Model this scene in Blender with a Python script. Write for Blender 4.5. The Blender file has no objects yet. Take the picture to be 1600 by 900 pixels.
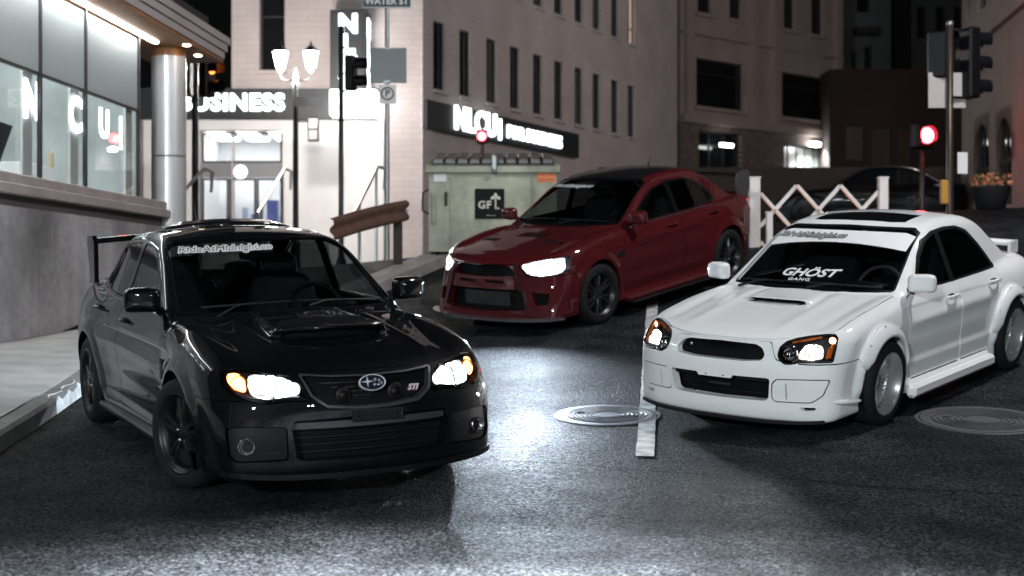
import bpy, math, random
import numpy as np
from mathutils import Vector, Matrix
PI = math.pi
random.seed(7); np.random.seed(7)
SC = bpy.context.scene
# ---------------------------------------------------------------- camera: 50 mm, held level, the street climbs away from it
cam = bpy.data.cameras.new('Camera'); camo = bpy.data.objects.new('Camera', cam); SC.collection.objects.link(camo)
camo.location = (0, 0, 0); camo.rotation_euler = (PI / 2, 0, 0)
cam.sensor_width = 36; cam.lens = 50.0; cam.clip_start = .1; cam.clip_end = 2000
cam.dof.use_dof = True; cam.dof.focus_distance = 9.6; cam.dof.aperture_fstop = 1.9
SC.camera = camo
SHOW, SHOP, LETTER, LED = 17., 12., 5., 36.     # strengths of the lit rooms, letters and LED strip
LAMP1, LAMP2_FILL, LAMP3_FILL, COBRA_FILL, COBRA2_FILL, COBRA3_POOL = 680., 6600., 1500., 2900., 1250., 70000.  # lantern in view first; the others are unseen lamps added for fill
# ---------------------------------------------------------------- night: a last trace of sky, a faint moon; lamps in view and added unseen ones do the rest
world = bpy.data.worlds.new('World'); SC.world = world; world.use_nodes = True
_nt = world.node_tree; _bg = _nt.nodes['Background']; _sky = _nt.nodes.new('ShaderNodeTexSky'); _sky.sky_type = 'NISHITA'; _sky.sun_disc = False
_sky.sun_elevation = math.radians(4); _sky.sun_rotation = math.radians(200); _sky.altitude = 20
_hsv = _nt.nodes.new('ShaderNodeHueSaturation'); _hsv.inputs['Saturation'].default_value = .6
_nt.links.new(_sky.outputs[0], _hsv.inputs['Color']); _nt.links.new(_hsv.outputs[0], _bg.inputs[0]); _bg.inputs[1].default_value = .002
_sun = bpy.data.lights.new('Moon', 'SUN'); _sun.energy = .03; _sun.angle = math.radians(3); _sun.color = (.85, .9, 1)
_suno = bpy.data.objects.new('Moon', _sun); SC.collection.objects.link(_suno); _suno.rotation_euler = (math.radians(40), math.radians(10), math.radians(20))
SC.view_settings.view_transform = 'Standard'; SC.view_settings.look = 'None'; SC.view_settings.gamma = 1; SC.view_settings.exposure = 0
SC.view_settings.use_curve_mapping = False
SC.cycles.use_denoising = True; SC.cycles.max_bounces = 8; SC.cycles.transparent_max_bounces = 12; SC.cycles.sample_clamp_indirect = 4.0; SC.cycles.caustics_reflective = False; SC.cycles.caustics_refractive = False
BEAM_B, BEAM_W, BEAM_E = 300, 130, 1300
# ---------------------------------------------------------------- the lie of the land
def street_z(X, Y):
    """concave hill climbing away from the camera, easing out to a level cross street"""
    Xc = 7.5 * math.tanh(X / 7.5); y = max(Y, 2.0); Yc = y if y < 19 else 19 + 2.6 * math.tanh((y - 19) / 2.6)
    return -1.40966 - .07254 * Xc - .01613 * Yc + .005295 * Yc * Yc + .008369 * Xc * Yc
# ---------------------------------------------------------------- helpers
COL = bpy.context.scene.collection
def link(o): COL.objects.link(o); return o
MATS = {}
def pbr(name, col, rough=.5, metal=0., coat=0., spec=.5, emit=None, estr=0., bump=None, var=None, alpha=None, coatr=.03):
    """procedural principled material; bump=(scale,strength,dist), var=(scale,amount)"""
    if name in MATS: return MATS[name]
    m = bpy.data.materials.new(name); m.use_nodes = True; nt = m.node_tree; b = nt.nodes['Principled BSDF']
    b.inputs['Base Color'].default_value = (*col, 1); b.inputs['Roughness'].default_value = rough
    b.inputs['Metallic'].default_value = metal; b.inputs['Coat Weight'].default_value = coat
    b.inputs['Coat Roughness'].default_value = coatr
    b.inputs['Specular IOR Level'].default_value = spec
    if emit: b.inputs['Emission Color'].default_value = (*emit, 1); b.inputs['Emission Strength'].default_value = estr
    if bump or var:
        tc = nt.nodes.new('ShaderNodeTexCoord')
    if bump:
        n = nt.nodes.new('ShaderNodeTexNoise'); n.inputs['Scale'].default_value = bump[0]; n.inputs['Detail'].default_value = 6
        nt.links.new(tc.outputs['Object'], n.inputs['Vector'])
        bp = nt.nodes.new('ShaderNodeBump'); bp.inputs['Strength'].default_value = bump[1]; bp.inputs['Distance'].default_value = bump[2]
        nt.links.new(n.outputs['Fac'], bp.inputs['Height']); nt.links.new(bp.outputs['Normal'], b.inputs['Normal'])
    if var:
        n = nt.nodes.new('ShaderNodeTexNoise'); n.inputs['Scale'].default_value = var[0]; n.inputs['Detail'].default_value = 5
        nt.links.new(tc.outputs['Object'], n.inputs['Vector'])
        r = nt.nodes.new('ShaderNodeMapRange'); r.inputs['From Min'].default_value = .3; r.inputs['From Max'].default_value = .7
        r.inputs['To Min'].default_value = 1 - var[1]; r.inputs['To Max'].default_value = 1 + var[1]
        nt.links.new(n.outputs['Fac'], r.inputs['Value'])
        mx = nt.nodes.new('ShaderNodeVectorMath'); mx.operation = 'SCALE'; mx.inputs[0].default_value = col
        nt.links.new(r.outputs['Result'], mx.inputs['Scale']); nt.links.new(mx.outputs['Vector'], b.inputs['Base Color'])
        r2 = nt.nodes.new('ShaderNodeMapRange'); r2.inputs['To Min'].default_value = max(.02, rough - .12 * (var[1] > .1)); r2.inputs['To Max'].default_value = min(1, rough + .12 * (var[1] > .1))
        nt.links.new(n.outputs['Fac'], r2.inputs['Value']); nt.links.new(r2.outputs['Result'], b.inputs['Roughness'])
    MATS[name] = m; return m
def emis(name, col, s):
    if name in MATS: return MATS[name]
    m = bpy.data.materials.new(name); m.use_nodes = True; nt = m.node_tree; nt.nodes.clear()
    o = nt.nodes.new('ShaderNodeOutputMaterial'); e = nt.nodes.new('ShaderNodeEmission')
    e.inputs['Color'].default_value = (*col, 1); e.inputs['Strength'].default_value = s
    nt.links.new(e.outputs[0], o.inputs[0]); MATS[name] = m; return m
def facets(name, col, s0, s1, scale=38):
    """lit lamp reflector: emission broken up by the facets of the dish"""
    m = emis(name, col, s1); nt = m.node_tree; e = next(n for n in nt.nodes if n.type == 'EMISSION'); tc = nt.nodes.new('ShaderNodeTexCoord'); v = nt.nodes.new('ShaderNodeTexVoronoi'); v.inputs['Scale'].default_value = scale
    nt.links.new(tc.outputs['Object'], v.inputs['Vector']); r = nt.nodes.new('ShaderNodeMapRange'); r.inputs['From Max'].default_value = .75; r.inputs['To Min'].default_value = s1; r.inputs['To Max'].default_value = s0
    nt.links.new(v.outputs['Distance'], r.inputs['Value']); nt.links.new(r.outputs[0], e.inputs['Strength']); return m
def streaked(name, col, rough=.85):
    """weathered concrete with rain streaks running down it"""
    m = pbr(name, col, rough); nt = m.node_tree; b = nt.nodes['Principled BSDF']; N = nt.nodes.new; L = nt.links.new; tc = N('ShaderNodeTexCoord'); out = None
    for sc, s, lo, hi in (((1.3, 1.3, .22), 1.0, .66, 1.18), ((.9, .9, .9), 1.0, .60, 1.25), ((9, 9, 9), 1.0, .85, 1.1)):
        mp = N('ShaderNodeMapping'); mp.inputs['Scale'].default_value = sc; n = N('ShaderNodeTexNoise'); n.inputs['Scale'].default_value = s; n.inputs['Detail'].default_value = 7; L(tc.outputs['Object'], mp.inputs[0]); L(mp.outputs[0], n.inputs['Vector'])
        r = N('ShaderNodeMapRange'); r.inputs['From Min'].default_value = .32; r.inputs['From Max'].default_value = .68; r.inputs['To Min'].default_value = lo; r.inputs['To Max'].default_value = hi; L(n.outputs['Fac'], r.inputs['Value'])
        v = N('ShaderNodeVectorMath'); v.operation = 'SCALE'; L(r.outputs[0], v.inputs['Scale'])
        if out is None: v.inputs[0].default_value = col
        else: L(out, v.inputs[0])
        out = v.outputs[0]
    L(out, b.inputs['Base Color']); bn = N('ShaderNodeTexNoise'); bn.inputs['Scale'].default_value = 25; bn.inputs['Detail'].default_value = 6; L(tc.outputs['Object'], bn.inputs['Vector']); bp = N('ShaderNodeBump'); bp.inputs['Strength'].default_value = .5; bp.inputs['Distance'].default_value = .01; L(bn.outputs['Fac'], bp.inputs['Height']); L(bp.outputs[0], b.inputs['Normal'])
    return m
def painted_brick(name, col):
    m = pbr(name, col, .85, var=(.8, .12)); nt = m.node_tree; b = nt.nodes['Principled BSDF']; N = nt.nodes.new; L = nt.links.new; tc = N('ShaderNodeTexCoord'); mp = N('ShaderNodeMapping'); mp.inputs['Rotation'].default_value = (PI / 2, 0, 0); t = N('ShaderNodeTexBrick')
    L(tc.outputs['Object'], mp.inputs[0]); L(mp.outputs[0], t.inputs['Vector']); t.inputs['Scale'].default_value = 1.; t.inputs['Brick Width'].default_value = .44; t.inputs['Row Height'].default_value = .15; t.inputs['Mortar Size'].default_value = .012
    for k, v in (('Color1', 1.03), ('Color2', .97), ('Mortar', .88)): t.inputs[k].default_value = (v, v, v, 1)
    src = b.inputs['Base Color'].links[0].from_socket; mx = N('ShaderNodeMix'); mx.data_type = 'RGBA'; mx.blend_type = 'MULTIPLY'; mx.inputs['Factor'].default_value = 1; L(src, mx.inputs['A']); L(t.outputs['Color'], mx.inputs['B']); L(mx.outputs['Result'], b.inputs['Base Color'])
    bp = N('ShaderNodeBump'); bp.inputs['Strength'].default_value = .3; bp.inputs['Distance'].default_value = .006; bp.invert = True; L(t.outputs['Fac'], bp.inputs['Height']); L(bp.outputs[0], b.inputs['Normal']); return m
def glassm(name, tint, ior=1.5, rough=.0, refl=(1, 1, 1)):
    """thin pane: tinted transparency plus a Fresnel reflection"""
    if name in MATS: return MATS[name]
    m = bpy.data.materials.new(name); m.use_nodes = True; nt = m.node_tree; nt.nodes.clear()
    o = nt.nodes.new('ShaderNodeOutputMaterial'); t = nt.nodes.new('ShaderNodeBsdfTransparent'); t.inputs['Color'].default_value = (*tint, 1)
    g = nt.nodes.new('ShaderNodeBsdfGlossy'); g.inputs['Roughness'].default_value = rough; g.inputs['Color'].default_value = (*refl, 1)
    f = nt.nodes.new('ShaderNodeFresnel'); ge = nt.nodes.new('ShaderNodeNewGeometry'); mr = nt.nodes.new('ShaderNodeMapRange')
    mr.inputs['To Min'].default_value = ior; mr.inputs['To Max'].default_value = 1 / ior; nt.links.new(ge.outputs['Backfacing'], mr.inputs['Value']); nt.links.new(mr.outputs[0], f.inputs['IOR'])   # same reflectance from both sides of the pane
    x = nt.nodes.new('ShaderNodeMixShader'); nt.links.new(f.outputs[0], x.inputs[0]); nt.links.new(t.outputs[0], x.inputs[1]); nt.links.new(g.outputs[0], x.inputs[2])
    nt.links.new(x.outputs[0], o.inputs[0]); MATS[name] = m; return m
def tag(o, label=None, cat=None, group=None, kind=None):
    if label: o['label'] = label
    if cat: o['category'] = cat
    if group: o['group'] = group
    if kind: o['kind'] = kind
    return o
def empty(name, loc=(0, 0, 0), rz=0., parent=None):
    o = bpy.data.objects.new(name, None); o.location = loc; o.rotation_euler = (0, 0, rz); o.empty_display_size = .1
    link(o); o.parent = parent; return o
class MB:
    """collects boxes, tubes, lathes and prisms; build() links them as one mesh object"""
    def __init__(s): s.v = []; s.f = []; s.sm = []
    def add(s, vs, fs, smooth=False):
        k = len(s.v); s.v += [tuple(map(float, p)) for p in vs]
        for f in fs: s.f.append([i + k for i in f]); s.sm.append(smooth)
        return s
    def box(s, c, d, rz=0., m=None, bev=0.):
        x, y, z = [q / 2 for q in d]
        if bev:
            b = bev; P = []
            for zz, i in ((-z, b), (-z + b, 0), (z - b, 0), (z, b)):
                P += [(-x + b, -y + i, zz), (x - b, -y + i, zz), (x - i, -y + b, zz), (x - i, y - b, zz), (x - b, y - i, zz), (-x + b, y - i, zz), (-x + i, y - b, zz), (-x + i, -y + b, zz)]
            F = [[7, 6, 5, 4, 3, 2, 1, 0], [24 + i for i in range(8)]] + [[8 * r + i, 8 * r + (i + 1) % 8, 8 * r + 8 + (i + 1) % 8, 8 * r + 8 + i] for r in range(3) for i in range(8)]
        else:
            P = [(a, b_, e) for e in (-z, z) for a, b_ in ((-x, -y), (x, -y), (x, y), (-x, y))]
            F = [[3, 2, 1, 0], [4, 5, 6, 7], [0, 1, 5, 4], [1, 2, 6, 5], [2, 3, 7, 6], [3, 0, 4, 7]]
        P = [Vector(p) for p in P]
        if m is not None: P = [m @ p for p in P]
        elif rz: R_ = Matrix.Rotation(rz, 3, 'Z'); P = [R_ @ p for p in P]
        return s.add([p + Vector(c) for p in P], F)
    def bar(s, a, b, w, h=None, up=(0, 0, 1)):
        """rectangular bar from a to b"""
        a, b = Vector(a), Vector(b); d = (b - a); L = d.length; d.normalize(); sx = d.cross(Vector(up))
        if sx.length < 1e-4: sx = d.cross(Vector((1, 0, 0)))
        sx.normalize(); u = sx.cross(d); h = h or w
        P = [q + sx * i * w / 2 + u * j * h / 2 for q in (a, b) for i, j in ((-1, -1), (1, -1), (1, 1), (-1, 1))]
        return s.add(P, [[0, 1, 2, 3], [7, 6, 5, 4], [4, 5, 1, 0], [5, 6, 2, 1], [6, 7, 3, 2], [7, 4, 0, 3]])
    def tube(s, pts, r, n=10, caps=True):
        pts = [Vector(p) for p in pts]; R_ = r if isinstance(r, (list, tuple)) else [r] * len(pts); rings = []
        t0 = (pts[1] - pts[0]).normalized(); u = t0.orthogonal().normalized()
        for i, p in enumerate(pts):
            t = (pts[min(i + 1, len(pts) - 1)] - pts[max(i - 1, 0)]).normalized()
            u = (u - t * u.dot(t)).normalized(); w = t.cross(u)
            rings.append([p + (u * math.cos(2 * PI * k / n) + w * math.sin(2 * PI * k / n)) * R_[i] for k in range(n)])
        F = [[i * n + k, i * n + (k + 1) % n, (i + 1) * n + (k + 1) % n, (i + 1) * n + k] for i in range(len(pts) - 1) for k in range(n)]
        s.add([p for r_ in rings for p in r_], F, True)
        if caps:
            s.add(rings[0], [list(range(n))[::-1]]); s.add(rings[-1], [list(range(n))])
        return s
    def lathe(s, prof, n=32, o=(0, 0, 0), axis='z', m=None, smooth=True, a0=0., a1=None):
        """prof: list of (radius, height)"""
        full = a1 is None; a1 = 2 * PI if full else a1; N = n if full else n + 1; P = []
        for r, h in prof:
            for k in range(N):
                a = a0 + (a1 - a0) * k / n; q = (r * math.cos(a), r * math.sin(a), h)
                q = q if axis == 'z' else ((h, q[0], q[1]) if axis == 'x' else (q[1], h, q[0]))
                q = Vector(q); P.append((m @ q if m is not None else q) + Vector(o))
        F = [[i * N + k, i * N + (k + 1) % N, (i + 1) * N + (k + 1) % N, (i + 1) * N + k] for i in range(len(prof) - 1) for k in range(N if full else n)]
        return s.add(P, F, smooth)
    def prism(s, poly, z0, z1, m=None, o=(0, 0, 0)):
        n = len(poly); P = [Vector((x, y, z)) for z in (z0, z1) for x, y in poly]
        P = [(m @ p if m is not None else p) + Vector(o) for p in P]
        return s.add(P, [list(range(n))[::-1], list(range(n, 2 * n))] + [[i, (i + 1) % n, n + (i + 1) % n, n + i] for i in range(n)])
    def mesh(s, name):
        me = bpy.data.meshes.new(name); me.from_pydata(s.v, [], s.f); me.polygons.foreach_set('use_smooth', s.sm); me.update(); return me
    def build(s, name, mat, parent=None, loc=None, rot=None):
        me = s.mesh(name); me.materials.append(mat); o = bpy.data.objects.new(name, me); link(o); o.parent = parent
        if loc is not None: o.location = loc
        if rot is not None: o.rotation_euler = rot
        return o
def inst(o, parent=None, loc=None, rot=None, name=None, scale=None):
    c = o.copy(); link(c); c.parent = parent
    if loc is not None: c.location = loc
    if rot is not None: c.rotation_euler = rot
    if scale is not None: c.scale = scale
    for k in ('label', 'category', 'group', 'kind'):
        if k in c and parent is not None and k != 'kind': del c[k]
    return c
def copy_tree(o, parent=None):
    c = o.copy(); link(c); c.parent = parent
    for ch in list(o.children): copy_tree(ch, c)
    return c
def text_mesh(txt, size, offset=0., shear=0., extrude=0., spacing=1., align='CENTER'):
    """the built-in font as plain vertex / triangle lists"""
    cu = bpy.data.curves.new('lettering', 'FONT'); cu.body = txt; cu.size = 1; cu.offset = offset / size; cu.shear = shear; cu.extrude = extrude / size
    cu.space_character = spacing; cu.align_x = align; cu.align_y = 'CENTER'; cu.resolution_u = 3
    ob = bpy.data.objects.new('lettering', cu); link(ob)
    me = bpy.data.meshes.new_from_object(ob.evaluated_get(bpy.context.evaluated_depsgraph_get()))
    bpy.data.objects.remove(ob); bpy.data.curves.remove(cu); me.transform(Matrix.Scale(size, 4))
    return me
def text_obj(name, txt, size, mat, parent, loc, rot, extrude=.01, offset=0., shear=0., spacing=1., align='CENTER', sx=1.):
    me = text_mesh(txt, size, offset, shear, extrude, spacing, align); me.name = name; me.materials.append(mat)
    o = bpy.data.objects.new(name, me); link(o); o.parent = parent; o.location = loc; o.rotation_euler = rot; o.scale = (sx, 1, 1); return o

# ---------------------------------------------------------------- implicit surfaces for the car bodies
def curve(pts, n=600):
    """smooth 1-D curve through (t, value) points"""
    p = np.array(pts, float); t, v = p[:, 0], p[:, 1]
    d = np.gradient(v, t) if len(t) > 2 else np.full(len(t), (v[1] - v[0]) / (t[1] - t[0]))
    s = np.diff(v) / np.diff(t)
    for i in range(len(s)):                       # monotone limiter
        for k in (i, i + 1):
            if abs(s[i]) < 1e-9: d[k] = 0
            elif d[k] / s[i] > 3: d[k] = 3 * s[i]
            elif d[k] / s[i] < 0: d[k] = 0
    X = np.linspace(t[0], t[-1], n); i = np.clip(np.searchsorted(t, X) - 1, 0, len(t) - 2)
    h = t[i + 1] - t[i]; u = (X - t[i]) / h
    Y = v[i] * (1 + 2 * u) * (1 - u) ** 2 + d[i] * h * u * (1 - u) ** 2 + v[i + 1] * u * u * (3 - 2 * u) + d[i + 1] * h * u * u * (u - 1)
    return lambda q: np.interp(q, X, Y)
def smax(a, b, k):
    h = np.maximum(k - np.abs(a - b), 0) / k; return np.maximum(a, b) + h * h * (k / 4)
def smin(a, b, k): return -smax(-a, -b, k)
def sstep(a, b, x):
    t = np.clip((x - a) / (b - a), 0, 1); return t * t * (3 - 2 * t)
def bump(x, c, w): return np.exp(-((x - c) / w) ** 2)
def rbox(x, y, z, c, d, r):
    qx, qy, qz = np.abs(x - c[0]) - d[0] + r, np.abs(y - c[1]) - d[1] + r, np.abs(z - c[2]) - d[2] + r
    return np.sqrt(np.maximum(qx, 0) ** 2 + np.maximum(qy, 0) ** 2 + np.maximum(qz, 0) ** 2) + np.minimum(np.maximum(qx, np.maximum(qy, qz)), 0) - r
def grad(F, P, e=.0015):
    g = np.empty_like(P)
    for a in range(3):
        d = np.zeros(3); d[a] = e
        g[:, a] = (F(*(P + d).T) - F(*(P - d).T)) / (2 * e)
    return g
def project(F, P, it=3):
    P = np.array(P, float)
    for _ in range(it):
        g = grad(F, P); P = P - g * (F(*P.T) / np.maximum((g * g).sum(1), .05))[:, None]
    return P
class Msh:
    def __init__(s, V, N, T): s.V, s.N, s.T = V, N, T
    def sub(s, mask):
        T = s.T[mask]; u, inv = np.unique(T, return_inverse=True); return Msh(s.V[u], s.N[u], inv.reshape(-1, 3))
    def cen(s): return s.V[s.T].mean(1)
    def fn(s): n = s.N[s.T].sum(1); return n / np.maximum(np.linalg.norm(n, axis=1, keepdims=True), 1e-9)
def join(ms):
    ms = [m for m in ms if m is not None and len(m.T)]; k = 0; V, N, T = [], [], []
    for m in ms: V.append(m.V); N.append(m.N); T.append(m.T + k); k += len(m.V)
    return Msh(np.concatenate(V), np.concatenate(N), np.concatenate(T))
def surface(F, lo, hi, h):
    """surface nets over the half space y >= 0, mirrored; vertices projected on F = 0"""
    xs = np.arange(lo[0], hi[0] + h, h); ys = (np.arange(int(hi[1] / h) + 2) - .5) * h; zs = np.arange(lo[2], hi[2] + h, h)
    G = np.empty((len(xs), len(ys), len(zs)), np.float32)
    for i in range(0, len(xs), 40):
        G[i:i + 40] = F(xs[i:i + 40, None, None], np.abs(ys)[None, :, None], zs[None, None, :])
    S = G < 0; nx, ny, nz = G.shape
    c = S[:-1, :-1, :-1].astype(np.int8)
    for a in range(2):
        for b in range(2):
            for d in range(2):
                if a + b + d: c = c + S[a:nx - 1 + a, b:ny - 1 + b, d:nz - 1 + d]
    act = (c > 0) & (c < 8); idx = np.full(act.shape, -1, np.int64); I = np.argwhere(act); idx[act] = np.arange(len(I))
    V = np.stack([xs[I[:, 0]] + h / 2, ys[I[:, 1]] + h / 2, zs[I[:, 2]] + h / 2], 1)
    Q = []
    for ax in range(3):
        sl = [slice(1, n - 1) for n in G.shape]; sl[ax] = slice(0, G.shape[ax] - 1)
        s2 = list(sl); s2[ax] = slice(1, G.shape[ax])
        A, B_ = S[tuple(sl)], S[tuple(s2)]; E = np.argwhere(A != B_); fl = A[tuple(E.T)]
        E = E + np.array([0 if k == ax else 1 for k in range(3)])
        o1, o2 = [(1, 2), (2, 0), (0, 1)][ax]; d1, d2 = np.eye(3, dtype=int)[o1], np.eye(3, dtype=int)[o2]
        q = np.stack([idx[tuple((E - a * d1 - b * d2).T)] for a, b in ((1, 1), (0, 1), (0, 0), (1, 0))], 1)
        q[~fl] = q[~fl][:, ::-1]; Q.append(q)
    Q = np.concatenate(Q); Q = Q[(Q >= 0).all(1)]
    mid = I[:, 1] == 0
    P = V.copy()
    for _ in range(3):
        g = grad(F, P); step = g * (F(P[:, 0], np.abs(P[:, 1]), P[:, 2]) / np.maximum((g * g).sum(1), .1))[:, None]
        L = np.linalg.norm(step, axis=1, keepdims=True); P = P - step * np.minimum(1, .8 * h / np.maximum(L, 1e-9))
        P[mid, 1] = 0
    N = grad(F, P); N[mid, 1] = 0; N /= np.maximum(np.linalg.norm(N, axis=1, keepdims=True), 1e-9)
    T = np.concatenate([Q[:, [0, 1, 2]], Q[:, [0, 2, 3]]])
    # mirror
    n = len(P); P2 = P * [1, -1, 1]; N2 = N * [1, -1, 1]; mp = np.arange(n) + n; mp[mid] = np.arange(n)[mid]
    M = Msh(np.concatenate([P, P2]), np.concatenate([N, N2]), np.concatenate([T, mp[T][:, ::-1]]))
    return M.sub(np.ones(len(M.T), bool))
def clip(M, phi):
    """split triangles along phi = 0; returns (positive, negative, cut segments)"""
    T, V, N = M.T, M.V, M.N; phi = np.where(np.abs(phi) < 1e-7, 1e-7, phi); s = phi[T] > 0; k = s.sum(1)
    X = np.where((k == 1) | (k == 2))[0]
    if not len(X): return M.sub(k == 3), M.sub(k == 0), None
    t = T[X]; one = np.where(k[X] == 1, 1, 0)                       # the lone vertex's sign
    lone = np.argmax(s[X] == one[:, None].astype(bool), 1); r = np.arange(len(X))
    a, b, c = t[r, lone], t[r, (lone + 1) % 3], t[r, (lone + 2) % 3]
    key = np.sort(np.concatenate([np.stack([a, b], 1), np.stack([a, c], 1)]), 1); u, inv = np.unique(key, axis=0, return_inverse=True); inv = inv.ravel()
    w = phi[u[:, 0]] / (phi[u[:, 0]] - phi[u[:, 1]]); w = w[:, None]
    V2 = np.concatenate([V, V[u[:, 0]] * (1 - w) + V[u[:, 1]] * w]); N2 = np.concatenate([N, N[u[:, 0]] * (1 - w) + N[u[:, 1]] * w])
    ab, ac = inv[:len(X)] + len(V), inv[len(X):] + len(V)
    t1 = np.stack([a, ab, ac], 1); t2 = np.concatenate([np.stack([ab, b, c], 1), np.stack([ab, c, ac], 1)])
    one = one.astype(bool)
    p = np.concatenate([T[k == 3], t1[one], t2[np.tile(~one, 2)]]); q = np.concatenate([T[k == 0], t1[~one], t2[np.tile(one, 2)]])
    A = Msh(V2, N2, p); B_ = Msh(V2, N2, q)
    segp = np.where(one[:, None], np.stack([ab, ac], 1), np.stack([ac, ab], 1))
    return A.sub(np.ones(len(p), bool)), B_.sub(np.ones(len(q), bool)), (V2, N2, segp)
def lips(seg, depth, side, d=None):
    """a wall along a cut, going inward; side +1 for the positive part"""
    if seg is None: return None
    V, N, S = seg; S = S if side > 0 else S[:, ::-1]
    a, b = V[S[:, 0]], V[S[:, 1]]; na, nb = N[S[:, 0]], N[S[:, 1]]
    da, db = (na, nb) if d is None else (-np.array(d, float)[None] + 0 * na, -np.array(d, float)[None] + 0 * nb)
    P = np.concatenate([a, b, b - db * depth, a - da * depth]); n = len(a); t = np.cross(b - a, -da); t /= np.maximum(np.linalg.norm(t, axis=1, keepdims=True), 1e-9)
    i = np.arange(n); T = np.concatenate([np.stack([i + n, i, i + 3 * n], 1), np.stack([i + n, i + 3 * n, i + 2 * n], 1)])
    return Msh(P, np.tile(-t, (4, 1)), T)
def poly_sd(px, py, poly):
    """signed distance to a closed polygon, negative inside"""
    a = np.array(poly, float); b = np.roll(a, -1, 0); d = np.full(px.shape, 1e9); ins = np.zeros(px.shape, bool)
    for (x0, y0), (x1, y1) in zip(a, b):
        ex, ey = x1 - x0, y1 - y0; wx, wy = px - x0, py - y0; t = np.clip((wx * ex + wy * ey) / (ex * ex + ey * ey + 1e-12), 0, 1)
        d = np.minimum(d, (wx - ex * t) ** 2 + (wy - ey * t) ** 2)
        cnd = (y0 > py) != (y1 > py)
        if ey: ins ^= cnd & (px < x0 + (py - y0) * ex / ey)
    d = np.sqrt(d); return np.where(ins, -d, d)
def rounded(poly, r, n=4):
    """round the corners of a polygon; r scalar or one radius per corner"""
    out = []; m = len(poly); P = [np.array(p, float) for p in poly]; rr = r if isinstance(r, (list, tuple)) else [r] * m
    for i in range(m):
        p, a, b = P[i], P[i - 1], P[(i + 1) % m]; la, lb = np.linalg.norm(a - p), np.linalg.norm(b - p)
        q = min(rr[i], .45 * la, .45 * lb); s, e = p + (a - p) / la * q, p + (b - p) / lb * q
        for k in range(n + 1):
            t = k / n; out.append(tuple((1 - t) ** 2 * s + 2 * t * (1 - t) * p + t * t * e))
    return out
def cut(M, phi_fn, mask=None, gap=.0022, lip=.012, inner_shift=0., d=None):
    """cut M along phi_fn(V) = 0 where mask holds; returns (outside, inside) with small walls along the gap"""
    if mask is None: mask = np.ones(len(M.T), bool)
    rest = M.sub(~mask); W = M.sub(mask)
    out, inn, seg = clip(W, phi_fn(W.V) - gap); outl = lips(seg, lip, 1, d) if lip else None
    _, inn, seg = clip(inn, phi_fn(inn.V) + gap)
    if inner_shift: inn = Msh(inn.V - inn.N * inner_shift, inn.N, inn.T)
    inl = lips((seg[0] - (seg[1] * inner_shift), seg[1], seg[2]), lip, -1) if (seg is not None and lip and not inner_shift) else None
    return join([rest, out, outl]), join([inn, inl]) if len(inn.T) else None
def msh_obj(name, M, mat, parent, xc, label=None):
    """design frame (x back from the nose, y left, z up) -> object with x forward"""
    me = bpy.data.meshes.new(name); n, t = len(M.V), len(M.T)
    V = np.stack([xc - M.V[:, 0], M.V[:, 1], M.V[:, 2]], 1).astype(np.float32); N = np.stack([-M.N[:, 0], M.N[:, 1], M.N[:, 2]], 1)
    N /= np.maximum(np.linalg.norm(N, axis=1, keepdims=True), 1e-9)
    me.vertices.add(n); me.vertices.foreach_set('co', V.ravel()); me.loops.add(3 * t); me.loops.foreach_set('vertex_index', M.T[:, ::-1].astype(np.int32).ravel())
    me.polygons.add(t); me.polygons.foreach_set('loop_start', np.arange(0, 3 * t, 3, dtype=np.int32))
    me.polygons.foreach_set('use_smooth', np.ones(t, bool)); me.update(calc_edges=True); me.validate(clean_customdata=False)
    try: me.normals_split_custom_set_from_vertices(N.astype(np.float32))
    except Exception as ex: print('normals', name, ex)
    me.materials.append(mat); o = bpy.data.objects.new(name, me); link(o); o.parent = parent
    if label: o['label'] = label
    return o
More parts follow.
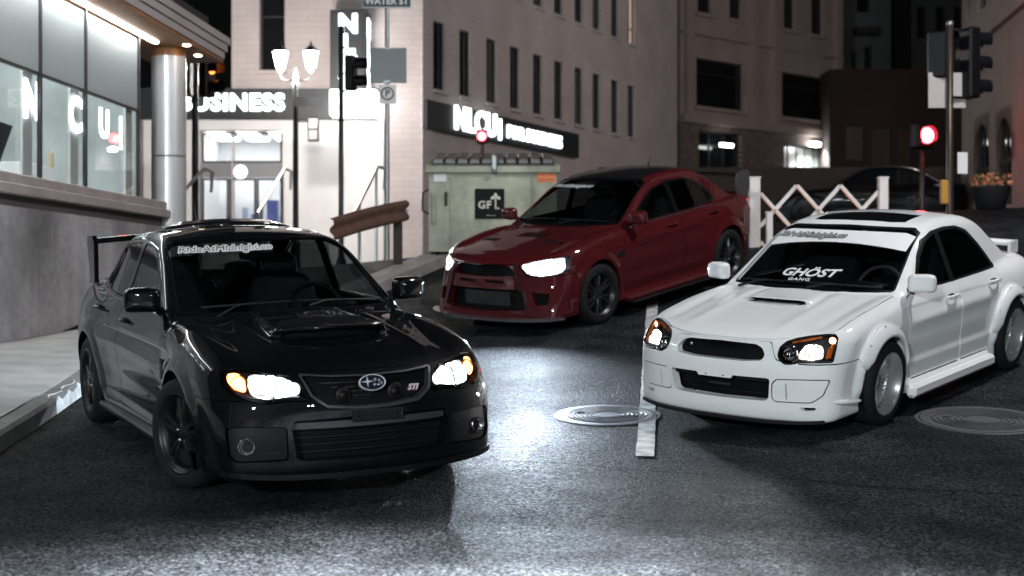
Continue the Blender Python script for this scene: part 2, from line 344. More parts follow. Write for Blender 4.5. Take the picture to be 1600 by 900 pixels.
# ---------------------------------------------------------------- cars
class D:
    def __init__(s, **k): s.__dict__.update(k)
def sedan(p):
    """signed field of a four-door saloon from its section curves"""
    Tc, Ts, W, tuck, xf, sw, swz, xr, rs = [curve(q) for q in (p.hood, p.shoulder, p.plan, p.tuck, p.nose, p.sweep, p.sweepz, p.tail, p.tailsweep)]
    zb, roof = curve(p.sill), curve(p.roof)
    (wx0, wz0), (wx1, wz1) = p.screen; (rx0, rz0), (rx1, rz1) = p.backlight
    ws = (wx1 - wx0) / (wz1 - wz0); rsl = (rx1 - rx0) / (rz1 - rz0)
    def F(x, y, z):
        y = np.abs(y); x = np.asarray(x); z = np.asarray(z)
        tc, ts = Tc(x), Ts(x)
        top = (z - (tc - (tc - ts) * (y / .8) ** 2.6)) * .96
        if p.extra_top: top = top - p.extra_top(x, y)
        w = W(x) - tuck(z)
        ra = np.sqrt((x - p.xa) ** 2 + (z - p.zr) ** 2); rb = np.sqrt((x - p.xb) ** 2 + (z - p.zr) ** 2)
        w = w + p.flare * (sstep(p.arch + p.flw, p.arch + .01, ra) + sstep(p.arch + p.flw, p.arch + .01, rb)) * sstep(.2, .34, z)
        if p.extra_side: w = w + p.extra_side(x, z)
        side = (y - w) * .97
        front = (xf(z) + sw(y) * swz(z) - x) * .85
        if p.extra_front: front = front + p.extra_front(x, y, z)
        rear = (x - (xr(z) - rs(y))) * .85
        low = smax(smax(side, front, p.kc), rear, .14)
        low = smax(low, top, p.kt * sstep(-.2, .5, x) + .03)
        low = smax(low, zb(x) - z, .03)
        # greenhouse
        gf = ((wx0 + (z - wz0) * ws + p.scurve * (y / .68) ** 2) - x) / math.sqrt(1 + ws * ws)
        gr = (x - (rx0 + (z - rz0) * rsl - .14 * (y / .6) ** 2)) / math.sqrt(1 + rsl * rsl)
        gs = (y - (p.gw - (z - p.gz) * p.gt - p.gn * sstep(2.9, 4.0, x) - p.gn2 * sstep(2.4, 1.5, x))) * .9
        gt = z - (roof(x) - p.crown * (y / .55) ** 2)
        g = np.maximum(smax(smax(smax(gf, gr, .05), gs, p.ka), gt, .085), .8 - z)
        f = smin(low, g, p.kg)
        if p.extra: f = p.extra(f, x, y, z)
        return f
    return F
def superell(a, b, c, n=24, m=14, e1=.6, e2=.6):
    """rounded-box blob as (V, N, T)"""
    u = np.linspace(-PI, PI, n, endpoint=False); v = np.linspace(-PI / 2, PI / 2, m)
    f = lambda w, e: np.sign(w) * np.abs(w) ** e
    U, W_ = np.meshgrid(u, v); P = np.stack([a * f(np.cos(W_), e1) * f(np.cos(U), e2), b * f(np.cos(W_), e1) * f(np.sin(U), e2), c * f(np.sin(W_), e1)], -1).reshape(-1, 3)
    i = np.arange(m - 1)[:, None] * n + np.arange(n)[None]; j = np.arange(m - 1)[:, None] * n + (np.arange(n)[None] + 1) % n
    T = np.concatenate([np.stack([i, j, j + n], -1).reshape(-1, 3), np.stack([i, j + n, i + n], -1).reshape(-1, 3)])
    return P, T
def blob(mb, c, s, m=None, e1=.6, e2=.6, warp=None, n=24, k=14):
    P, T = superell(*s, n, k, e1, e2)
    if warp: P = warp(P)
    P = [Vector(p) for p in P]
    if m is not None: P = [m @ p for p in P]
    return mb.add([p + Vector(c) for p in P], T.tolist(), True)
def paint(name, col, metal=0., rough=.25, coat=1., cior=1.5):
    m = pbr(name, col, rough, metal, coat, .05, var=(.9, .03), coatr=.015); m.node_tree.nodes['Principled BSDF'].inputs['Coat IOR'].default_value = cior
    return m
def mats_common():
    return dict(rubber=pbr('tyre rubber', (.009, .009, .010), .8, spec=.2, bump=(60, .25, .004)), trim=pbr('black trim', (.008, .008, .009), .5, spec=.2), gloss=pbr('gloss black plastic', (.005, .005, .006), .3, coat=.7, spec=.1),
        chrome=pbr('chrome', (.72, .73, .75), .08, 1.), alu=pbr('cast aluminium', (.45, .46, .48), .28, 1.), dark=pbr('dark lining', (.004, .004, .005), .9, spec=.1), fabric=pbr('seat cloth', (.012, .012, .014), .85, bump=(90, .3, .003)),
        disc=pbr('brake disc', (.22, .22, .23), .35, 1.), lens=glassm('lamp lens', (.94, .95, .96), 1.45), glass=glassm('car glass', (.42, .45, .46), 1.5), tint=glassm('tinted car glass', (.16, .17, .18), 1.5),
        bezel=pbr('lamp bezel', (.012, .012, .013), .35, spec=.2), amber=pbr('amber plastic', (.55, .12, .02), .15, coat=.5), white=pbr('white vinyl', (.75, .76, .78), .5), mirror=pbr('mirror glass', (.6, .62, .64), .03, 1.), bulb=pbr('frosted lamp', (.6, .6, .62), .3), mesh=pbr('grille mesh', (.004, .004, .005), .6, spec=.1), badge=pbr('badge silver', (.80, .81, .83), .35, .5))
def make_wheel(st, r, MT):
    """st: dict(kind, rimr, rim material ...). wheel axis = +y outward, centre at origin. returns the wheel (barrel) with tyre, spokes, disc as children"""
    rr = st['rimr']; w = .225; dish = st.get('dish', .03); y1 = w / 2
    b = MB().lathe([(rr - .004, -y1 + .01), (rr + .004, -y1 + .01), (rr - .02, -y1 + .03), (rr - .035, 0), (rr - .03, y1 - dish - .02), (rr - .022, y1 - .02), (rr + .002, y1 - .012), (rr + .008, y1 - .004), (rr + .004, y1 + .004), (rr - .006, y1 + .002), (rr - .014, y1 - .02)], 64, axis='y')
    wheel = b.build('wheel', st['lip'])
    t = MB().lathe([(rr - .01, -y1), (rr + .02, -y1 - .008), (r - .03, -y1 - .004), (r - .008, -y1 + .014), (r, -y1 + .04), (r + .001, 0), (r, y1 - .04), (r - .008, y1 - .014), (r - .03, y1 + .004), (rr + .02, y1 + .008), (rr + .004, y1 + .002), (rr - .008, y1 - .012)], 72, axis='y').build('tyre', MT['rubber'], wheel)
    yf = y1 - dish
    def spoke(prof, wid, th):
        """one spoke along +z; prof = (radius, y), wid/th per station"""
        P, F = [], []
        for (rad, y), ww, tt in zip(prof, wid, th):
            P += [(-ww, y, rad), (-ww * .55, y + tt, rad), (ww * .55, y + tt, rad), (ww, y, rad), (ww, y - .03, rad), (-ww, y - .03, rad)]
        for i in range(len(prof) - 1):
            for k in range(6): F.append([6 * i + k, 6 * i + (k + 1) % 6, 6 * i + 6 + (k + 1) % 6, 6 * i + 6 + k])
        F += [[5, 4, 3, 2, 1, 0], [6 * len(prof) - 6 + k for k in range(6)]]
        return P, F
    def place(P, a, lean=0.):
        c, s = math.cos(a), math.sin(a); out = []
        for x, y, z in P:
            x = x + lean * z; out.append((x * c + z * s, y, -x * s + z * c))
        return out
    n, kind = st['n'], st['kind']
    if kind == 'y':          # forked spokes in pairs
        P, F = spoke([(.05, yf - .005), (rr * .5, yf + .002), (rr * .85, yf - .004), (rr - .012, yf - .015)], [.017, .014, .013, .016], [.012, .012, .012, .01])
        leans = (-.17, .17)
    elif kind == 'single':
        P, F = spoke([(.05, yf - .012), (rr * .45, yf - .002), (rr * .85, yf + .004), (rr - .012, yf - .004)], [.020, .014, .013, .018], [.012, .012, .012, .01]); leans = (0,)
    else:                    # crossed mesh spokes
        P, F = spoke([(.06, yf - .02), (rr * .5, yf - .006), (rr * .80, yf - .004), (rr * .86, yf - .02)], [.009, .007, .007, .009], [.008, .008, .008, .006]); leans = (-.33, .33)
    me = None
    for i in range(n):
        for q, ln in enumerate(leans):
            o = MB().add(place(P, 2 * PI * i / n + st.get('a0', 0), ln), F).build('spoke', st['face'], wheel)
    hb = MB().lathe([(.001, yf + .004), (.028, yf + .004), (.034, yf), (.07, yf - .006), (.078, yf - .02), (.075, yf - .05)], 24, axis='y').build('hub', st['face'], wheel)
    for k in range(5):
        a = 2 * PI * k / 5; MB().lathe([(.0005, yf + .008), (.007, yf + .008), (.009, yf - .004)], 8, (.053 * math.sin(a), 0, .053 * math.cos(a)), 'y').build('lug_nut', st.get('nut', MT['chrome']), wheel)
    if kind == 'mesh':
        MB().lathe([(rr * .84, yf - .03), (rr * .84, yf - .008), (rr * .88, yf - .004), (rr * .90, yf - .02)], 48, axis='y').build('inner_ring', st['face'], wheel)
        for k in range(24):
            a = 2 * PI * (k + .5) / 24; MB().lathe([(.0005, yf + .003), (.004, yf + .003), (.005, yf - .006)], 6, (.87 * rr * math.sin(a), 0, .87 * rr * math.cos(a)), 'y').build('rim_bolt', MT['chrome'], wheel)
    MB().lathe([(.07, -.012), (.165, -.012), (.167, 0), (.165, .012), (.07, .012), (.06, .03)], 40, (0, -.01, 0), 'y').build('brake_disc', MT['disc'], wheel)
    blob(MB(), (.12, -.01, .06), (.035, .05, .08), e1=.4, e2=.4).build('brake_caliper', st['cal'], wheel)
    return wheel
def place_wheels(car, w0, p, xc, track, camber, steer, MT):
    first = True
    for x in (p.xa, p.xb):
        for s in (-1, 1):
            w = w0 if first else copy_tree(w0); first = False
            w.parent = car; w.location = (xc - x, s * track, p.zr)
            a = steer if x == p.xa else 0
            w.rotation_euler = (camber * s, 0, (0 if s > 0 else PI) + a)
            if s < 0: w.rotation_euler = (camber, 0, PI + a)
class Car:
    def __init__(c, p, name, label, cat, M4, paintm, h, MT, fine=None):
        c.p, c.MT, c.paint = p, MT, paintm; c.xc = (p.xa + p.xb) / 2
        c.e = empty(name); c.e.matrix_world = M4; tag(c.e, label, cat)
        c.F = sedan(p); c.M = surface(c.F, (-.15, 0, .05), (p.L + .1, 1.05, 1.62), h)
        c.Lin = surface(lambda x, y, z: c.F(x, y, z) + .032, (-.15, 0, .05), (p.L + .1, 1.05, 1.62), .03)
        # wheel arches
        arch = lambda V: np.minimum(np.hypot(V[:, 0] - p.xa, V[:, 2] - p.zr), np.hypot(V[:, 0] - p.xb, V[:, 2] - p.zr)) - p.arch
        cen = np.abs(c.M.cen()[:, 1]) > .55
        rest, W = c.M.sub(~cen), c.M.sub(cen); out, _, seg = clip(W, arch(W.V)); c.M = join([rest, out, lips(seg, .03, 1)])
        cen = np.abs(c.Lin.cen()[:, 1]) > .5; W = c.Lin.sub(cen); out, _, _ = clip(W, arch(W.V) - .002); c.Lin = join([c.Lin.sub(~cen), out])
        for x in (p.xa, p.xb):
            for s in (-1, 1):
                a = p.arch + .002; m = MB()
                m.lathe([(a, s * .48), (a, s * .86)], 28, (c.xc - x, 0, p.zr), 'y', a0=-.64 * PI, a1=.64 * PI)
                m.lathe([(.001, s * .48), (a, s * .48)], 28, (c.xc - x, 0, p.zr), 'y')
                m.build('wheel_well', MT['dark'], c.e)
    def add(c, name, M, mat, label=None): return msh_obj(name, M, mat, c.e, c.xc, label)
    def loc(c, x, y, z): return Vector((c.xc - x, y, z))
    def cutm(c, phi, mask_fn, **k):
        """cut a panel out of the remaining body; mask_fn(centres, normals)"""
        c.M, inn = cut(c.M, phi, mask_fn(c.M.cen(), c.M.fn()), **k); return inn
    def cut_lining(c, phi, mask_fn, grow=.02):
        m = mask_fn(c.Lin.cen(), c.Lin.fn()); W = c.Lin.sub(m); out, _, _ = clip(W, phi(W.V) - grow); c.Lin = join([c.Lin.sub(~m), out])
    def on(c, P, off=0.):
        """points in the design frame pulled onto the body, lifted by off"""
        P = project(c.F, P, 4); g = grad(c.F, P); g /= np.linalg.norm(g, axis=1, keepdims=True); return P + g * off, g
    def decal(c, name, me, fx, mat, off, it=True, split=.012):
        """flat mesh -> design frame by fx(V) -> pulled onto the body"""
        V = np.empty(len(me.vertices) * 3); me.vertices.foreach_get('co', V); V = V.reshape(-1, 3); me.calc_loop_triangles()
        T = np.array([t.vertices[:] for t in me.loop_triangles]); 
        for _ in range(3):                                          # subdivide long triangles so that they follow the glass
            e = V[T]; L = np.stack([np.linalg.norm(e[:, i] - e[:, (i + 1) % 3], axis=1) for i in range(3)], 1); big = L.max(1) > split
            if not big.any(): break
            mid = {}; nT = list(map(tuple, T[~big])); Vl = list(map(tuple, V))
            def mp(a, b):
                k = (min(a, b), max(a, b))
                if k not in mid: mid[k] = len(Vl); Vl.append(tuple((np.array(Vl[a]) + np.array(Vl[b])) / 2))
                return mid[k]
            for t in T[big]:
                a, b, d = map(int, t); ab, bd, da = mp(a, b), mp(b, d), mp(d, a); nT += [(a, ab, da), (ab, b, bd), (da, bd, d), (ab, bd, da)]
            V, T = np.array(Vl), np.array(nT)
        Q, g = c.on(fx(V), off); tri = Q[T]; n = np.cross(tri[:, 1] - tri[:, 0], tri[:, 2] - tri[:, 0]); fl = (n * g[T].mean(1)).sum(1) < 0; T[fl] = T[fl][:, ::-1]
        return c.add(name, Msh(Q, g, T), mat)
def sym(poly): return poly + [(-a, b) for a, b in poly[::-1]]
def yz(poly, mirror=True):
    return lambda V: poly_sd(np.abs(V[:, 1]) if mirror else V[:, 1], V[:, 2], poly)
def xz(poly): return lambda V: poly_sd(V[:, 0], V[:, 2], poly)
def xy(poly): return lambda V: poly_sd(V[:, 0], V[:, 1], poly)
def halves(M):
    s = M.cen()[:, 1] > 0; return M.sub(s), M.sub(~s)
def glazing(c, q):
    """cuts the glass; q: screen (yz half poly), rear (yz), side windows (xz list)"""
    MT = c.MT; front = lambda C, N: (N[:, 0] < -.25) & (C[:, 2] > q['zmin']) & (C[:, 0] < 2.6) & (C[:, 0] > 1.1); back = lambda C, N: (N[:, 0] > .2) & (C[:, 2] > q['zmin']) & (C[:, 0] > 3.0)
    side = lambda C, N: (np.abs(N[:, 1]) > .45) & (C[:, 2] > q['zmin'] - .02)
    ph = yz(sym(q['screen']), False); g = c.cutm(ph, front, gap=.003, lip=.02, inner_shift=.006); c.add('windshield', g, MT['glass']); c.cut_lining(ph, front)
    rim = c.cutm(lambda V: ph(V) - .016, front, gap=.0012, lip=0); 
    if rim is not None and len(rim.T): c.add('windshield_seal', rim, MT['gloss'])
    ph = yz(sym(q['rear']), False); g = c.cutm(ph, back, gap=.003, lip=.02, inner_shift=.006); c.add('rear_window', g, MT['tint']); c.cut_lining(ph, back)
    # black window surround (frames, B-pillar) and the panes in it
    ph = xz(q['surround']); sur = c.cutm(ph, side, gap=.0015, lip=.004)
    for poly in q['windows']:
        f2 = xz(poly); sur, g = cut(sur, f2, gap=.003, lip=.015, inner_shift=.005); c.cut_lining(f2, side)
        for h in halves(g): c.add('side_window', h, MT['glass'] if poly is q['windows'][0] else MT['tint'])
    for h in halves(sur): c.add('window_frame', h, q.get('frame', MT['gloss']))
def doors(c, q):
    side = lambda C, N: (np.abs(N[:, 1]) > .3) & (C[:, 2] < 1.6)
    for nm, poly in (('front_door', q['fdoor']), ('rear_door', q['rdoor'])):
        inn = c.cutm(xz(poly), side, gap=q.get('gap', .0024), lip=.016)
        for h in halves(inn): c.add(nm, h, c.paint)
def lamp(c, s, poly, name='headlight', depth=.055, bez=None):
    pass
def cut_lamps(c, poly, xmax, depth=.06, gap=.003, bezel=None, nx=-.02, lens=None):
    """headlight openings in both corners: clear lens outside, bucket inside"""
    m = lambda C, N: (C[:, 0] < xmax) & (C[:, 2] > .4) & (N[:, 0] < nx); ph = yz(poly); g = c.cutm(ph, m, gap=gap, lip=.01); c.cut_lining(ph, m, .03); out = []
    for h in halves(g):
        bk = Msh(h.V * [1, .97, 1] + np.array([depth * 1.5, 0, 0]), h.N, h.T)
        b = c.add('headlight', bk, bezel or c.MT['bezel'])
        # side walls of the bucket
        e = np.sort(np.concatenate([h.T[:, [0, 1]], h.T[:, [1, 2]], h.T[:, [2, 0]]]), 1); u, ct = np.unique(e, axis=0, return_counts=True); u = u[ct == 1]
        n = len(u); P = np.concatenate([h.V[u[:, 0]], h.V[u[:, 1]], bk.V[u[:, 1]], bk.V[u[:, 0]]]); i = np.arange(n)
        wl = Msh(P, np.tile(h.N[u[:, 0]], (4, 1)), np.concatenate([np.stack([i, i + n, i + 2 * n], 1), np.stack([i, i + 2 * n, i + 3 * n], 1)]))
        w = c.add('bucket_wall', wl, bezel or c.MT['bezel']); w.parent = b
        l = c.add('lens', Msh(h.V - h.N * .002, h.N, h.T), lens or c.MT['lens']); l.parent = b
        out.append((1 if h.cen()[:, 1].mean() > 0 else -1, b, h))
    return out
def lit_panel(c, h, poly, mat, parent, dx=.018, name='lit_reflector'):
    """the part of the reflector that glows, just behind the lens"""
    _, inn, _ = clip(h, yz(poly)(h.V)); o = c.add(name, Msh(inn.V + np.array([dx, 0, 0]), inn.N, inn.T), mat); o.parent = parent; return o
def face_m(yaw, pitch=0.):
    """lathe frame: +z of the profile looks forward (object +x), turned by yaw"""
    return (Matrix.Rotation(yaw, 3, 'Z') @ Matrix.Rotation(-pitch, 3, 'Y')) @ Matrix.Rotation(PI / 2, 3, 'Y')
def xsurf(c, y, z, x0=-.1, x1=1.2):
    lo, hi = x0, x1
    xs = np.linspace(x0, x1, 400); f = c.F(xs, np.full(400, abs(y)), np.full(400, z)); return xs[np.argmax(f < 0)]
def bowl(c, parent, x, y, z, r, mat_ref, mat_em, name='reflector', d=None, yaw=0., em_r=.8):
    d = d or r * .8; m = face_m(yaw)
    if x is None: x = max(xsurf(c, y + r * .7, z), xsurf(c, y - r * .7, z), xsurf(c, y, z + r * .7)) + .006
    o = MB().lathe([(.001, -d), (r * .45, -d * .9), (r * .75, -d * .6), (r * .92, -d * .25), (r, 0), (r * 1.06, .002), (r * 1.06, -.02)], 32, c.loc(x, y, z), m=m).build(name, mat_ref, parent)
    if mat_em is not None:
        MB().lathe([(.0008, -d * .02), (r * em_r * .6, -d * .08), (r * em_r * .97, -d * .24)], 28, c.loc(x, y, z), m=m).build('lamp_glow', mat_em, parent)
    return o
def beam(name, parent, loc, yaw, power, col, spread=62, pitch=-3, blend=1., size=.05):
    l = bpy.data.lights.new(name, 'SPOT'); l.energy = power; l.color = col; l.spot_size = math.radians(spread); l.spot_blend = blend; l.shadow_soft_size = size
    o = bpy.data.objects.new(name, l); link(o); o.parent = parent; o.location = loc
    d = Vector((math.cos(yaw) * math.cos(math.radians(pitch)), math.sin(yaw) * math.cos(math.radians(pitch)), math.sin(math.radians(pitch))))
    o.rotation_euler = d.to_track_quat('-Z', 'Y').to_euler(); return o
def mirrors(c, x, y, z, s=(.06, .11, .075), mat=None, arm=.8):
    for sg in (-1, 1):
        def warp(P):
            P = P.copy(); t = P[:, 0] / s[0]; P[:, 1] *= 1 - .16 * np.maximum(t, 0) ** 2; P[:, 2] *= 1 - .2 * np.maximum(t, 0) ** 2; P[:, 2] += .006 * np.cos(P[:, 1] / s[1] * 1.5); return P
        o = blob(MB(), c.loc(x, sg * y, z), s, Matrix.Rotation(sg * .40, 3, 'Z'), .42, .5, warp, 32, 18).build('door_mirror', mat or c.paint, c.e)
        MB().box(c.loc(x + s[0] * .80, sg * y, z), (.012, s[1] * 1.5, s[2] * 1.4), m=Matrix.Rotation(sg * .40, 3, 'Z'), bev=.005).build('mirror_glass', c.MT['mirror'], o)
        MB().tube([c.loc(x + .01, sg * (y - s[1] * .6), z - s[2] * .5), c.loc(x + .03, sg * (y - s[1] * 1.2), z - s[2] * .85), c.loc(x + .05, sg * arm, z - s[2] * .95)], [.02, .022, .03], 10).build('mirror_arm', c.MT['trim'], o)
def handles(c, spots, mat=None):
    for x, z in spots:
        for s in (-1, 1):
            Q, g = c.on(np.array([[x, s * .86, z]]), 0.); y = Q[0][1]
            o = MB().tube([c.loc(x - .085, y, z), c.loc(x - .075, y + s * .028, z + .004), c.loc(x, y + s * .036, z + .006), c.loc(x + .075, y + s * .028, z + .004), c.loc(x + .085, y, z)], [.014, .013, .012, .013, .014], 10).build('door_handle', mat or c.paint, c.e)
            blob(MB(), c.loc(x, y - s * .004, z - .002), (.06, .008, .022), e1=.5, e2=.6).build('handle_cup', c.MT['dark'], o)
def interior(c, dash_x, dash_z, seat_x, steer_y=.36, roofz=1.38, wheelmat=None):
    MT = c.MT; e = c.e
    d = MB(); d.prism([(c.xc - dash_x + .30, .35), (c.xc - dash_x + .34, dash_z - .03), (c.xc - dash_x + .12, dash_z + .005), (c.xc - dash_x - .10, dash_z - .01), (c.xc - dash_x - .22, dash_z - .10), (c.xc - dash_x - .20, .45)], -.66, .66, Matrix(((1, 0, 0), (0, 0, 1), (0, 1, 0)))); d.build('dashboard', MT['trim'], e)
    blob(MB(), c.loc(dash_x + .07, steer_y, dash_z + .005), (.11, .19, .05), e1=.7, e2=.7).build('instrument_hood', MT['trim'], e)
    st = MB(); cc = c.loc(dash_x + .33, steer_y, dash_z - .035); m = Matrix.Rotation(-.42, 3, 'Y')
    ring = [cc + m @ Vector((0, .185 * math.cos(a), .185 * math.sin(a))) for a in [2 * PI * k / 40 for k in range(41)]]
    st.tube(ring, .016, 10, False); sw = st.build('steering_wheel', wheelmat or MT['trim'], e)
    h = MB()
    for a in (0, PI, -PI / 2): h.bar(cc, cc + m @ Vector((0, .18 * math.cos(a), .18 * math.sin(a))), .03, .015, up=tuple(m @ Vector((1, 0, 0))))
    blob(h, cc, (.03, .07, .06), m); h.build('steering_hub', MT['trim'], sw)
    for y in (-.36, .36):
        s = MB(); blob(s, c.loc(seat_x, y, .45), (.28, .25, .12), e1=.5, e2=.5); blob(s, c.loc(seat_x + .30, y, .78), (.10, .25, .36), Matrix.Rotation(-.22, 3, 'Y'), .5, .5)
        so = s.build('front_seat', MT['fabric'], e); blob(MB(), c.loc(seat_x + .40, y, 1.19), (.05, .13, .085), Matrix.Rotation(-.2, 3, 'Y'), .6, .6).build('headrest', MT['fabric'], so)
    s = MB(); blob(s, c.loc(seat_x + 1.0, 0, .45), (.28, .62, .12), e1=.4, e2=.4); blob(s, c.loc(seat_x + 1.28, 0, .78), (.10, .62, .34), Matrix.Rotation(-.3, 3, 'Y'), .4, .4); so = s.build('rear_seat', MT['fabric'], e)
    for y in (-.36, .36): blob(MB(), c.loc(seat_x + 1.42, y, 1.10), (.05, .12, .07), e1=.6, e2=.6).build('headrest', MT['fabric'], so)
    o = blob(MB(), c.loc(dash_x + .52, 0, roofz - .10), (.02, .125, .035), e1=.5, e2=.5).build('rear_view_mirror', MT['trim'], e)
    MB().tube([c.loc(dash_x + .52, 0, roofz - .09), c.loc(dash_x + .46, 0, roofz - .02)], .008, 8).build('mirror_stem', MT['trim'], o)
def wipers(c, x0, z0, mat):
    for y0, y1 in ((-.58, -.02), (.02, .60)):
        pts = np.array([[x0 + .06 + .10 * (abs(y) / .6) ** 2, y, z0 + .02] for y in np.linspace(y0, y1, 12)]); Q, g = c.on(pts, .022)
        o = MB().tube([c.loc(*q) for q in Q], .008, 6).build('wiper', mat, c.e)
        a, b = Q[5], Q[0]; p0 = c.on(np.array([[x0 - .02, y0 + .05, z0 - .02]]), .02)[0][0]
        MB().tube([c.loc(*p0), c.loc(*(p0 * .4 + a * .6 + np.array([0, 0, .012]))), c.loc(*a)], [.011, .008, .006], 6).build('wiper_arm', mat, o)
def flatmesh(poly, step=.03):
    """triangulated polygon as a mesh (fan from the centroid), for decals"""
    me = bpy.data.meshes.new('patch'); cx, cy = np.mean(poly, 0); n = len(poly)
    me.from_pydata([(cx, cy, 0)] + [(a, b, 0) for a, b in poly], [], [(0, i + 1, (i + 1) % n + 1) for i in range(n)]); me.update(); return me
def hole(c, poly, xmax, lip=.05, mirror=False, gap=0., nx=-.05, zmin=0., zmax=2.):
    """an opening in the front of the body with walls going straight back; returns the removed skin"""
    m = lambda C, N: (C[:, 0] < xmax) & (N[:, 0] < nx) & (C[:, 2] > zmin) & (C[:, 2] < zmax)
    ph = yz(poly, True) if mirror else yz(sym(poly), False)
    g = c.cutm(ph, m, gap=gap or 1e-5, lip=lip, d=(1, 0, 0)); c.cut_lining(ph, m, .01); return g
def back_plate(c, name, M, dx, mat, parent=None):
    o = c.add(name, Msh(M.V + np.array([dx, 0, 0]), M.N, M.T), mat)
    if parent: o.parent = parent
    return o
def slats(c, name, poly, zs, xf, th, mat, parent=None, dep=.02):
    """horizontal bars across a half-polygon opening"""
    P = np.array(sym(poly))
    for z in zs:
        xs = []
        for a, b in zip(P, np.roll(P, -1, 0)):
            if (a[1] > z) != (b[1] > z): xs.append(a[0] + (z - a[1]) / (b[1] - a[1]) * (b[0] - a[0]))
        if len(xs) < 2: continue
        y0, y1 = min(xs), max(xs); m = MB(); ys = np.linspace(y0, y1, 9)
        for u, v in zip(ys[:-1], ys[1:]): m.bar(c.loc(xf(u), u, z), c.loc(xf(v), v, z), dep, th)
        o = m.build(name, mat, parent or c.e)
def lip_strip(c, name, z, y1, out, thick, mat, n=40, dz=0., back=.12, x1=None):
    """splitter blade following the foot of the bumper"""
    ys = np.linspace(-y1, y1, n); m = MB(); P = []
    pts = np.array([[.05 + .25 * (abs(y) / .85) ** 4, y, z] for y in ys]); Q, g = c.on(pts, 0.); g[:, 2] = 0; g /= np.linalg.norm(g, axis=1, keepdims=True)
    A = Q + g * out; Bk = Q - g * back
    for q, b in zip(A, Bk):
        up = dz * (abs(q[1]) / y1) ** 3
        P += [c.loc(q[0], q[1], z + up), c.loc(q[0], q[1], z - thick + up), c.loc(b[0], b[1], z - thick), c.loc(b[0], b[1], z)]
    F = [[4 * i + k, 4 * i + (k + 1) % 4, 4 * i + 4 + (k + 1) % 4, 4 * i + 4 + k] for i in range(n - 1) for k in range(4)] + [[3, 2, 1, 0], [4 * n - 4 + k for k in range(4)]]
    return m.add(P, F).build(name, mat, c.e)
def pose4(X, Y, th, p):
    """the car stands on the ground surface with all four wheels"""
    h = (p.xb - p.xa) / 2; fw = np.array([math.cos(th), math.sin(th)]); lf = np.array([-fw[1], fw[0]]); A, Z = [], []
    for a in (-h, h):
        for b in (-.76, .76):
            q = np.array([X, Y]) + a * fw + b * lf; A.append([1, q[0], q[1]]); Z.append(street_z(q[0], q[1]))
    s = np.linalg.lstsq(np.array(A), np.array(Z), rcond=None)[0]; n = Vector((-s[1], -s[2], 1)).normalized()
    f = Vector((fw[0], fw[1], 0)); f = (f - n * f.dot(n)).normalized(); l = n.cross(f); M = Matrix((f, l, n)).transposed().to_4x4(); M.translation = Vector((X, Y, s[0] + s[1] * X + s[2] * Y)); return M
def sticker(c, txt, mat_out, mat_in, y0, z0, size, shear, fx, offs=.003, rise=0., sx=1., o_out=.006, lift=.0, both=True, zs=.5):
    def f(V):
        y = y0 + V[:, 0] * sx; z = z0 + V[:, 1] * zs + rise * V[:, 0]; return np.stack([fx(y, z), y, z], 1)
    if both: c.decal('windshield_lettering_outline', text_mesh(txt, size, o_out, shear), f, mat_out, offs)
    return c.decal('windshield_lettering', text_mesh(txt, size, -.0012 if both else 0., shear), f, mat_in, offs + (.0015 if both else 0))
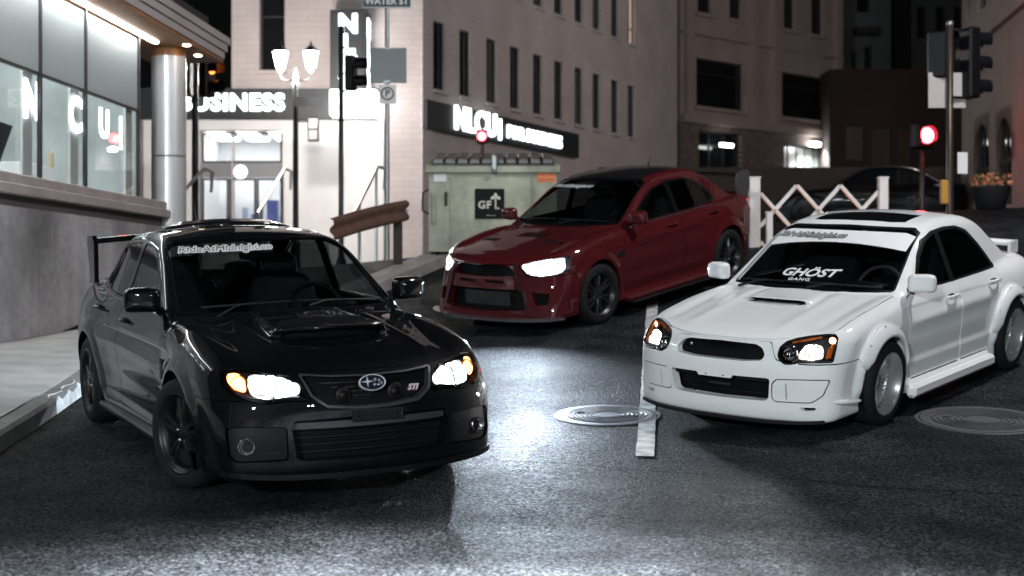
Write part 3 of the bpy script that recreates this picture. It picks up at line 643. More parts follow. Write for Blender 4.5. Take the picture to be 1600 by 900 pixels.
# ---------------------------------------------------------------- setting: road, pavements
def asphalt():
    m = bpy.data.materials.new('asphalt'); m.use_nodes = True; nt = m.node_tree; b = nt.nodes['Principled BSDF']; N = nt.nodes.new; L = nt.links.new
    b.inputs['Specular IOR Level'].default_value = .03; tc = N('ShaderNodeTexCoord'); n1 = N('ShaderNodeTexNoise'); n1.inputs['Scale'].default_value = .55; n1.inputs['Detail'].default_value = 6
    n2 = N('ShaderNodeTexNoise'); n2.inputs['Scale'].default_value = 55; n2.inputs['Detail'].default_value = 4; n2.inputs['Roughness'].default_value = .7
    v = N('ShaderNodeTexVoronoi'); v.inputs['Scale'].default_value = 78
    n3 = N('ShaderNodeTexNoise'); n3.inputs['Scale'].default_value = 2.3; n3.inputs['Detail'].default_value = 8
    for q in (n1, n2, v, n3): L(tc.outputs['Object'], q.inputs['Vector'])
    r = N('ShaderNodeValToRGB'); e = r.color_ramp.elements; e[0].position = .32; e[0].color = (.010, .011, .0125, 1); e[1].position = .70; e[1].color = (.027, .029, .032, 1); L(n1.outputs['Fac'], r.inputs['Fac'])
    r2 = N('ShaderNodeValToRGB'); e = r2.color_ramp.elements; e[0].position = .35; e[0].color = (.2, .2, .2, 1); e[1].position = .68; e[1].color = (2.5, 2.5, 2.5, 1); L(n2.outputs['Fac'], r2.inputs['Fac'])
    mx = N('ShaderNodeMix'); mx.data_type = 'RGBA'; mx.blend_type = 'MULTIPLY'; mx.inputs['Factor'].default_value = 1; L(r.outputs['Color'], mx.inputs['A']); L(r2.outputs['Color'], mx.inputs['B'])
    r3 = N('ShaderNodeMapRange'); r3.inputs['From Min'].default_value = .35; r3.inputs['From Max'].default_value = .65; r3.inputs['To Min'].default_value = .55; r3.inputs['To Max'].default_value = 1.35; L(n3.outputs['Fac'], r3.inputs['Value'])
    sc = N('ShaderNodeVectorMath'); sc.operation = 'SCALE'; L(mx.outputs['Result'], sc.inputs[0]); L(r3.outputs['Result'], sc.inputs['Scale']); L(sc.outputs['Vector'], b.inputs['Base Color'])
    rr = N('ShaderNodeMapRange'); rr.inputs['From Min'].default_value = .3; rr.inputs['From Max'].default_value = .7; rr.inputs['To Min'].default_value = .72; rr.inputs['To Max'].default_value = .95; L(n1.outputs['Fac'], rr.inputs['Value'])
    sp = N('ShaderNodeSeparateColor'); L(v.outputs['Color'], sp.inputs[0]); st = N('ShaderNodeMapRange'); st.inputs['To Min'].default_value = .25; st.inputs['To Max'].default_value = 2.1; pw = N('ShaderNodeMath'); pw.operation = 'POWER'; pw.inputs[1].default_value = 1.6; L(sp.outputs[0], pw.inputs[0]); L(pw.outputs[0], st.inputs['Value'])      # single stones, light and dark
    s2 = N('ShaderNodeVectorMath'); s2.operation = 'SCALE'; L(sc.outputs['Vector'], s2.inputs[0]); L(st.outputs[0], s2.inputs['Scale']); L(s2.outputs['Vector'], b.inputs['Base Color'])
    rs = N('ShaderNodeMath'); rs.operation = 'MULTIPLY_ADD'; rs.inputs[1].default_value = -.35; L(sp.outputs[1], rs.inputs[0]); L(rr.outputs['Result'], rs.inputs[2]); L(rs.outputs[0], b.inputs['Roughness'])
    bp = N('ShaderNodeBump'); bp.inputs['Strength'].default_value = 1.; bp.inputs['Distance'].default_value = .012; ad = N('ShaderNodeMath'); ad.operation = 'ADD'; L(v.outputs['Distance'], ad.inputs[0]); L(n2.outputs['Fac'], ad.inputs[1]); L(ad.outputs[0], bp.inputs['Height']); L(bp.outputs['Normal'], b.inputs['Normal'])
    return m
def sheet(name, xs, ys, zf, mat, kind='structure'):
    nx = len(xs); o = MB().add([(x, y, zf(x, y)) for y in ys for x in xs], [[j * nx + i, j * nx + i + 1, (j + 1) * nx + i + 1, (j + 1) * nx + i] for j in range(len(ys) - 1) for i in range(nx - 1)], True).build(name, mat); o['kind'] = kind; return o
ASPH = asphalt()
gx = [-400, -120, -40, -20] + [-12 + .5 * i for i in range(49)] + [20, 40, 120, 400]; gy = [-120, -40, -12, -6] + [-3 + .4 * i for i in range(72)] + [27, 30, 36, 45, 60, 90, 150, 400, 900]
road = sheet('road', gx, gy, street_z, ASPH)
def strip(name, pts, w, mat, lift, parent=None, n=None, jag=0.):
    """painted or tarred strip lying on the road"""
    m = MB(); P = []; pts = [Vector((a, b, 0)) for a, b in pts]; k = len(pts)
    for i, p in enumerate(pts):
        t = (pts[min(i + 1, k - 1)] - pts[max(i - 1, 0)]).normalized(); s = Vector((-t.y, t.x, 0)) * w / 2
        for q in (p + s * (1 + random.uniform(-jag, jag)), p - s * (1 + random.uniform(-jag, jag))): P.append((q.x, q.y, street_z(q.x, q.y) + lift))
    return m.add(P, [[2 * i, 2 * i + 1, 2 * i + 3, 2 * i + 2] for i in range(k - 1)]).build(name, mat, parent)
PAINT = pbr('worn road paint', (.46, .46, .45), .6, var=(9, .5), bump=(60, .4, .004))
tag(strip('lane_line', [(.865 + .105 * (y - 9.25), y) for y in np.linspace(9.25, 18.5, 60)], .125, PAINT, .009, jag=.06), kind='structure')
tag(strip('tar_seam', [(x, 9.22 - .33 * (x + .25) + .03 * math.sin(x * 5)) for x in np.linspace(-.45, 3.6, 60)], .014, pbr('tar', (.006, .006, .007), .95, spec=.1), .004, jag=.4), kind='structure')
def slope_frame(x, y, lift=0.):
    e = .3; n = Vector((-(street_z(x + e, y) - street_z(x - e, y)) / (2 * e), -(street_z(x, y + e) - street_z(x, y - e)) / (2 * e), 1)).normalized()
    M = n.to_track_quat('Z', 'Y').to_matrix().to_4x4(); M.translation = Vector((x, y, street_z(x, y) + lift)); return M
def manhole(x, y, r, label, mat):
    prof = [(.001, .007), (r * .22, .007), (r * .23, .003)]
    for k in range(6):
        a = r * (.29 + .085 * k); prof += [(a, .003), (a + .006, .011), (a + r * .032, .011), (a + r * .032 + .006, .003)]
    prof += [(r * .83, .003), (r * .835, .008), (r * .93, .008)]
    o = MB().lathe(prof, 72, smooth=False).build('manhole_cover', mat); o.matrix_world = slope_frame(x, y, .002); tag(o, label, 'manhole', 'manhole covers in the road')
    MB().lathe([(r * .945, .001), (r * .95, .007), (r, .007), (r * 1.02, .0)], 72, smooth=False).build('manhole_frame', mat, o)
    for k in range(2): MB().box((r * .52 * (1 if k else -1), r * .12, .0115), (.05, .022, .004)).build('lifting_slot', pbr('dark slot', (.01, .01, .01), .9), o)  # slots drawn as dark bars on the cover
IRON = pbr('worn cast iron', (.20, .21, .235), .45, .8, var=(14, .25), bump=(40, .3, .003)); IRON2 = pbr('dull cast iron', (.055, .056, .06), .6, .5, var=(12, .25), bump=(40, .3, .003))
manhole(.72, 10.72, .40, 'shiny round manhole cover half crossed by the white lane line', IRON); manhole(3.42, 10.35, .47, 'dull dark manhole cover beside the front wheel of the white car', IRON2)
# left pavement: slabs between kerb and retaining wall
CONC = pbr('pavement concrete', (.38, .38, .37), .75, var=(2.5, .22), bump=(45, .3, .004)); KERB = pbr('kerb concrete', (.17, .17, .165), .8, var=(5, .3), bump=(30, .5, .006))
kx = lambda y: -3.45 - .09 * (y - 9.6); wxl = lambda y: -5.4 + .072 * (y - 15); wz = lambda y: -.574 + .035 * (y - 15)
def pave_z(x, y):
    t = (x - kx(y)) / (wxl(y) - kx(y)); return (street_z(kx(y), y) + .13) * (1 - t) + wz(y) * t
pv = empty('pavement', (0, 0, 0)); pv['kind'] = 'structure'; ysl = [4.0, 6.2, 8.4, 10.6, 12.95, 15.2, 17.4, 19.6, 21.6]
for y0, y1 in zip(ysl[:-1], ysl[1:]):
    n = 6; P = []
    for j in range(n + 1):
        y = y0 + .008 + (y1 - y0 - .016) * j / n
        for t in (0, .5, 1.0):
            x = kx(y) - .16 + (wxl(y) - kx(y) + .16) * t; P.append((x, y, pave_z(x, y)))
    k = len(P); P += [(x, y, z - .12) for x, y, z in P]; F = [[3 * j + i, 3 * j + 3 + i, 3 * j + 4 + i, 3 * j + 1 + i] for j in range(n) for i in range(2)]
    F += [[i, i + 1, k + i + 1, k + i] for i in range(2)] + [[3 * n + i + 1, 3 * n + i, k + 3 * n + i, k + 3 * n + i + 1] for i in range(2)] + [[3 * j + i, 3 * j + 3 + i, k + 3 * j + 3 + i, k + 3 * j + i] if i else [3 * j + 3, 3 * j, k + 3 * j, k + 3 * j + 3] for j in range(n) for i in (0, 2)]
    MB().add(P, F).build('slab', CONC, pv)
kb = empty('kerb', (0, 0, 0)); kb['kind'] = 'structure'
for y0, y1 in zip(np.arange(4, 21, 1.5), np.arange(5.5, 22.5, 1.5)):
    P = []; ys = np.linspace(y0 + .004, y1 - .004, 4)
    for y in ys:
        x = kx(y); zt = street_z(x, y) + .13; P += [(x + .01, y, zt - .2), (x, y, zt - .025), (x - .025, y, zt + .002), (x - .155, y, zt + .002), (x - .155, y, zt - .2)]
    MB().add(P, [[5 * i + j, 5 * i + j + 1, 5 * i + 6 + j, 5 * i + 5 + j] for i in range(3) for j in range(4)] + [[4, 3, 2, 1, 0], [15, 16, 17, 18, 19]]).build('kerb_stone', KERB, kb)
# worn white paint and a patch of old snow against the kerb
P = []; ys = np.linspace(11.2, 12.2, 9)
for i, y in enumerate(ys): P += [(kx(y) + .012, y, street_z(kx(y), y) + .004), (kx(y) + .004, y, street_z(kx(y), y) + .10 + .02 * math.sin(i * 2.1)), (kx(y) - .06 - .03 * math.sin(i * 1.7), y, street_z(kx(y), y) + .137)]
tag(MB().add(P, [[3 * i + j, 3 * i + 1 + j, 3 * i + 4 + j, 3 * i + 3 + j] for i in range(8) for j in range(2)]).build('kerb_paint', pbr('white kerb paint', (.7, .7, .69), .7, var=(9, .3))), kind='structure')
# ---------------------------------------------------------------- helpers for buildings
def wall(name, L, z0, z1, ops, mat, parent, depth=.25, y=0., thick=.35, x0=0.):
    """wall in the local xz plane (front at y) with openings (xa, xb, za, zb) and reveals"""
    xs = sorted({x0, L} | {v for o in ops for v in o[:2]}); zs = sorted({z0, z1} | {v for o in ops for v in o[2:4]}); m = MB()
    for xa, xb in zip(xs[:-1], xs[1:]):
        for za, zb in zip(zs[:-1], zs[1:]):
            cx, cz = (xa + xb) / 2, (za + zb) / 2
            if any(o[0] < cx < o[1] and o[2] < cz < o[3] for o in ops): continue
            m.add([(xa, y, za), (xb, y, za), (xb, y, zb), (xa, y, zb)], [[0, 1, 2, 3]])
    for xa, xb, za, zb in [o[:4] for o in ops]:
        d = y + depth; m.add([(xa, y, za), (xb, y, za), (xb, y, zb), (xa, y, zb), (xa, d, za), (xb, d, za), (xb, d, zb), (xa, d, zb)], [[0, 4, 5, 1], [1, 5, 6, 2], [2, 6, 7, 3], [3, 7, 4, 0]])
    m.add([(x0, y, z0), (L, y, z0), (L, y, z1), (x0, y, z1), (x0, y + thick, z0), (L, y + thick, z0), (L, y + thick, z1), (x0, y + thick, z1)], [[1, 5, 6, 2], [4, 0, 3, 7], [3, 2, 6, 7]])
    return m.build(name, mat, parent)
def window(xa, xb, za, zb, parent, pane, frame, depth=.2, bars=(), hbars=(), fw=.05, name='window'):
    """frame with its pane and glazing bars in an opening"""
    m = MB(); y = depth
    for a, b in (((xa, za), (xb, za)), ((xa, zb), (xb, zb))): m.box(((xa + xb) / 2, y, a[1] + (fw / 2 if a[1] == za else -fw / 2)), (xb - xa, .06, fw))
    for x in (xa + fw / 2, xb - fw / 2): m.box((x, y, (za + zb) / 2), (fw, .058, zb - za - 2 * fw))
    for t in bars: m.box((xa + (xb - xa) * t, y, (za + zb) / 2), (fw * .8, .05, zb - za - 2 * fw))
    for t in hbars: m.box(((xa + xb) / 2, y, za + (zb - za) * t), (xb - xa - 2 * fw, .048, fw * .8))
    o = m.build(name, frame, parent); MB().add([(xa + fw, y + .01, za + fw), (xb - fw, y + .01, za + fw), (xb - fw, y + .01, zb - fw), (xa + fw, y + .01, zb - fw)], [[0, 1, 2, 3]]).build('pane', pane, o); return o
DARKPANE = pbr('dark window glass', (.008, .009, .011), .06, coat=.5); FRAMED = pbr('dark frame', (.02, .02, .022), .5); FRAMEW = pbr('white frame', (.62, .62, .61), .45); GL = glassm('shop glass', (.93, .96, .95), 1.45)
STUCCO = painted_brick('painted brick', (.52, .455, .445)); STONE = pbr('pink stone coping', (.42, .37, .36), .7, var=(3, .15), bump=(40, .2, .004)); WALLC = streaked('stained concrete', (.42, .415, .42)); WHITEW = pbr('white cladding', (.74, .73, .73), .6, var=(2, .05)); DARKBAND = pbr('sign band', (.016, .019, .023), .5)
# ---------------------------------------------------------------- glazed corner building on the left
def frostm():
    m = bpy.data.materials.new('frosted glass'); m.use_nodes = True; nt = m.node_tree; b = nt.nodes['Principled BSDF']; b.inputs['Base Color'].default_value = (.50, .54, .54, 1); b.inputs['Roughness'].default_value = .2; o = nt.nodes['Material Output']
    t = nt.nodes.new('ShaderNodeBsdfTranslucent'); t.inputs['Color'].default_value = (.62, .68, .68, 1); x = nt.nodes.new('ShaderNodeMixShader'); x.inputs[0].default_value = .22; nt.links.new(b.outputs[0], x.inputs[1]); nt.links.new(t.outputs[0], x.inputs[2]); nt.links.new(x.outputs[0], o.inputs[0]); return m
FROST = frostm()
bl = empty('glass_building', (wxl(8.0), 8.0, 0), math.atan2(1, .072)); tag(bl, 'low glass-fronted building with lit showroom above a stained concrete wall', 'building')
# local x runs up the street, local y points away from the street (left)
LL = 12.75; S0 = lambda y: (y - 8.0) * math.hypot(1, .072)
MB().box((LL / 2, .20, -.55), (LL, .40, 2.86)).build('retaining_wall', WALLC, bl)
for k, y in enumerate((12.4,)): MB().box((S0(y), -.002, -.5), (.018, .012, 2.7)).build('wall_joint', pbr('joint shadow gap', (.05, .05, .05), .9), bl)
MB().box((LL / 2, .22, .945), (LL, .36, .125)).build('wall_shadow_band', pbr('coping shadow band', (.085, .075, .075), .8, var=(3, .2)), bl)  # shadow under the ledge put into the band's dark colour
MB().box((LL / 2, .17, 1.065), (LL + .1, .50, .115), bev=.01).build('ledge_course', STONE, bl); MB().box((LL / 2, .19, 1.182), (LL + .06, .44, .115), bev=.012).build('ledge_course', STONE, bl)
mull = [S0(y) for y in (10.2, 11.75, 13.3, 14.85, 16.3, 17.7, 19.67)]
for x in mull: MB().box((x, .11, 2.37), (.05, .045, 2.26)).build('mullion', FRAMED, bl)
for a, b in zip([S0(8.4)] + mull[:-1], mull):
    MB().box(((a + b) / 2, .125, 1.84), (b - a - .05, .012, 1.20)).build('glass_pane', GL, bl)
    MB().box(((a + b) / 2, .12, 2.95), (b - a - .05, .014, .98)).build('frosted_pane', FROST, bl)
    MB().box(((a + b) / 2, .12, 2.452), (b - a - .05, .05, .03)).build('transom', FRAMED, bl)
    MB().box((b - .16, .20, 1.86), (.26, .03, 1.2)).build('white_pier', WHITEW, bl)
# room behind the glass
room = MB(); x0, x1 = 0, S0(19.85)
room.add([(x0, 4.2, 1.24), (x1, 4.2, 1.24), (x1, 4.2, 3.6), (x0, 4.2, 3.6)], [[0, 1, 2, 3]]).add([(x0, .2, 1.235), (x1, .2, 1.235), (x1, 4.2, 1.235), (x0, 4.2, 1.235)], [[0, 1, 2, 3]]).add([(x0, .14, 3.44), (x1, .14, 3.44), (x1, 4.2, 3.44), (x0, 4.2, 3.44)], [[3, 2, 1, 0]]).add([(x1, .14, 1.24), (x1, 4.2, 1.24), (x1, 4.2, 3.4), (x1, .14, 3.4)], [[3, 2, 1, 0]]).add([(x0, .14, 1.24), (x0, 4.2, 1.24), (x0, 4.2, 3.4), (x0, .14, 3.4)], [[0, 1, 2, 3]])
room.build('showroom_walls', pbr('showroom paint', (.42, .44, .44), .7, var=(1.2, .25)), bl)
for x in (S0(9.5), S0(11.5), S0(13.5), S0(15.2), S0(16.9), S0(18.6)):
    for y in (.34, 1.5, 2.9): MB().box((x, y, 3.42), (1.15, .32, .02)).build('ceiling_light', emis('showroom tube', (.93, .98, 1), SHOW), bl)
for a, b, y, z0, z1, nm, mt in ((S0(15.0), S0(16.2), 2.2, 1.24, 2.02, 'counter', WHITEW), (S0(17.8), S0(19.2), 2.6, 1.24, 1.95, 'counter', pbr('navy counter', (.05, .07, .14), .4)), (S0(12.0), S0(14.0), 2.4, 1.24, 2.0, 'counter', WHITEW), (S0(17.9), S0(19.0), 1.3, 1.24, 1.60, 'display_plinth', WHITEW)): MB().box(((a + b) / 2, y, (z0 + z1) / 2), (b - a, .6, z1 - z0), bev=.01).build(nm, mt, bl)
for a, b in ((S0(14.3), S0(15.4)), (S0(16.6), S0(17.35))):       # door frames on the back wall
    m = MB(); m.box(((a + b) / 2, 3.9, 2.78), (b - a, .1, .12)); m.box((a, 3.9, 2.0), (.14, .1, 1.6)); m.box((b, 3.9, 2.0), (.14, .1, 1.6)); m.build('inner_door_frame', WHITEW, bl)
    MB().box(((a + b) / 2, 4.0, 2.0), (b - a - .2, .04, 1.5)).build('inner_door', pbr('grey door', (.25, .26, .27), .5), bl)
for x, y in ((S0(16.55), .75), (S0(16.95), .95)):                 # dark tilted screens on stands
    o = MB().box((x, y, 1.72), (.05, .26, .46), m=Matrix.Rotation(.35, 3, 'X') @ Matrix.Rotation(.5, 3, 'Z')).build('display_screen', pbr('screen black', (.01, .01, .011), .2), bl); MB().box((x, y, 1.40), (.06, .06, .32)).build('screen_stand', pbr('screen black', (.01, .01, .011), .2), bl)
LET = emis('lit lettering', (.92, .97, 1), LETTER)
for k, (y, yy, w, h_, z, col) in enumerate(((15.55, 3.95, .7, .5, 2.3, (.08, .09, .10)), (16.95, 2.2, .35, .9, 1.75, (.03, .03, .033)), (17.0, 4.0, .9, .35, 2.6, (.10, .11, .12)), (18.4, 3.9, .8, .5, 2.35, (.30, .34, .36)), (18.9, 1.9, .45, .5, 1.5, (.03, .04, .07)), (19.3, 1.2, .10, .5, 1.6, (.55, .45, .30)))):
    MB().box((S0(y), yy, z), (w, .06, h_), bev=.01).build('wall_display' if yy > 3 else 'display_stand', pbr('display tone %d' % k, col, .5), bl)
for ch, y, z, s in (('N', 16.2, 2.12, .60), ('C', 17.52, 2.12, .60), ('U', 18.5, 2.12, .52), ('|', 19.12, 2.12, .46)):
    text_obj('lit_letter', ch, s, LET, bl, (S0(y), .16, z), (PI / 2, 0, 0), .008, .03 * s)  # a sign's reflection in the panes, built as glowing letters behind the glass
# eave with lit wooden soffit, fascia and LED strip
ev = S0(22.0); MB().box((ev / 2, .12, 3.505), (ev, 1.12, .05)).build('soffit', pbr('wood soffit', (.34, .15, .06), .5, var=(6, .2)), bl)
for k, (z, d) in enumerate(((3.585, .58), (3.70, .61), (3.815, .64))): MB().box((ev / 2 + .03 * k, .12, z), (ev + .06 * k, 2 * d, .105)).build('fascia_board', pbr('fascia paint', (.50, .45, .44), .6), bl)
MB().box((ev / 2, .2, 4.0), (ev - .3, .9, .3)).build('roof_upstand', pbr('roof felt', (.03, .03, .032), .8), bl)
MB().box((S0(20.1) / 2, .0, 3.47), (S0(20.1), .07, .022)).build('led_strip', emis('led strip', (.93, .98, 1), LED), bl)
MB().box((LL / 2 - .7, 4.4, 1.2), (LL - 1.4, .3, 5.0)).build('rear_wall', pbr('back wall', (.2, .19, .19), .8), bl)
cl = S0(20.75); MB().lathe([(.25, -.2), (.25, 1.9)], 40, (cl, .02, 0)).build('column_drum', pbr('column cladding', (.58, .59, .60), .32, .3), bl); MB().lathe([(.25, 1.92), (.25, 3.36)], 40, (cl, .02, 0)).build('column_drum', pbr('column cladding', (.58, .59, .60), .32, .3), bl); MB().lathe([(.235, 3.36), (.235, 3.49)], 40, (cl, .02, 0)).build('column_neck_glow', pbr('wood soffit', (.34, .15, .06), .5), bl)  # neck in soffit orange: warm light on the column put into its colour
for x, y in ((S0(21.3), -.25), (S0(20.4), -.35), (S0(21.6), .35)): MB().lathe([(.001, 3.472), (.05, 3.472), (.055, 3.482)], 20, (x, y, 0)).build('soffit_downlight', emis('warm downlight', (1, .78, .5), 40), bl)
# ---------------------------------------------------------------- pale corner building with the lit shop front
YB = 36.0; PX = lambda u, Y=YB: (u - 800) * Y / 2222.2; PZ = lambda v, Y=YB: (450 - v) * Y / 2222.2
bc = empty('corner_building', (PX(657), YB, 0), 0.); tag(bc, 'pale rendered corner building with lit sign bands and a white shop entrance', 'building')
fx = lambda u: PX(u) - PX(657)                                     # local x along the front, right end at the corner
W0 = fx(215); ops = [(fx(405), fx(445), PZ(110), 8.6), (fx(312), fx(442), 1.15, PZ(204))]
fr = empty('shop_front', (0, 0, 0), 0, bc)
wall('front_wall', 0, -1.0, 13, [(fx(405), fx(445), PZ(110), 8.6), (fx(362.5), fx(442), 1.15, PZ(204))], STUCCO, bc, .3, 0., .4, fx(362)); wall('low_front_wall', fx(362), -1.0, PZ(138), [(fx(312), fx(361.5), 1.15, PZ(204))], STUCCO, bc, .3, 0., .4, W0)
for a, b in ((fx(225), fx(312)), (fx(442), fx(600))): MB().box(((a + b) / 2, -.04, (PZ(188) + .3) / 2), (b - a, .08, PZ(188) - .3)).build('white_panel', WHITEW, bc)
MB().box(((fx(312) + fx(442)) / 2, -.04, (PZ(188) + PZ(204)) / 2), (fx(442) - fx(312), .08, PZ(188) - PZ(204))).build('white_panel', WHITEW, bc)
MB().box(((fx(215) + fx(592)) / 2, -.12, (PZ(187) + PZ(140)) / 2), (fx(592) - fx(215), .2, PZ(140) - PZ(187))).build('sign_band', DARKBAND, bc)
text_obj('lit_letters', 'BUSINESS', .58, LET, bc, (fx(447), -.24, PZ(163)), (PI / 2, 0, 0), .03, .022, 0, 1.12, 'RIGHT')
window(fx(405), fx(445), PZ(110), 8.6, bc, DARKPANE, FRAMED, .22, hbars=(.45,)); MB().box((fx(425), -.04, PZ(113)), (fx(449) - fx(401), .12, .08)).build('window_sill', STUCCO, bc)
# entrance: transom window, header, double glass doors, lit room
window(fx(314), fx(440), PZ(254), PZ(206), bc, GL, FRAMED, .12); MB().box((fx(377), .12, (PZ(254) + PZ(277)) / 2), (fx(442) - fx(312), .08, PZ(254) - PZ(277))).build('door_header', pbr('grey header', (.25, .25, .27), .5), bc)
MB().lathe([(.001, .02), (.16, .02), (.17, 0)], 32, (fx(375), .07, PZ(268)), m=Matrix.Rotation(PI / 2, 3, 'X')).build('round_lit_logo', emis('lit logo', (1, 1, 1), 3), bc)
for a, b in ((314, 356), (357, 399), (400, 440)): window(fx(a), fx(b), 1.16, PZ(278), bc, GL, FRAMED, .12, name='glass_door')
rm = MB(); xa, xb, zt = fx(300), fx(452), PZ(200)
rm.add([(xa, 3.5, 1.1), (xb, 3.5, 1.1), (xb, 3.5, zt), (xa, 3.5, zt)], [[0, 1, 2, 3]]).add([(xa, .3, 1.12), (xb, .3, 1.12), (xb, 3.5, 1.12), (xa, 3.5, 1.12)], [[0, 1, 2, 3]]).add([(xa, .3, zt), (xb, .3, zt), (xb, 3.5, zt), (xa, 3.5, zt)], [[3, 2, 1, 0]]).add([(xa, .3, 1.1), (xa, 3.5, 1.1), (xa, 3.5, zt), (xa, .3, zt)], [[0, 1, 2, 3]]).add([(xb, .3, 1.1), (xb, 3.5, 1.1), (xb, 3.5, zt), (xb, .3, zt)], [[3, 2, 1, 0]])
rm.build('shop_room', pbr('shop paint', (.75, .75, .76), .6), bc)
for i in range(3):
    for j in range(2): MB().box((fx(325 + 50 * i), 1.1 + 1.4 * j, zt - .03), (.55, .55, .03)).build('shop_light', emis('shop panel', (.95, .98, 1), SHOP), bc)
for u0, u1, z1, y, mt in ((395, 412, 2.35, 2.2, (.08, .10, .30)), (365, 378, 2.0, 2.6, (.10, .14, .35)), (345, 352, 2.2, 3.0, (.35, .38, .5)), (318, 338, 1.9, 2.4, (.6, .6, .62)), (418, 436, 1.9, 2.0, (.12, .2, .4))): MB().box(((fx(u0) + fx(u1)) / 2, y, (1.12 + z1) / 2), (fx(u1) - fx(u0), .3, z1 - 1.12)).build('shop_display', pbr('display %d' % u0, mt, .5), bc)
MB().box((fx(326), .45, 1.30), (fx(340) - fx(308), .3, .32)).build('orange_mat_box', pbr('orange plastic', (.75, .12, .02), .5), bc)
# projecting sign box
sb = empty('blade_sign', (PX(522), YB - .85, 0), 0.); tag(sb, 'tall dark box sign with white lit letters at the building corner', 'sign')
bw = PX(578) - PX(522); MB().box((bw / 2, .42, (PZ(25) + PZ(146)) / 2), (bw, .8, PZ(25) - PZ(146)), bev=.02).build('sign_box', DARKBAND, sb); MB().box((bw / 2 + .12, .45, (PZ(147) + PZ(186)) / 2), (bw + .25, .86, PZ(147) - PZ(186)), bev=.02).build('lit_panel', emis('lit sign panel', (.95, .98, 1), 8.), sb)
for i, ch in enumerate('NLCU'): text_obj('lit_letter', ch, .62, LET, sb, (bw * .50, -.01, PZ(48) - .50 * i), (PI / 2, 0, 0), .02, .03); text_obj('lit_letter', ch, .62, LET, sb, (bw + .012, .42, PZ(52) - .50 * i), (PI / 2, 0, PI / 2), .02, .03)
# side wall running up the cross street
A2 = math.atan2(1, .514); H2 = math.hypot(1, .514); s_of = lambda u: (20.82 / (.514 - (u - 800) / 2222.2) - YB) * H2
sd = empty('side_wing', (0, 0, 0), A2 - 0, bc); SL = s_of(1058); us = [677, 718, 760, 797, 833, 866, 898, 926, 955, 981]; w2 = []
for u in us:
    s = s_of(u); w2 += [(s, s + .62, 5.12, 6.88), (s, s + .62, 8.30, 10.06)]
wall('side_wall', SL, -1.0, 13, w2, STUCCO, bc, .15, 0., .4).rotation_euler = (0, 0, A2)
bpy.data.objects.remove(sd); bpy.data.objects.remove(fr)
BLIND = pbr('drawn blind behind glass', (.05, .048, .047), .3, coat=.5)
for i, (a, b, za, zb) in enumerate(w2):
    lit = i == 19
    o = window(a, b, za, zb, bc, emis('lit warm window', (1, .72, .52), .55) if lit else (BLIND if i in (4, 7, 9, 12, 15) else DARKPANE), FRAMED, .11, bars=(.5,) if lit else (), hbars=(.3,) if lit else (), fw=.04); o.rotation_euler = (0, 0, A2)
    q = MB().box(((a + b) / 2, -.02, za - .05), (b - a + .12, .12, .09)).build('window_sill', STUCCO, bc); q.rotation_euler = (0, 0, A2)
o = MB().box((s_of(897) / 2 + .05, -.08, 4.41), (s_of(897) - .02, .14, .74)).build('sign_band', DARKBAND, bc); o.rotation_euler = (0, 0, A2)
R2 = Matrix.Rotation(A2, 3, 'Z')
text_obj('lit_letters', 'NLCU', .86, LET, bc, R2 @ Vector(((s_of(703) + s_of(766)) / 2, -.17, 4.44)), (PI / 2, 0, A2), .03, .022, 0, 1.05, sx=1.0)
o = MB().box(((s_of(773)), -.17, 4.40), (.10, .05, .58)).build('lit_divider', LET, bc); o.rotation_euler = (0, 0, A2)
text_obj('lit_letters', 'FOR BUSINESS', .50, LET, bc, R2 @ Vector(((s_of(780) + s_of(873)) / 2, -.17, 4.38)), (PI / 2, 0, A2), .03, .008, 0, 1.05, sx=1.08)
o = MB().box((s_of(800), -.03, 3.2), (s_of(890) - s_of(690), .05, .12)).build('string_course', STUCCO, bc); o.rotation_euler = (0, 0, A2)
o = wall('corner_pilaster', .5, -1, 13, [], STUCCO, bc, 0, -.06, .2, .0); o.rotation_euler = (0, 0, A2)
# entrance steps and handrails
st = empty('entrance_steps', (PX(375), YB - .1, 0)); tag(st, 'concrete steps up to the lit shop entrance', 'steps')
gz0 = street_z(PX(375), 33.5)
for i in range(6): MB().box((0, -.25 - .32 * i - .16, (1.12 - .165 * i + gz0 - .3) / 2), (4.6, .32 + .02, 1.12 - .165 * i - gz0 + .3)).build('step', CONC, st)
STEEL = pbr('galvanised rail', (.55, .56, .57), .3, .8)
def handrail(x, label):
    t = empty('handrail', (x, YB - .2, 0)); tag(t, label, 'handrail', 'handrails of the shop entrance'); z1 = 1.12 + .92
    MB().tube([(0, -.1, z1 - .3), (0, -.1, z1), (0, -.3, z1 + .02), (0, -2.3, z1 - 1.02), (0, -2.5, z1 - 1.1)], .028, 8).build('rail', STEEL, t)
    for y, h in ((-.25, 0), (-2.2, .99)): MB().tube([(0, y, z1 - h), (0, y, z1 - h - 1.0)], .024, 8).build('rail_post', STEEL, t)
    return t
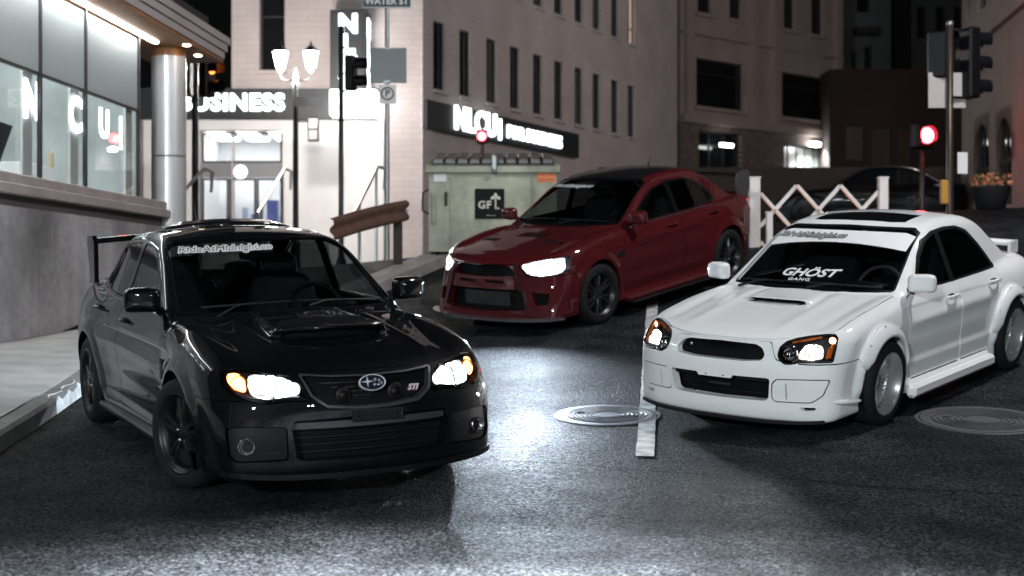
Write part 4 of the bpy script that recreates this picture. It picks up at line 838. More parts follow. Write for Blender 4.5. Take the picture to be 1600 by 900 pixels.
for u0, u1, Y0, Y1, v0, v1, lab in ((318, 245, 26, 23, 264, 345, 'steel handrail sloping down beside the round column'), (444, 402, 30, 26.5, 264, 334, 'steel handrail sloping down in front of the glass doors'), (590, 556, 27, 24, 261, 330, 'steel handrail behind the rusty guardrail')):
    a = Vector((PX(u0, Y0), Y0, PZ(v0, Y0))); b = Vector((PX(u1, Y1), Y1, PZ(v1, Y1))); t = empty('handrail', (a.x, a.y, street_z(a.x, a.y))); tag(t, lab, 'handrail', 'handrails of the shop entrance'); o = Vector(t.location)
    MB().tube([a + Vector((.12, .1, -.42)) - o, a + Vector((.14, .1, -.05)) - o, a + Vector((.06, .03, .0)) - o, a - o, b - o], .032, 8).build('rail', STEEL, t)
    for f in (.06, .85):
        p = a.lerp(b, f); MB().tube([p - o, Vector((p.x, p.y, street_z(p.x, p.y) - .1)) - o], .026, 8).build('rail_post', STEEL, t)
# ---------------------------------------------------------------- brown building behind
bb = empty('brown_building', (6.4, 54.0, 0), math.atan2(1, 1.14)); tag(bb, 'tall brown building with pilasters, two wide windows and a brick ground floor', 'building')
s3 = lambda u: (55.16 / (1.14 - (u - 800) / 2222.2) - 54) * math.hypot(1, 1.14); BRN = pbr('brown render', (.33, .26, .24), .85, var=(1, .12), bump=(40, .2, .006)); S3 = s3(1312)
ops = [(s3(1088), s3(1163), 7.0, 8.85), (s3(1222), s3(1288), 7.0, 8.85), (s3(1090), s3(1113), 10.6, 12.6), (s3(1140), s3(1160), 10.6, 12.6), (s3(1225), s3(1243), 10.6, 12.6), (s3(1268), s3(1287), 10.6, 12.6)]
wall('upper_wall', S3, 6.3, 15, ops, BRN, bb, .3)
for k, (a, b, za, zb) in enumerate(ops):
    window(a, b, za, zb, bb, DARKPANE, FRAMED, .2, bars=(.5,) if k > 1 else (), hbars=(.72,) if k < 2 else (.5,), fw=.08); MB().box(((a + b) / 2, -.05, za - .08), (b - a + .3, .2, .14)).build('window_sill', BRN, bb)
for u in (1072, 1174, 1208, 1306): MB().box((s3(u), -.12, 10.6), (.36, .24, 8.6)).build('pilaster', pbr('pale brown render', (.32, .25, .23), .8), bb)
MB().box((S3 / 2, -.12, 9.75), (S3, .2, .14)).build('string_course', BRN, bb); MB().box((S3 / 2, -.10, 6.45), (S3, .3, .3)).build('string_course', BRN, bb)
def brickm():
    m = pbr('dark brick', (.10, .07, .062), .85); nt = m.node_tree; b = nt.nodes['Principled BSDF']; t = nt.nodes.new('ShaderNodeTexBrick'); tc = nt.nodes.new('ShaderNodeTexCoord'); mp = nt.nodes.new('ShaderNodeMapping'); mp.inputs['Rotation'].default_value = (PI / 2, 0, 0)
    nt.links.new(tc.outputs['Object'], mp.inputs[0]); nt.links.new(mp.outputs[0], t.inputs['Vector']); t.inputs['Scale'].default_value = 2.2; t.inputs['Color1'].default_value = (.16, .10, .085, 1); t.inputs['Color2'].default_value = (.07, .052, .05, 1); t.inputs['Mortar'].default_value = (.20, .18, .17, 1); t.inputs['Mortar Size'].default_value = .02
    nt.links.new(t.outputs['Color'], b.inputs['Base Color']); return m
ops = [(s3(1092), s3(1160), 3.9, 6.1), (s3(1226), s3(1292), 3.9, 5.9)]; wall('brick_wall', S3, -1, 6.3, ops, brickm(), bb, .35)
window(*ops[0], bb, DARKPANE, FRAMED, .25, bars=(.33, .66), hbars=(.75,), fw=.08, name='shop_window'); window(*ops[1], bb, pbr('corrugated shutter', (.55, .57, .57), .35, .5), FRAMED, .3, bars=(.2, .4, .6, .8), fw=.06, name='shutter')
lx = s3(1262); MB().box((lx, -.35, 5.95), (.5, .3, .16), bev=.03).build('wall_lamp', emis('wall lamp', (.93, 1, .97), 25), bb); beam('wall_lamp_light', bb, (lx, -.45, 5.8), 0, 900, (.9, 1, .96), 150, -80, .6, .2)
MB().box((s3(1118), .55, 8.1), (.9, .05, .08)).build('office_lamp', emis('office lamp', (.95, 1, .95), 8), bb)
MB().box((s3(1126), -.30, 5.55), (.75, .14, .14), bev=.03).build('entrance_lamp', emis('entrance lamp', (.97, 1, .95), 9), bb)
# low dark wall in front of it, far dark blocks
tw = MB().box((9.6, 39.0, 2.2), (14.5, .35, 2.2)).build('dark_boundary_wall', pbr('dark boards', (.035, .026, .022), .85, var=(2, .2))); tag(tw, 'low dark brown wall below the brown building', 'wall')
def block(name, label, u0, u1, Y, z1, mat, wins, pane, thick=8.):
    x0, x1 = PX(u0, Y), PX(u1, Y); t = empty(name, (x0, Y, 0)); tag(t, label, 'building'); L = x1 - x0; ops = [(PX(a, Y) - x0, PX(b, Y) - x0, PZ(d, Y), PZ(c, Y)) for a, b, c, d in wins]
    wall('wall', L, -2, z1, ops, mat, t, .3, 0, thick)
    for o in ops: window(*o, t, pane, FRAMED, .2, fw=.1, hbars=(.5,))
    return t
GREY = pbr('weathered clapboard', (.13, .14, .145), .85, var=(.6, .15)); GREY2 = pbr('dark clapboard', (.06, .062, .066), .85, var=(.6, .2)); BROWN_GLOW = pbr('dark brown wall', (.028, .015, .013), .85, var=(.8, .3))  # canopy house brown carries the red signal's glow in its colour
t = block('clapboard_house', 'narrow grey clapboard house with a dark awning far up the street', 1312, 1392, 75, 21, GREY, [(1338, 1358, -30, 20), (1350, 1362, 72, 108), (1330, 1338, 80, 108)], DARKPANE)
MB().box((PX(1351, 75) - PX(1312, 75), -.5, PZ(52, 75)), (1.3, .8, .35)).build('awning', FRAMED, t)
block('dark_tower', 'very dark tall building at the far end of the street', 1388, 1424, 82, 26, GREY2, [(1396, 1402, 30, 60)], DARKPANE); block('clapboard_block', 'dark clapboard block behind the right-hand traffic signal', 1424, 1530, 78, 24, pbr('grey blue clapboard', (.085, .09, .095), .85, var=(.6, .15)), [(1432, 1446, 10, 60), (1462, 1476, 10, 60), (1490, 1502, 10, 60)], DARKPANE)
block('canopy_house', 'low unlit shop with a wide dark canopy behind the red signal', 1296, 1520, 58, PZ(108, 58), BROWN_GLOW, [(1322, 1350, 196, 250), (1362, 1392, 200, 262), (1402, 1424, 200, 262)], pbr('dim shop glass', (.05, .022, .016), .3))
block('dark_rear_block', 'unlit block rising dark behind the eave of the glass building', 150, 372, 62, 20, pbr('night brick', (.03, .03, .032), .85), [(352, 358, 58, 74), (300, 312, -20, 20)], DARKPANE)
# ---------------------------------------------------------------- stone building with arches on the right
br = empty('arched_building', (10 - .124 * 8, 20.0, 0), math.atan2(1, .124)); tag(br, 'beige stone building with tall arched windows at the right edge', 'building')
RH = math.hypot(1, .124); sr = lambda u: (6.53 / ((u - 800) / 2222.2 - .124) - 20) * RH; SR = sr(1503); BEI = pbr('beige stone', (.30, .25, .23), .8, var=(1.4, .12), bump=(35, .25, .006))
ar = [(sr(1581), sr(1556)), (sr(1546), sr(1521)), (sr(1632), sr(1600))]; zsp, zb = 2.65, 1.70
def arch_wall(L, z0, z1, arches, extra, mat, parent):
    """wall with round-headed openings: local y=0 is the street face, street on the +y side is hidden, so the face looks to -y turned by 180"""
    m = MB(); xs = sorted({0, L} | {v for a in arches for v in a} | {v for e in extra for v in e[:2]})
    def quad(xa, xb, za, zc): m.add([(xa, 0, za), (xb, 0, za), (xb, 0, zc), (xa, 0, zc)], [[3, 2, 1, 0]])
    for xa, xb in zip(xs[:-1], xs[1:]):
        cx = (xa + xb) / 2; A = [a for a in arches if a[0] < cx < a[1]]; E = [e for e in extra if e[0] < cx < e[1]]; lo = z0
        if A:
            a = A[0]; r = (a[1] - a[0]) / 2; c = (a[0] + a[1]) / 2; quad(xa, xb, z0, zb); n = 14; pts = [(c - r * math.cos(PI * k / n), zsp + 1.15 * r * math.sin(PI * k / n)) for k in range(n + 1)]; top = zsp + 1.15 * r + .2
            for (x_, z_), (x2, z2) in zip(pts[:-1], pts[1:]): m.add([(x_, 0, z_), (x2, 0, z2), (x2, 0, top), (x_, 0, top)], [[3, 2, 1, 0]]); m.add([(x_, 0, z_), (x2, 0, z2), (x2, -.1, z2), (x_, -.1, z_)], [[0, 1, 2, 3]])
            for x_ in (a[0], a[1]): m.add([(x_, 0, zb), (x_, 0, zsp), (x_, -.1, zsp), (x_, -.1, zb)], [[0, 1, 2, 3]])
            m.add([(xa, 0, zb), (xb, 0, zb), (xb, -.1, zb), (xa, -.1, zb)], [[0, 1, 2, 3]]); lo = top
        if E:
            e = E[0]; quad(xa, xb, lo, e[2]); quad(xa, xb, e[3], z1)
            m.add([(e[0], 0, e[2]), (e[1], 0, e[2]), (e[1], 0, e[3]), (e[0], 0, e[3]), (e[0], -.08, e[2]), (e[1], -.08, e[2]), (e[1], -.08, e[3]), (e[0], -.08, e[3])], [[0, 1, 5, 4], [1, 2, 6, 5], [2, 3, 7, 6], [3, 0, 4, 7]])
        else: quad(xa, xb, lo, z1)
    m.add([(L, 0, z0), (L, -8, z0), (L, -8, z1), (L, 0, z1)], [[0, 1, 2, 3]]); return m.build('stone_wall', mat, parent)
up = [(a + (b - a) * .22, b - (b - a) * .22, 6.2, 9.8) for a, b in ar] + [(sr(1516), sr(1510), 6.2, 9.8)]
arch_wall(SR, -1, 13, ar, up, BEI, br)
for a, b in ar:
    r = (b - a) / 2; c = (a + b) / 2; n = 14; P = [(a + .02, -.09, zb), (b - .02, -.09, zb)] + [(c + (r - .02) * math.cos(PI * k / n), -.09, zsp + 1.15 * (r - .02) * math.sin(PI * k / n)) for k in range(n + 1)]
    w = MB().add(P, [list(range(len(P)))]).build('arched_window', DARKPANE, br); m = MB(); m.box((c, -.08, (zb + zsp + r) / 2), (.06, .03, zsp + r - zb)); m.box((c, -.08, zsp), (2 * r - .05, .028, .07)); m.box((c, -.08, zb + .9), (2 * r - .05, .026, .05)); m.build('glazing_bar', FRAMED, w)
for a, b, c, d in up: MB().box(((a + b) / 2, -.09, (c + d) / 2), (b - a, .03, d - c)).build('upper_window', DARKPANE, br)
MB().box((SR / 2, .06, 5.55), (SR, .16, .22)).build('string_course', BEI, br)
# ---------------------------------------------------------------- street furniture
POLE = pbr('black pole paint', (.012, .014, .014), .4); GALV = pbr('galvanised pole', (.30, .32, .32), .4, .7, var=(5, .15)); SIGB = pbr('signal housing', (.004, .004, .005), .45, spec=.25); ALUP = pbr('sign back', (.17, .19, .195), .5, .3)
def PT(u, v, Y): return Vector((PX(u, Y), Y, PZ(v, Y)))
def lantern(parent, x, y, z, P, col=(1, .93, .86)):
    """four-sided street lantern with lit panes"""
    b = MB().lathe([(.03, z), (.09, z + .04), (.10, z + .07)], 16, (x, y, 0)).build('lantern_base', POLE, parent)
    m = MB().lathe([(.085, z + .07), (.16, z + .44)], 6, (x, y, 0), smooth=False).build('lantern_glass', LANT, b)
    MB().lathe([(.17, z + .44), (.16, z + .46), (.09, z + .54), (.03, z + .58), (.015, z + .66), (.001, z + .67)], 6, (x, y, 0), smooth=False).build('lantern_roof', POLE, b)
    l = bpy.data.lights.new('lantern_light', 'POINT'); l.energy = P; l.color = col; l.shadow_soft_size = .16; o = bpy.data.objects.new('lantern_light', l); link(o); o.parent = parent; o.location = (x, y, z - .10); return b
LANT = emis('lit lantern glass', (1, .97, .93), 70)
def lamp_post(x, y, h, label, P, rz=0., half=.33, col=(1, .93, .86)):
    z0 = street_z(x, y); t = empty('street_lamp', (x, y, z0), rz); tag(t, label, 'street lamp', 'twin-lantern street lamps')
    MB().lathe([(.16, -.1), (.16, .12), (.11, .2), (.10, .7), (.065, .85), (.055, h - .3), (.075, h - .25), (.055, h - .2), (.05, h), (.02, h + .12)], 20).build('post', POLE, t)
    MB().tube([(-half, 0, h + .02), (-half, 0, h - .10), (-half * .6, 0, h - .17), (0, 0, h - .14), (half * .6, 0, h - .17), (half, 0, h - .10), (half, 0, h + .02)], .022, 8).build('cross_arm', POLE, t)
    for s in (-1, 1): lantern(t, s * half, 0, h + .02, P, col)
    return t
LY = 31.0; p = PT(462, 300, LY); h = PZ(114, LY) - street_z(p.x, LY)
lp = lamp_post(p.x, LY, h, 'twin-lantern street lamp shining in front of the dark sign band', LAMP1)
MB().box((.30, -.12, PZ(160, LY) - street_z(p.x, LY)), (.62, .03, .20)).build('street_name_plate', pbr('white sign', (.7, .7, .7), .5), lp)
ps = empty('pedestrian_signal', (PX(490, 33.8), 33.8, PZ(222, 33.8))); tag(ps, 'small two-section pedestrian signal on the lamp post', 'traffic signal'); MB().box((0, 0, .30), (.26, .18, .58), bev=.02).build('signal_housing', SIGB, ps); MB().box((0, -.10, .16), (.20, .02, .22)).build('signal_lens', pbr('unlit lens', (.20, .18, .18), .3), ps); MB().box((0, -.10, .43), (.20, .02, .22)).build('signal_lens', pbr('unlit lens', (.20, .18, .18), .3), ps); MB().bar((-.4, .02, .5), (-.1, .02, .5), .05).build('bracket', SIGB, ps)
def cobra(x, y, h, dx, dy, label, P, col, spread=0):
    z0 = street_z(x, y); t = empty('added_street_light', (x, y, z0)); tag(t, label, 'street light'); MB().lathe([(.14, -.1), (.13, .4), (.09, .5), (.06, h)], 16).build('pole', GALV, t)
    MB().tube([(0, 0, h - .1), (dx * .3, dy * .3, h + .35), (dx * .9, dy * .9, h + .5)], [.045, .04, .035], 10).build('arm', GALV, t); R_ = Matrix.Rotation(math.atan2(dy, dx), 3, 'Z'); blob(MB(), (dx, dy, h + .5), (.38, .15, .08), R_, .7, .7).build('lamp_head', GALV, t)
    blob(MB(), (dx, dy, h + .43), (.22, .11, .05), R_, .8, .8).build('lamp_bowl', emis('street light bowl', col, 30), t); l = bpy.data.lights.new('added_street_light_lamp', 'SPOT' if spread else 'POINT'); l.energy = P
    if spread: l.spot_size = math.radians(spread); l.spot_blend = 1.
    l.color = col; l.shadow_soft_size = .42; o = bpy.data.objects.new('added_street_light_lamp', l); link(o); o.parent = t; o.location = (dx, dy, h + .28)
cobra(8.4, 12.0, 8.2, -2.0, 1.0, 'unseen tall arm street light added beyond the right kerb', COBRA_FILL, (.98, .95, .97))  # out of view, added to light the white hood and left wall
lamp_post(-5.6, -11., 5.2, 'unseen twin-lantern street lamp added behind the camera on the left', LAMP2_FILL, .4, col=(.88, .96, 1)); cobra(-5.6, 3.2, 5.6, 5.5, .7, 'unseen shaded arm light added above the camera for the road pool', COBRA3_POOL, (.93, .98, 1), 66)  # both unseen, added: front fill on the cars, pool on the road
cobra(15.0, 38.0, 7.2, -1.8, .4, 'unseen arm street light added round the corner for the side wall', COBRA2_FILL, (1, .88, .84))  # out of view, added to brighten the pale side wall
lamp_post(7.0, -9., 3.4, 'unseen twin-lantern street lamp added behind the camera on the right', LAMP3_FILL, .4, col=(.88, .96, 1))  # unseen, added to lift the white car's left side
def signal_head(parent, o, yaw, lit=None, n=3, s=1., name='signal_head', plate=False, vis=.22):
    """housing with n round lenses under visors, facing yaw"""
    R_ = Matrix.Rotation(yaw, 3, 'Z'); q = MB().box(o, (.30 * s, .20 * s, .36 * n * s), m=R_, bev=.03 * s).build(name, SIGB, parent)
    if plate: MB().box(Vector(o) + R_ @ Vector((0, .02, 0)), (.52 * s, .015, (.36 * n + .16) * s), m=R_).build('backplate', SIGB, q)
    for k in range(n):
        c = Vector(o) + Vector((0, 0, (n - 1) * .18 * s - .36 * k * s)); f = R_ @ Vector((0, -.105 * s, 0)); M_ = R_ @ Matrix.Rotation(PI / 2, 3, 'X')
        col = None if lit is None or lit[0] != k else lit[1]
        MB().lathe([(.001, .025 * s), (.07 * s, .018 * s), (.11 * s, 0)], 24, c + f, m=M_).build('signal_lens', col or pbr('unlit lens %d' % k, [(.06, .006, .006), (.07, .035, .005), (.006, .05, .02)][k % 3], .25), q)
        MB().lathe([(.125 * s, 0), (.128 * s, vis * s)], 24, c + f, m=M_, a0=-.22 * PI, a1=1.22 * PI).build('visor', SIGB, q)
    return q
RED = emis('lit red lens', (1, .035, .05), 45); ORG = emis('lit amber lens', (1, .22, .04), 6)
def signal_pole(name, label, u, Y, vtop, r, mat):
    x = PX(u, Y); z0 = street_z(x, Y); t = empty(name, (x, Y, z0)); tag(t, label, 'traffic signal'); MB().lathe([(r * 2, -.1), (r * 2, .05), (r * 1.15, .12), (r, .3), (r, PZ(vtop, Y) - z0), (.001, PZ(vtop, Y) - z0 + .03)], 16).build('pole', mat, t); return t, z0
t, z0 = signal_pole('traffic_signal', 'slim black signal pole with a sideways signal head left of the street name sign', 533, 23.0, 42, .042, POLE); signal_head(t, (.16, 0, PZ(114, 23.0) - z0), 1.35, n=2, s=.78)
MB().bar((0, 0, PZ(72, 23.0) - z0), (.12, 0, PZ(78, 23.0) - z0), .03).build('bracket', POLE, t); MB().bar((0, 0, PZ(144, 23.0) - z0), (.12, 0, PZ(140, 23.0) - z0), .03).build('bracket', POLE, t)
p = PT(305, 150, 27.0); z0 = street_z(p.x, 27.0); t = empty('traffic_signal', (p.x, 27.0, z0)); tag(t, 'dark signal heads with an orange lit visor under the tip of the eave', 'traffic signal'); MB().lathe([(.09, -.1), (.07, .2), (.06, PZ(96, 27.0) - z0)], 14).build('pole', POLE, t); signal_head(t, (-.16, -.2, PZ(124, 27.0) - z0), -.2, n=2, s=1.0)
signal_head(t, (.26, -.15, PZ(124, 27.0) - z0), 1.1, lit=(0, ORG), n=2, s=1.0)
# sign pole with street name, plate backs, no-parking sign
x = PX(605, 22.5); z0 = street_z(x, 22.5); t = empty('sign_pole', (x, 22.5, z0)); tag(t, 'galvanised pole carrying the WATER ST street name sign and a no-parking sign', 'sign pole')
MB().lathe([(.038, -.1), (.036, PZ(-6, 22.5) - z0)], 12).build('pole', GALV, t)
o = MB().box((0, -.05, PZ(3, 22.5) - z0), (.78, .02, .21), bev=.008).build('street_name_sign', pbr('white sign', (.7, .7, .7), .5), t); MB().box((0, -.062, PZ(3, 22.5) - z0), (.75, .008, .18)).build('sign_face', pbr('dark green sign', (.012, .045, .05), .4), o); text_obj('sign_lettering', 'WATER ST', .145, pbr('white vinyl', (.75, .76, .78), .5), o, (0, -.07, PZ(3.5, 22.5) - z0), (PI / 2, 0, 0), .002, .003)
MB().box((.02, -.045, PZ(103, 22.5) - z0), (.58, .012, .56), bev=.004).build('sign_plate_back', ALUP, t)
o = MB().box((.01, -.055, PZ(148, 22.5) - z0), (.27, .012, .30), bev=.004).build('no_parking_sign', pbr('white sign', (.7, .7, .7), .5), t); MB().lathe([(.082, .0), (.082, .006), (.105, .006), (.105, 0)], 28, (.01, -.062, PZ(147, 22.5) - z0), m=Matrix.Rotation(PI / 2, 3, 'X')).build('prohibition_ring', pbr('sign dark red', (.10, .02, .02), .5), o); text_obj('sign_lettering', 'P', .15, pbr('sign black', (.02, .02, .02), .5), o, (.01, -.066, PZ(147, 22.5) - z0), (PI / 2, 0, 0), .002, .004)
for v in (76, 128): MB().box((0, -.03, PZ(v, 22.5) - z0), (.10, .05, .03)).build('clamp', GALV, t)
# right-hand signal pole
t, z0 = signal_pole('traffic_signal', 'tall signal pole with heads seen from behind and white plates, right side', 1484, 20.0, 34, .048, pbr('bronze pole', (.06, .045, .038), .35, .5))
signal_head(t, (-.13, .12, PZ(84, 20.0) - z0), PI * .85, n=2, s=.92); signal_head(t, (.30, .05, PZ(98, 20.0) - z0), 1.9, n=3, s=.92); MB().bar((0, 0, PZ(152, 20.0) - z0), (.30, .05, PZ(152, 20.0) - z0), .035).build('bracket', SIGB, t); MB().bar((0, 0, PZ(45, 20.0) - z0), (.30, .05, PZ(48, 20.0) - z0), .035).build('bracket', SIGB, t)
for a, b in ((-.15, .07), (.12, .08)): MB().box((a, b, PZ(140, 20.0) - z0), (.265, .012, .50), bev=.004).build('sign_plate', pbr('dusty plate', (.42, .38, .37), .5), t)
MB().lathe([(.03, PZ(42, 20) - z0), (.05, PZ(40, 20) - z0), (.05, PZ(34, 20) - z0), (.02, PZ(33, 20) - z0)], 12).build('pole_cap', GALV, t); MB().box((.17, -.03, PZ(255, 20) - z0), (.14, .012, .30)).build('small_sign', pbr('white sign', (.7, .7, .7), .5), t); MB().box((-.08, 0, PZ(300, 20) - z0), (.10, .10, .34), bev=.01).build('push_button_box', pbr('yellow box', (.45, .22, .03), .5), t)
# lit red signals across the junction
t, z0 = signal_pole('traffic_signal', 'glowing red traffic signal on a short pole behind the white fence', 1441, 29.0, 228, .05, pbr('bronze pole', (.06, .045, .038), .35, .5)); q = signal_head(t, (0, -.05, PZ(213, 29.0) - z0 - .0), .28, lit=(0, RED), n=1, s=1.45, vis=.06)
l = bpy.data.lights.new('red_signal_light', 'POINT'); l.energy = 8; l.color = (1, .05, .05); l.shadow_soft_size = .1; lo = bpy.data.objects.new('red_signal_light', l); link(lo); lo.parent = t; lo.location = (0, -.40, PZ(213, 29.0) - z0)
x = PX(753, 29.5); z0 = street_z(x, 29.5); t = empty('traffic_signal', (x, 29.5, z0)); tag(t, 'glowing red traffic signal above the dumpster lid', 'traffic signal'); MB().lathe([(.07, -.1), (.05, .2), (.045, PZ(222, 29.5) - z0)], 14).build('pole', POLE, t); signal_head(t, (0, -.05, PZ(214, 29.5) - z0), .0, lit=(0, RED), n=1, s=.8, vis=.06)
l = bpy.data.lights.new('red_signal_light', 'POINT'); l.energy = 8; l.color = (1, .05, .05); l.shadow_soft_size = .1; lo = bpy.data.objects.new('red_signal_light', l); link(lo); lo.parent = t; lo.location = (0, -.3, PZ(214, 29.5) - z0)
# ---------------------------------------------------------------- dumpster
DY = 20.2; dx0, dx1 = PX(670, DY), PX(870, DY); dz = .60; DW = dx1 - dx0; t = empty('dumpster', (dx0, DY, street_z((dx0 + dx1) / 2, DY + .5))); z0 = t.location.z; dz = 0.; tag(t, 'pale green steel dumpster with ribbed black lid and a black square sign', 'dumpster')
GRN = streaked('pale green steel', (.42, .43, .33), .55); GRN2 = streaked('pale green rim', (.36, .38, .28), .5); zt = PZ(262, DY) - z0
m = MB(); m.add([(0, 0, .06), (DW, 0, .06), (DW, 0, zt), (0, 0, zt), (0, 1.3, .06), (DW, 1.3, .06), (DW, 1.3, zt + .22), (0, 1.3, zt + .22)], [[0, 1, 2, 3], [5, 4, 7, 6], [4, 0, 3, 7], [1, 5, 6, 2], [4, 5, 1, 0]]).build('bin_body', GRN, t)
MB().box((DW / 2, -.02, zt - .03), (DW + .10, .10, .10), bev=.012).build('front_rim', GRN2, t)
for x in (.0, DW): MB().bar((x, -.02, zt + .02), (x, 1.3, zt + .25), .07, .05).build('side_rim', GRN2, t)
for x in (.33, DW - .33): MB().box((x, -.012, zt / 2), (.035, .024, zt - .14)).build('stiffener', GRN2, t)
LID = pbr('black lid plastic', (.012, .012, .013), .4); MB().add([(.04, -.04, zt + .04), (DW - .04, -.04, zt + .04), (DW - .04, 1.2, zt + .27), (.04, 1.2, zt + .27), (.04, -.04, zt + .02), (DW - .04, -.04, zt + .02), (DW - .04, 1.2, zt + .24), (.04, 1.2, zt + .24)], [[0, 1, 2, 3], [4, 5, 1, 0], [7, 6, 5, 4], [3, 7, 4, 0], [1, 5, 6, 2]]).build('lid', LID, t)
RIB = pbr('dusty rib plastic', (.13, .11, .11), .4, var=(5, .3))
for k in range(10):
    xc = .04 + (DW - .08) * (k + .5) / 10; w = (DW - .08) / 10 * .80; zz = lambda y: zt + .042 + (y + .04) * .1855
    P = [(xc - w / 2, .12, zz(.12)), (xc + w / 2, .12, zz(.12)), (xc + w / 2, 1.15, zz(1.15)), (xc - w / 2, 1.15, zz(1.15))]; P += [(a * .86 + xc * .14, b, c + .055) for a, b, c in P]
    MB().add(P, [[4, 5, 6, 7], [0, 1, 5, 4], [1, 2, 6, 5], [2, 3, 7, 6], [3, 0, 4, 7]]).build('lid_rib', RIB, t)
o = MB().box((DW / 2 + .02, -.09, zt + .04), (.07, .05, .26), bev=.01).build('lid_latch', GALV, t); MB().lathe([(.001, .03), (.03, .02), (.035, 0)], 14, (DW / 2 + .02, -.11, zt - .06), m=Matrix.Rotation(PI / 2, 3, 'X')).build('padlock', GALV, o)
sx0 = PX(742, DY) - dx0; sx1 = PX(788, DY) - dx0; sz0 = PZ(342, DY) - z0; sz1 = PZ(295, DY) - z0; sg = MB().box(((sx0 + sx1) / 2, -.012, (sz0 + sz1) / 2), (sx1 - sx0, .016, sz1 - sz0), bev=.006).build('company_sign', pbr('sign black face', (.005, .005, .006), .5, spec=.1), t)
OFFW = pbr('cream print', (.62, .60, .52), .5); cx, cz = (sx0 + sx1) / 2, (sz0 + sz1) / 2
text_obj('sign_lettering', 'GF', .15, OFFW, sg, (cx - .07, -.024, cz - .02), (PI / 2, 0, 0), .002, .004, 0, 1.1); MB().box((cx + .085, -.024, cz + .005), (.02, .004, .16)).build('sign_mark', OFFW, sg); MB().box((cx + .11, -.024, cz - .066), (.06, .004, .02)).build('sign_mark', OFFW, sg); text_obj('sign_lettering', 'gflenv.com', .03, OFFW, sg, (cx + .02, -.024, sz0 + .05), (PI / 2, 0, 0), .001)
for a, (ox, oz) in ((0, (.085, .12)), (.95, (.045, .085)), (-.95, (.125, .085))):
    P = [(.022 * math.sin(2 * PI * k / 14) * (1 if k else 1), .034 * math.cos(2 * PI * k / 14)) for k in range(14)]; M_ = Matrix.Rotation(a, 3, 'Y') @ Matrix(((1, 0, 0), (0, 0, -1), (0, 1, 0)))
    MB().prism(P, 0, .004, M_, (cx + ox, -.022, cz + oz)).build('leaf_mark', OFFW, sg)
MB().box((.16, -.008, PZ(278, DY) - z0), (.18, .012, .11)).build('warning_label', pbr('white sign', (.7, .7, .7), .5), t); o = MB().box((DW - .15, -.008, PZ(276, DY) - z0), (.26, .012, .16)).build('orange_label', pbr('orange label', (.75, .20, .05), .5), t); text_obj('label_lettering', 'CAUTION', .05, pbr('sign black', (.02, .02, .02), .5), o, (DW - .15, -.016, PZ(281, DY) - z0), (PI / 2, 0, 0), .001)
for x, v0, v1, w in ((.07, 302, 350, .05), (.245, 300, 322, .04)): MB().box((x, -.015, (PZ(v0, DY) + PZ(v1, DY)) / 2 - z0), (w, .03, PZ(v0, DY) - PZ(v1, DY)), bev=.008).build('lifting_slot', pbr('slot shadow', (.03, .035, .02), .8) if w < .045 else GRN2, t)
MB().tube([(0, .12, zt - .30), (-.09, .12, zt - .34), (-.10, .12, zt - .60), (0, .12, zt - .66)], .014, 8).build('side_handle', SIGB, t)
for x in (.12, DW - .12): MB().lathe([(.07, -.03), (.075, 0), (.07, .03)], 18, (x, .12, .0), 'x').build('caster', SIGB, t)
# ---------------------------------------------------------------- rusty guardrail with its kerb
RUST = pbr('rusty steel', (.115, .06, .042), .75, .2, var=(4, .35), bump=(30, .4, .005)); a, b = PT(515, 360, 17.6), PT(634, 329, 19.6); gd = empty('guardrail', (a.x, a.y, street_z(a.x, a.y))); tag(gd, 'bent rusty corrugated guardrail beside the dumpster', 'guardrail'); z0 = Vector(gd.location)
prof = [(0, .145), (.05, .12), (.06, .075), (0, .018), (0, -.018), (.06, -.075), (.05, -.12), (0, -.145)]; n = 14; P = []; dr = (b - a); sdv = Vector((dr.y, -dr.x, 0)).normalized()
for i in range(n + 1):
    f = i / n; c = a + dr * f + Vector((0, 0, .02 * math.sin(PI * f))); P += [c - z0 + sdv * y + Vector((0, 0, z)) for y, z in prof]; 
k = len(prof); MB().add(P, [[k * i + j, k * i + k + j, k * i + k + j + 1, k * i + j + 1] for i in range(n) for j in range(k - 1)], True).build('rail_beam', RUST, gd)
for f in (.97,):
    c = a + dr * f; MB().box((c - z0) + Vector((0, 0, 0)) - sdv * .09 + Vector((0, 0, -.35)), (.12, .12, .95), bev=.01).build('guard_post', pbr('old timber post', (.03, .024, .02), .85, var=(5, .3)), gd); MB().lathe([(.001, .015), (.02, .01), (.022, 0)], 10, c - z0 + sdv * .05, m=Matrix.Rotation(PI / 2, 3, 'X')).build('rail_bolt', GALV, gd)
kb2 = MB(); P = []
for f in np.linspace(-.3, 1.5, 12):
    c = a + dr * f; s = street_z(c.x, c.y)
    for y, z in ((.30, -.1), (.28, .15), (.05, .17), (-.1, .17), (-.1, -.1)): q = c + sdv * y; P.append((q.x, q.y, s + z))
tag(kb2.add(P, [[5 * i + j, 5 * i + 5 + j, 5 * i + 6 + j, 5 * i + 1 + j] for i in range(11) for j in range(4)] + [[0, 1, 2, 3, 4]]).build('corner_kerb', pbr('corner kerb stone', (.24, .22, .215), .8, var=(4, .25), bump=(30, .4, .006))), kind='structure')
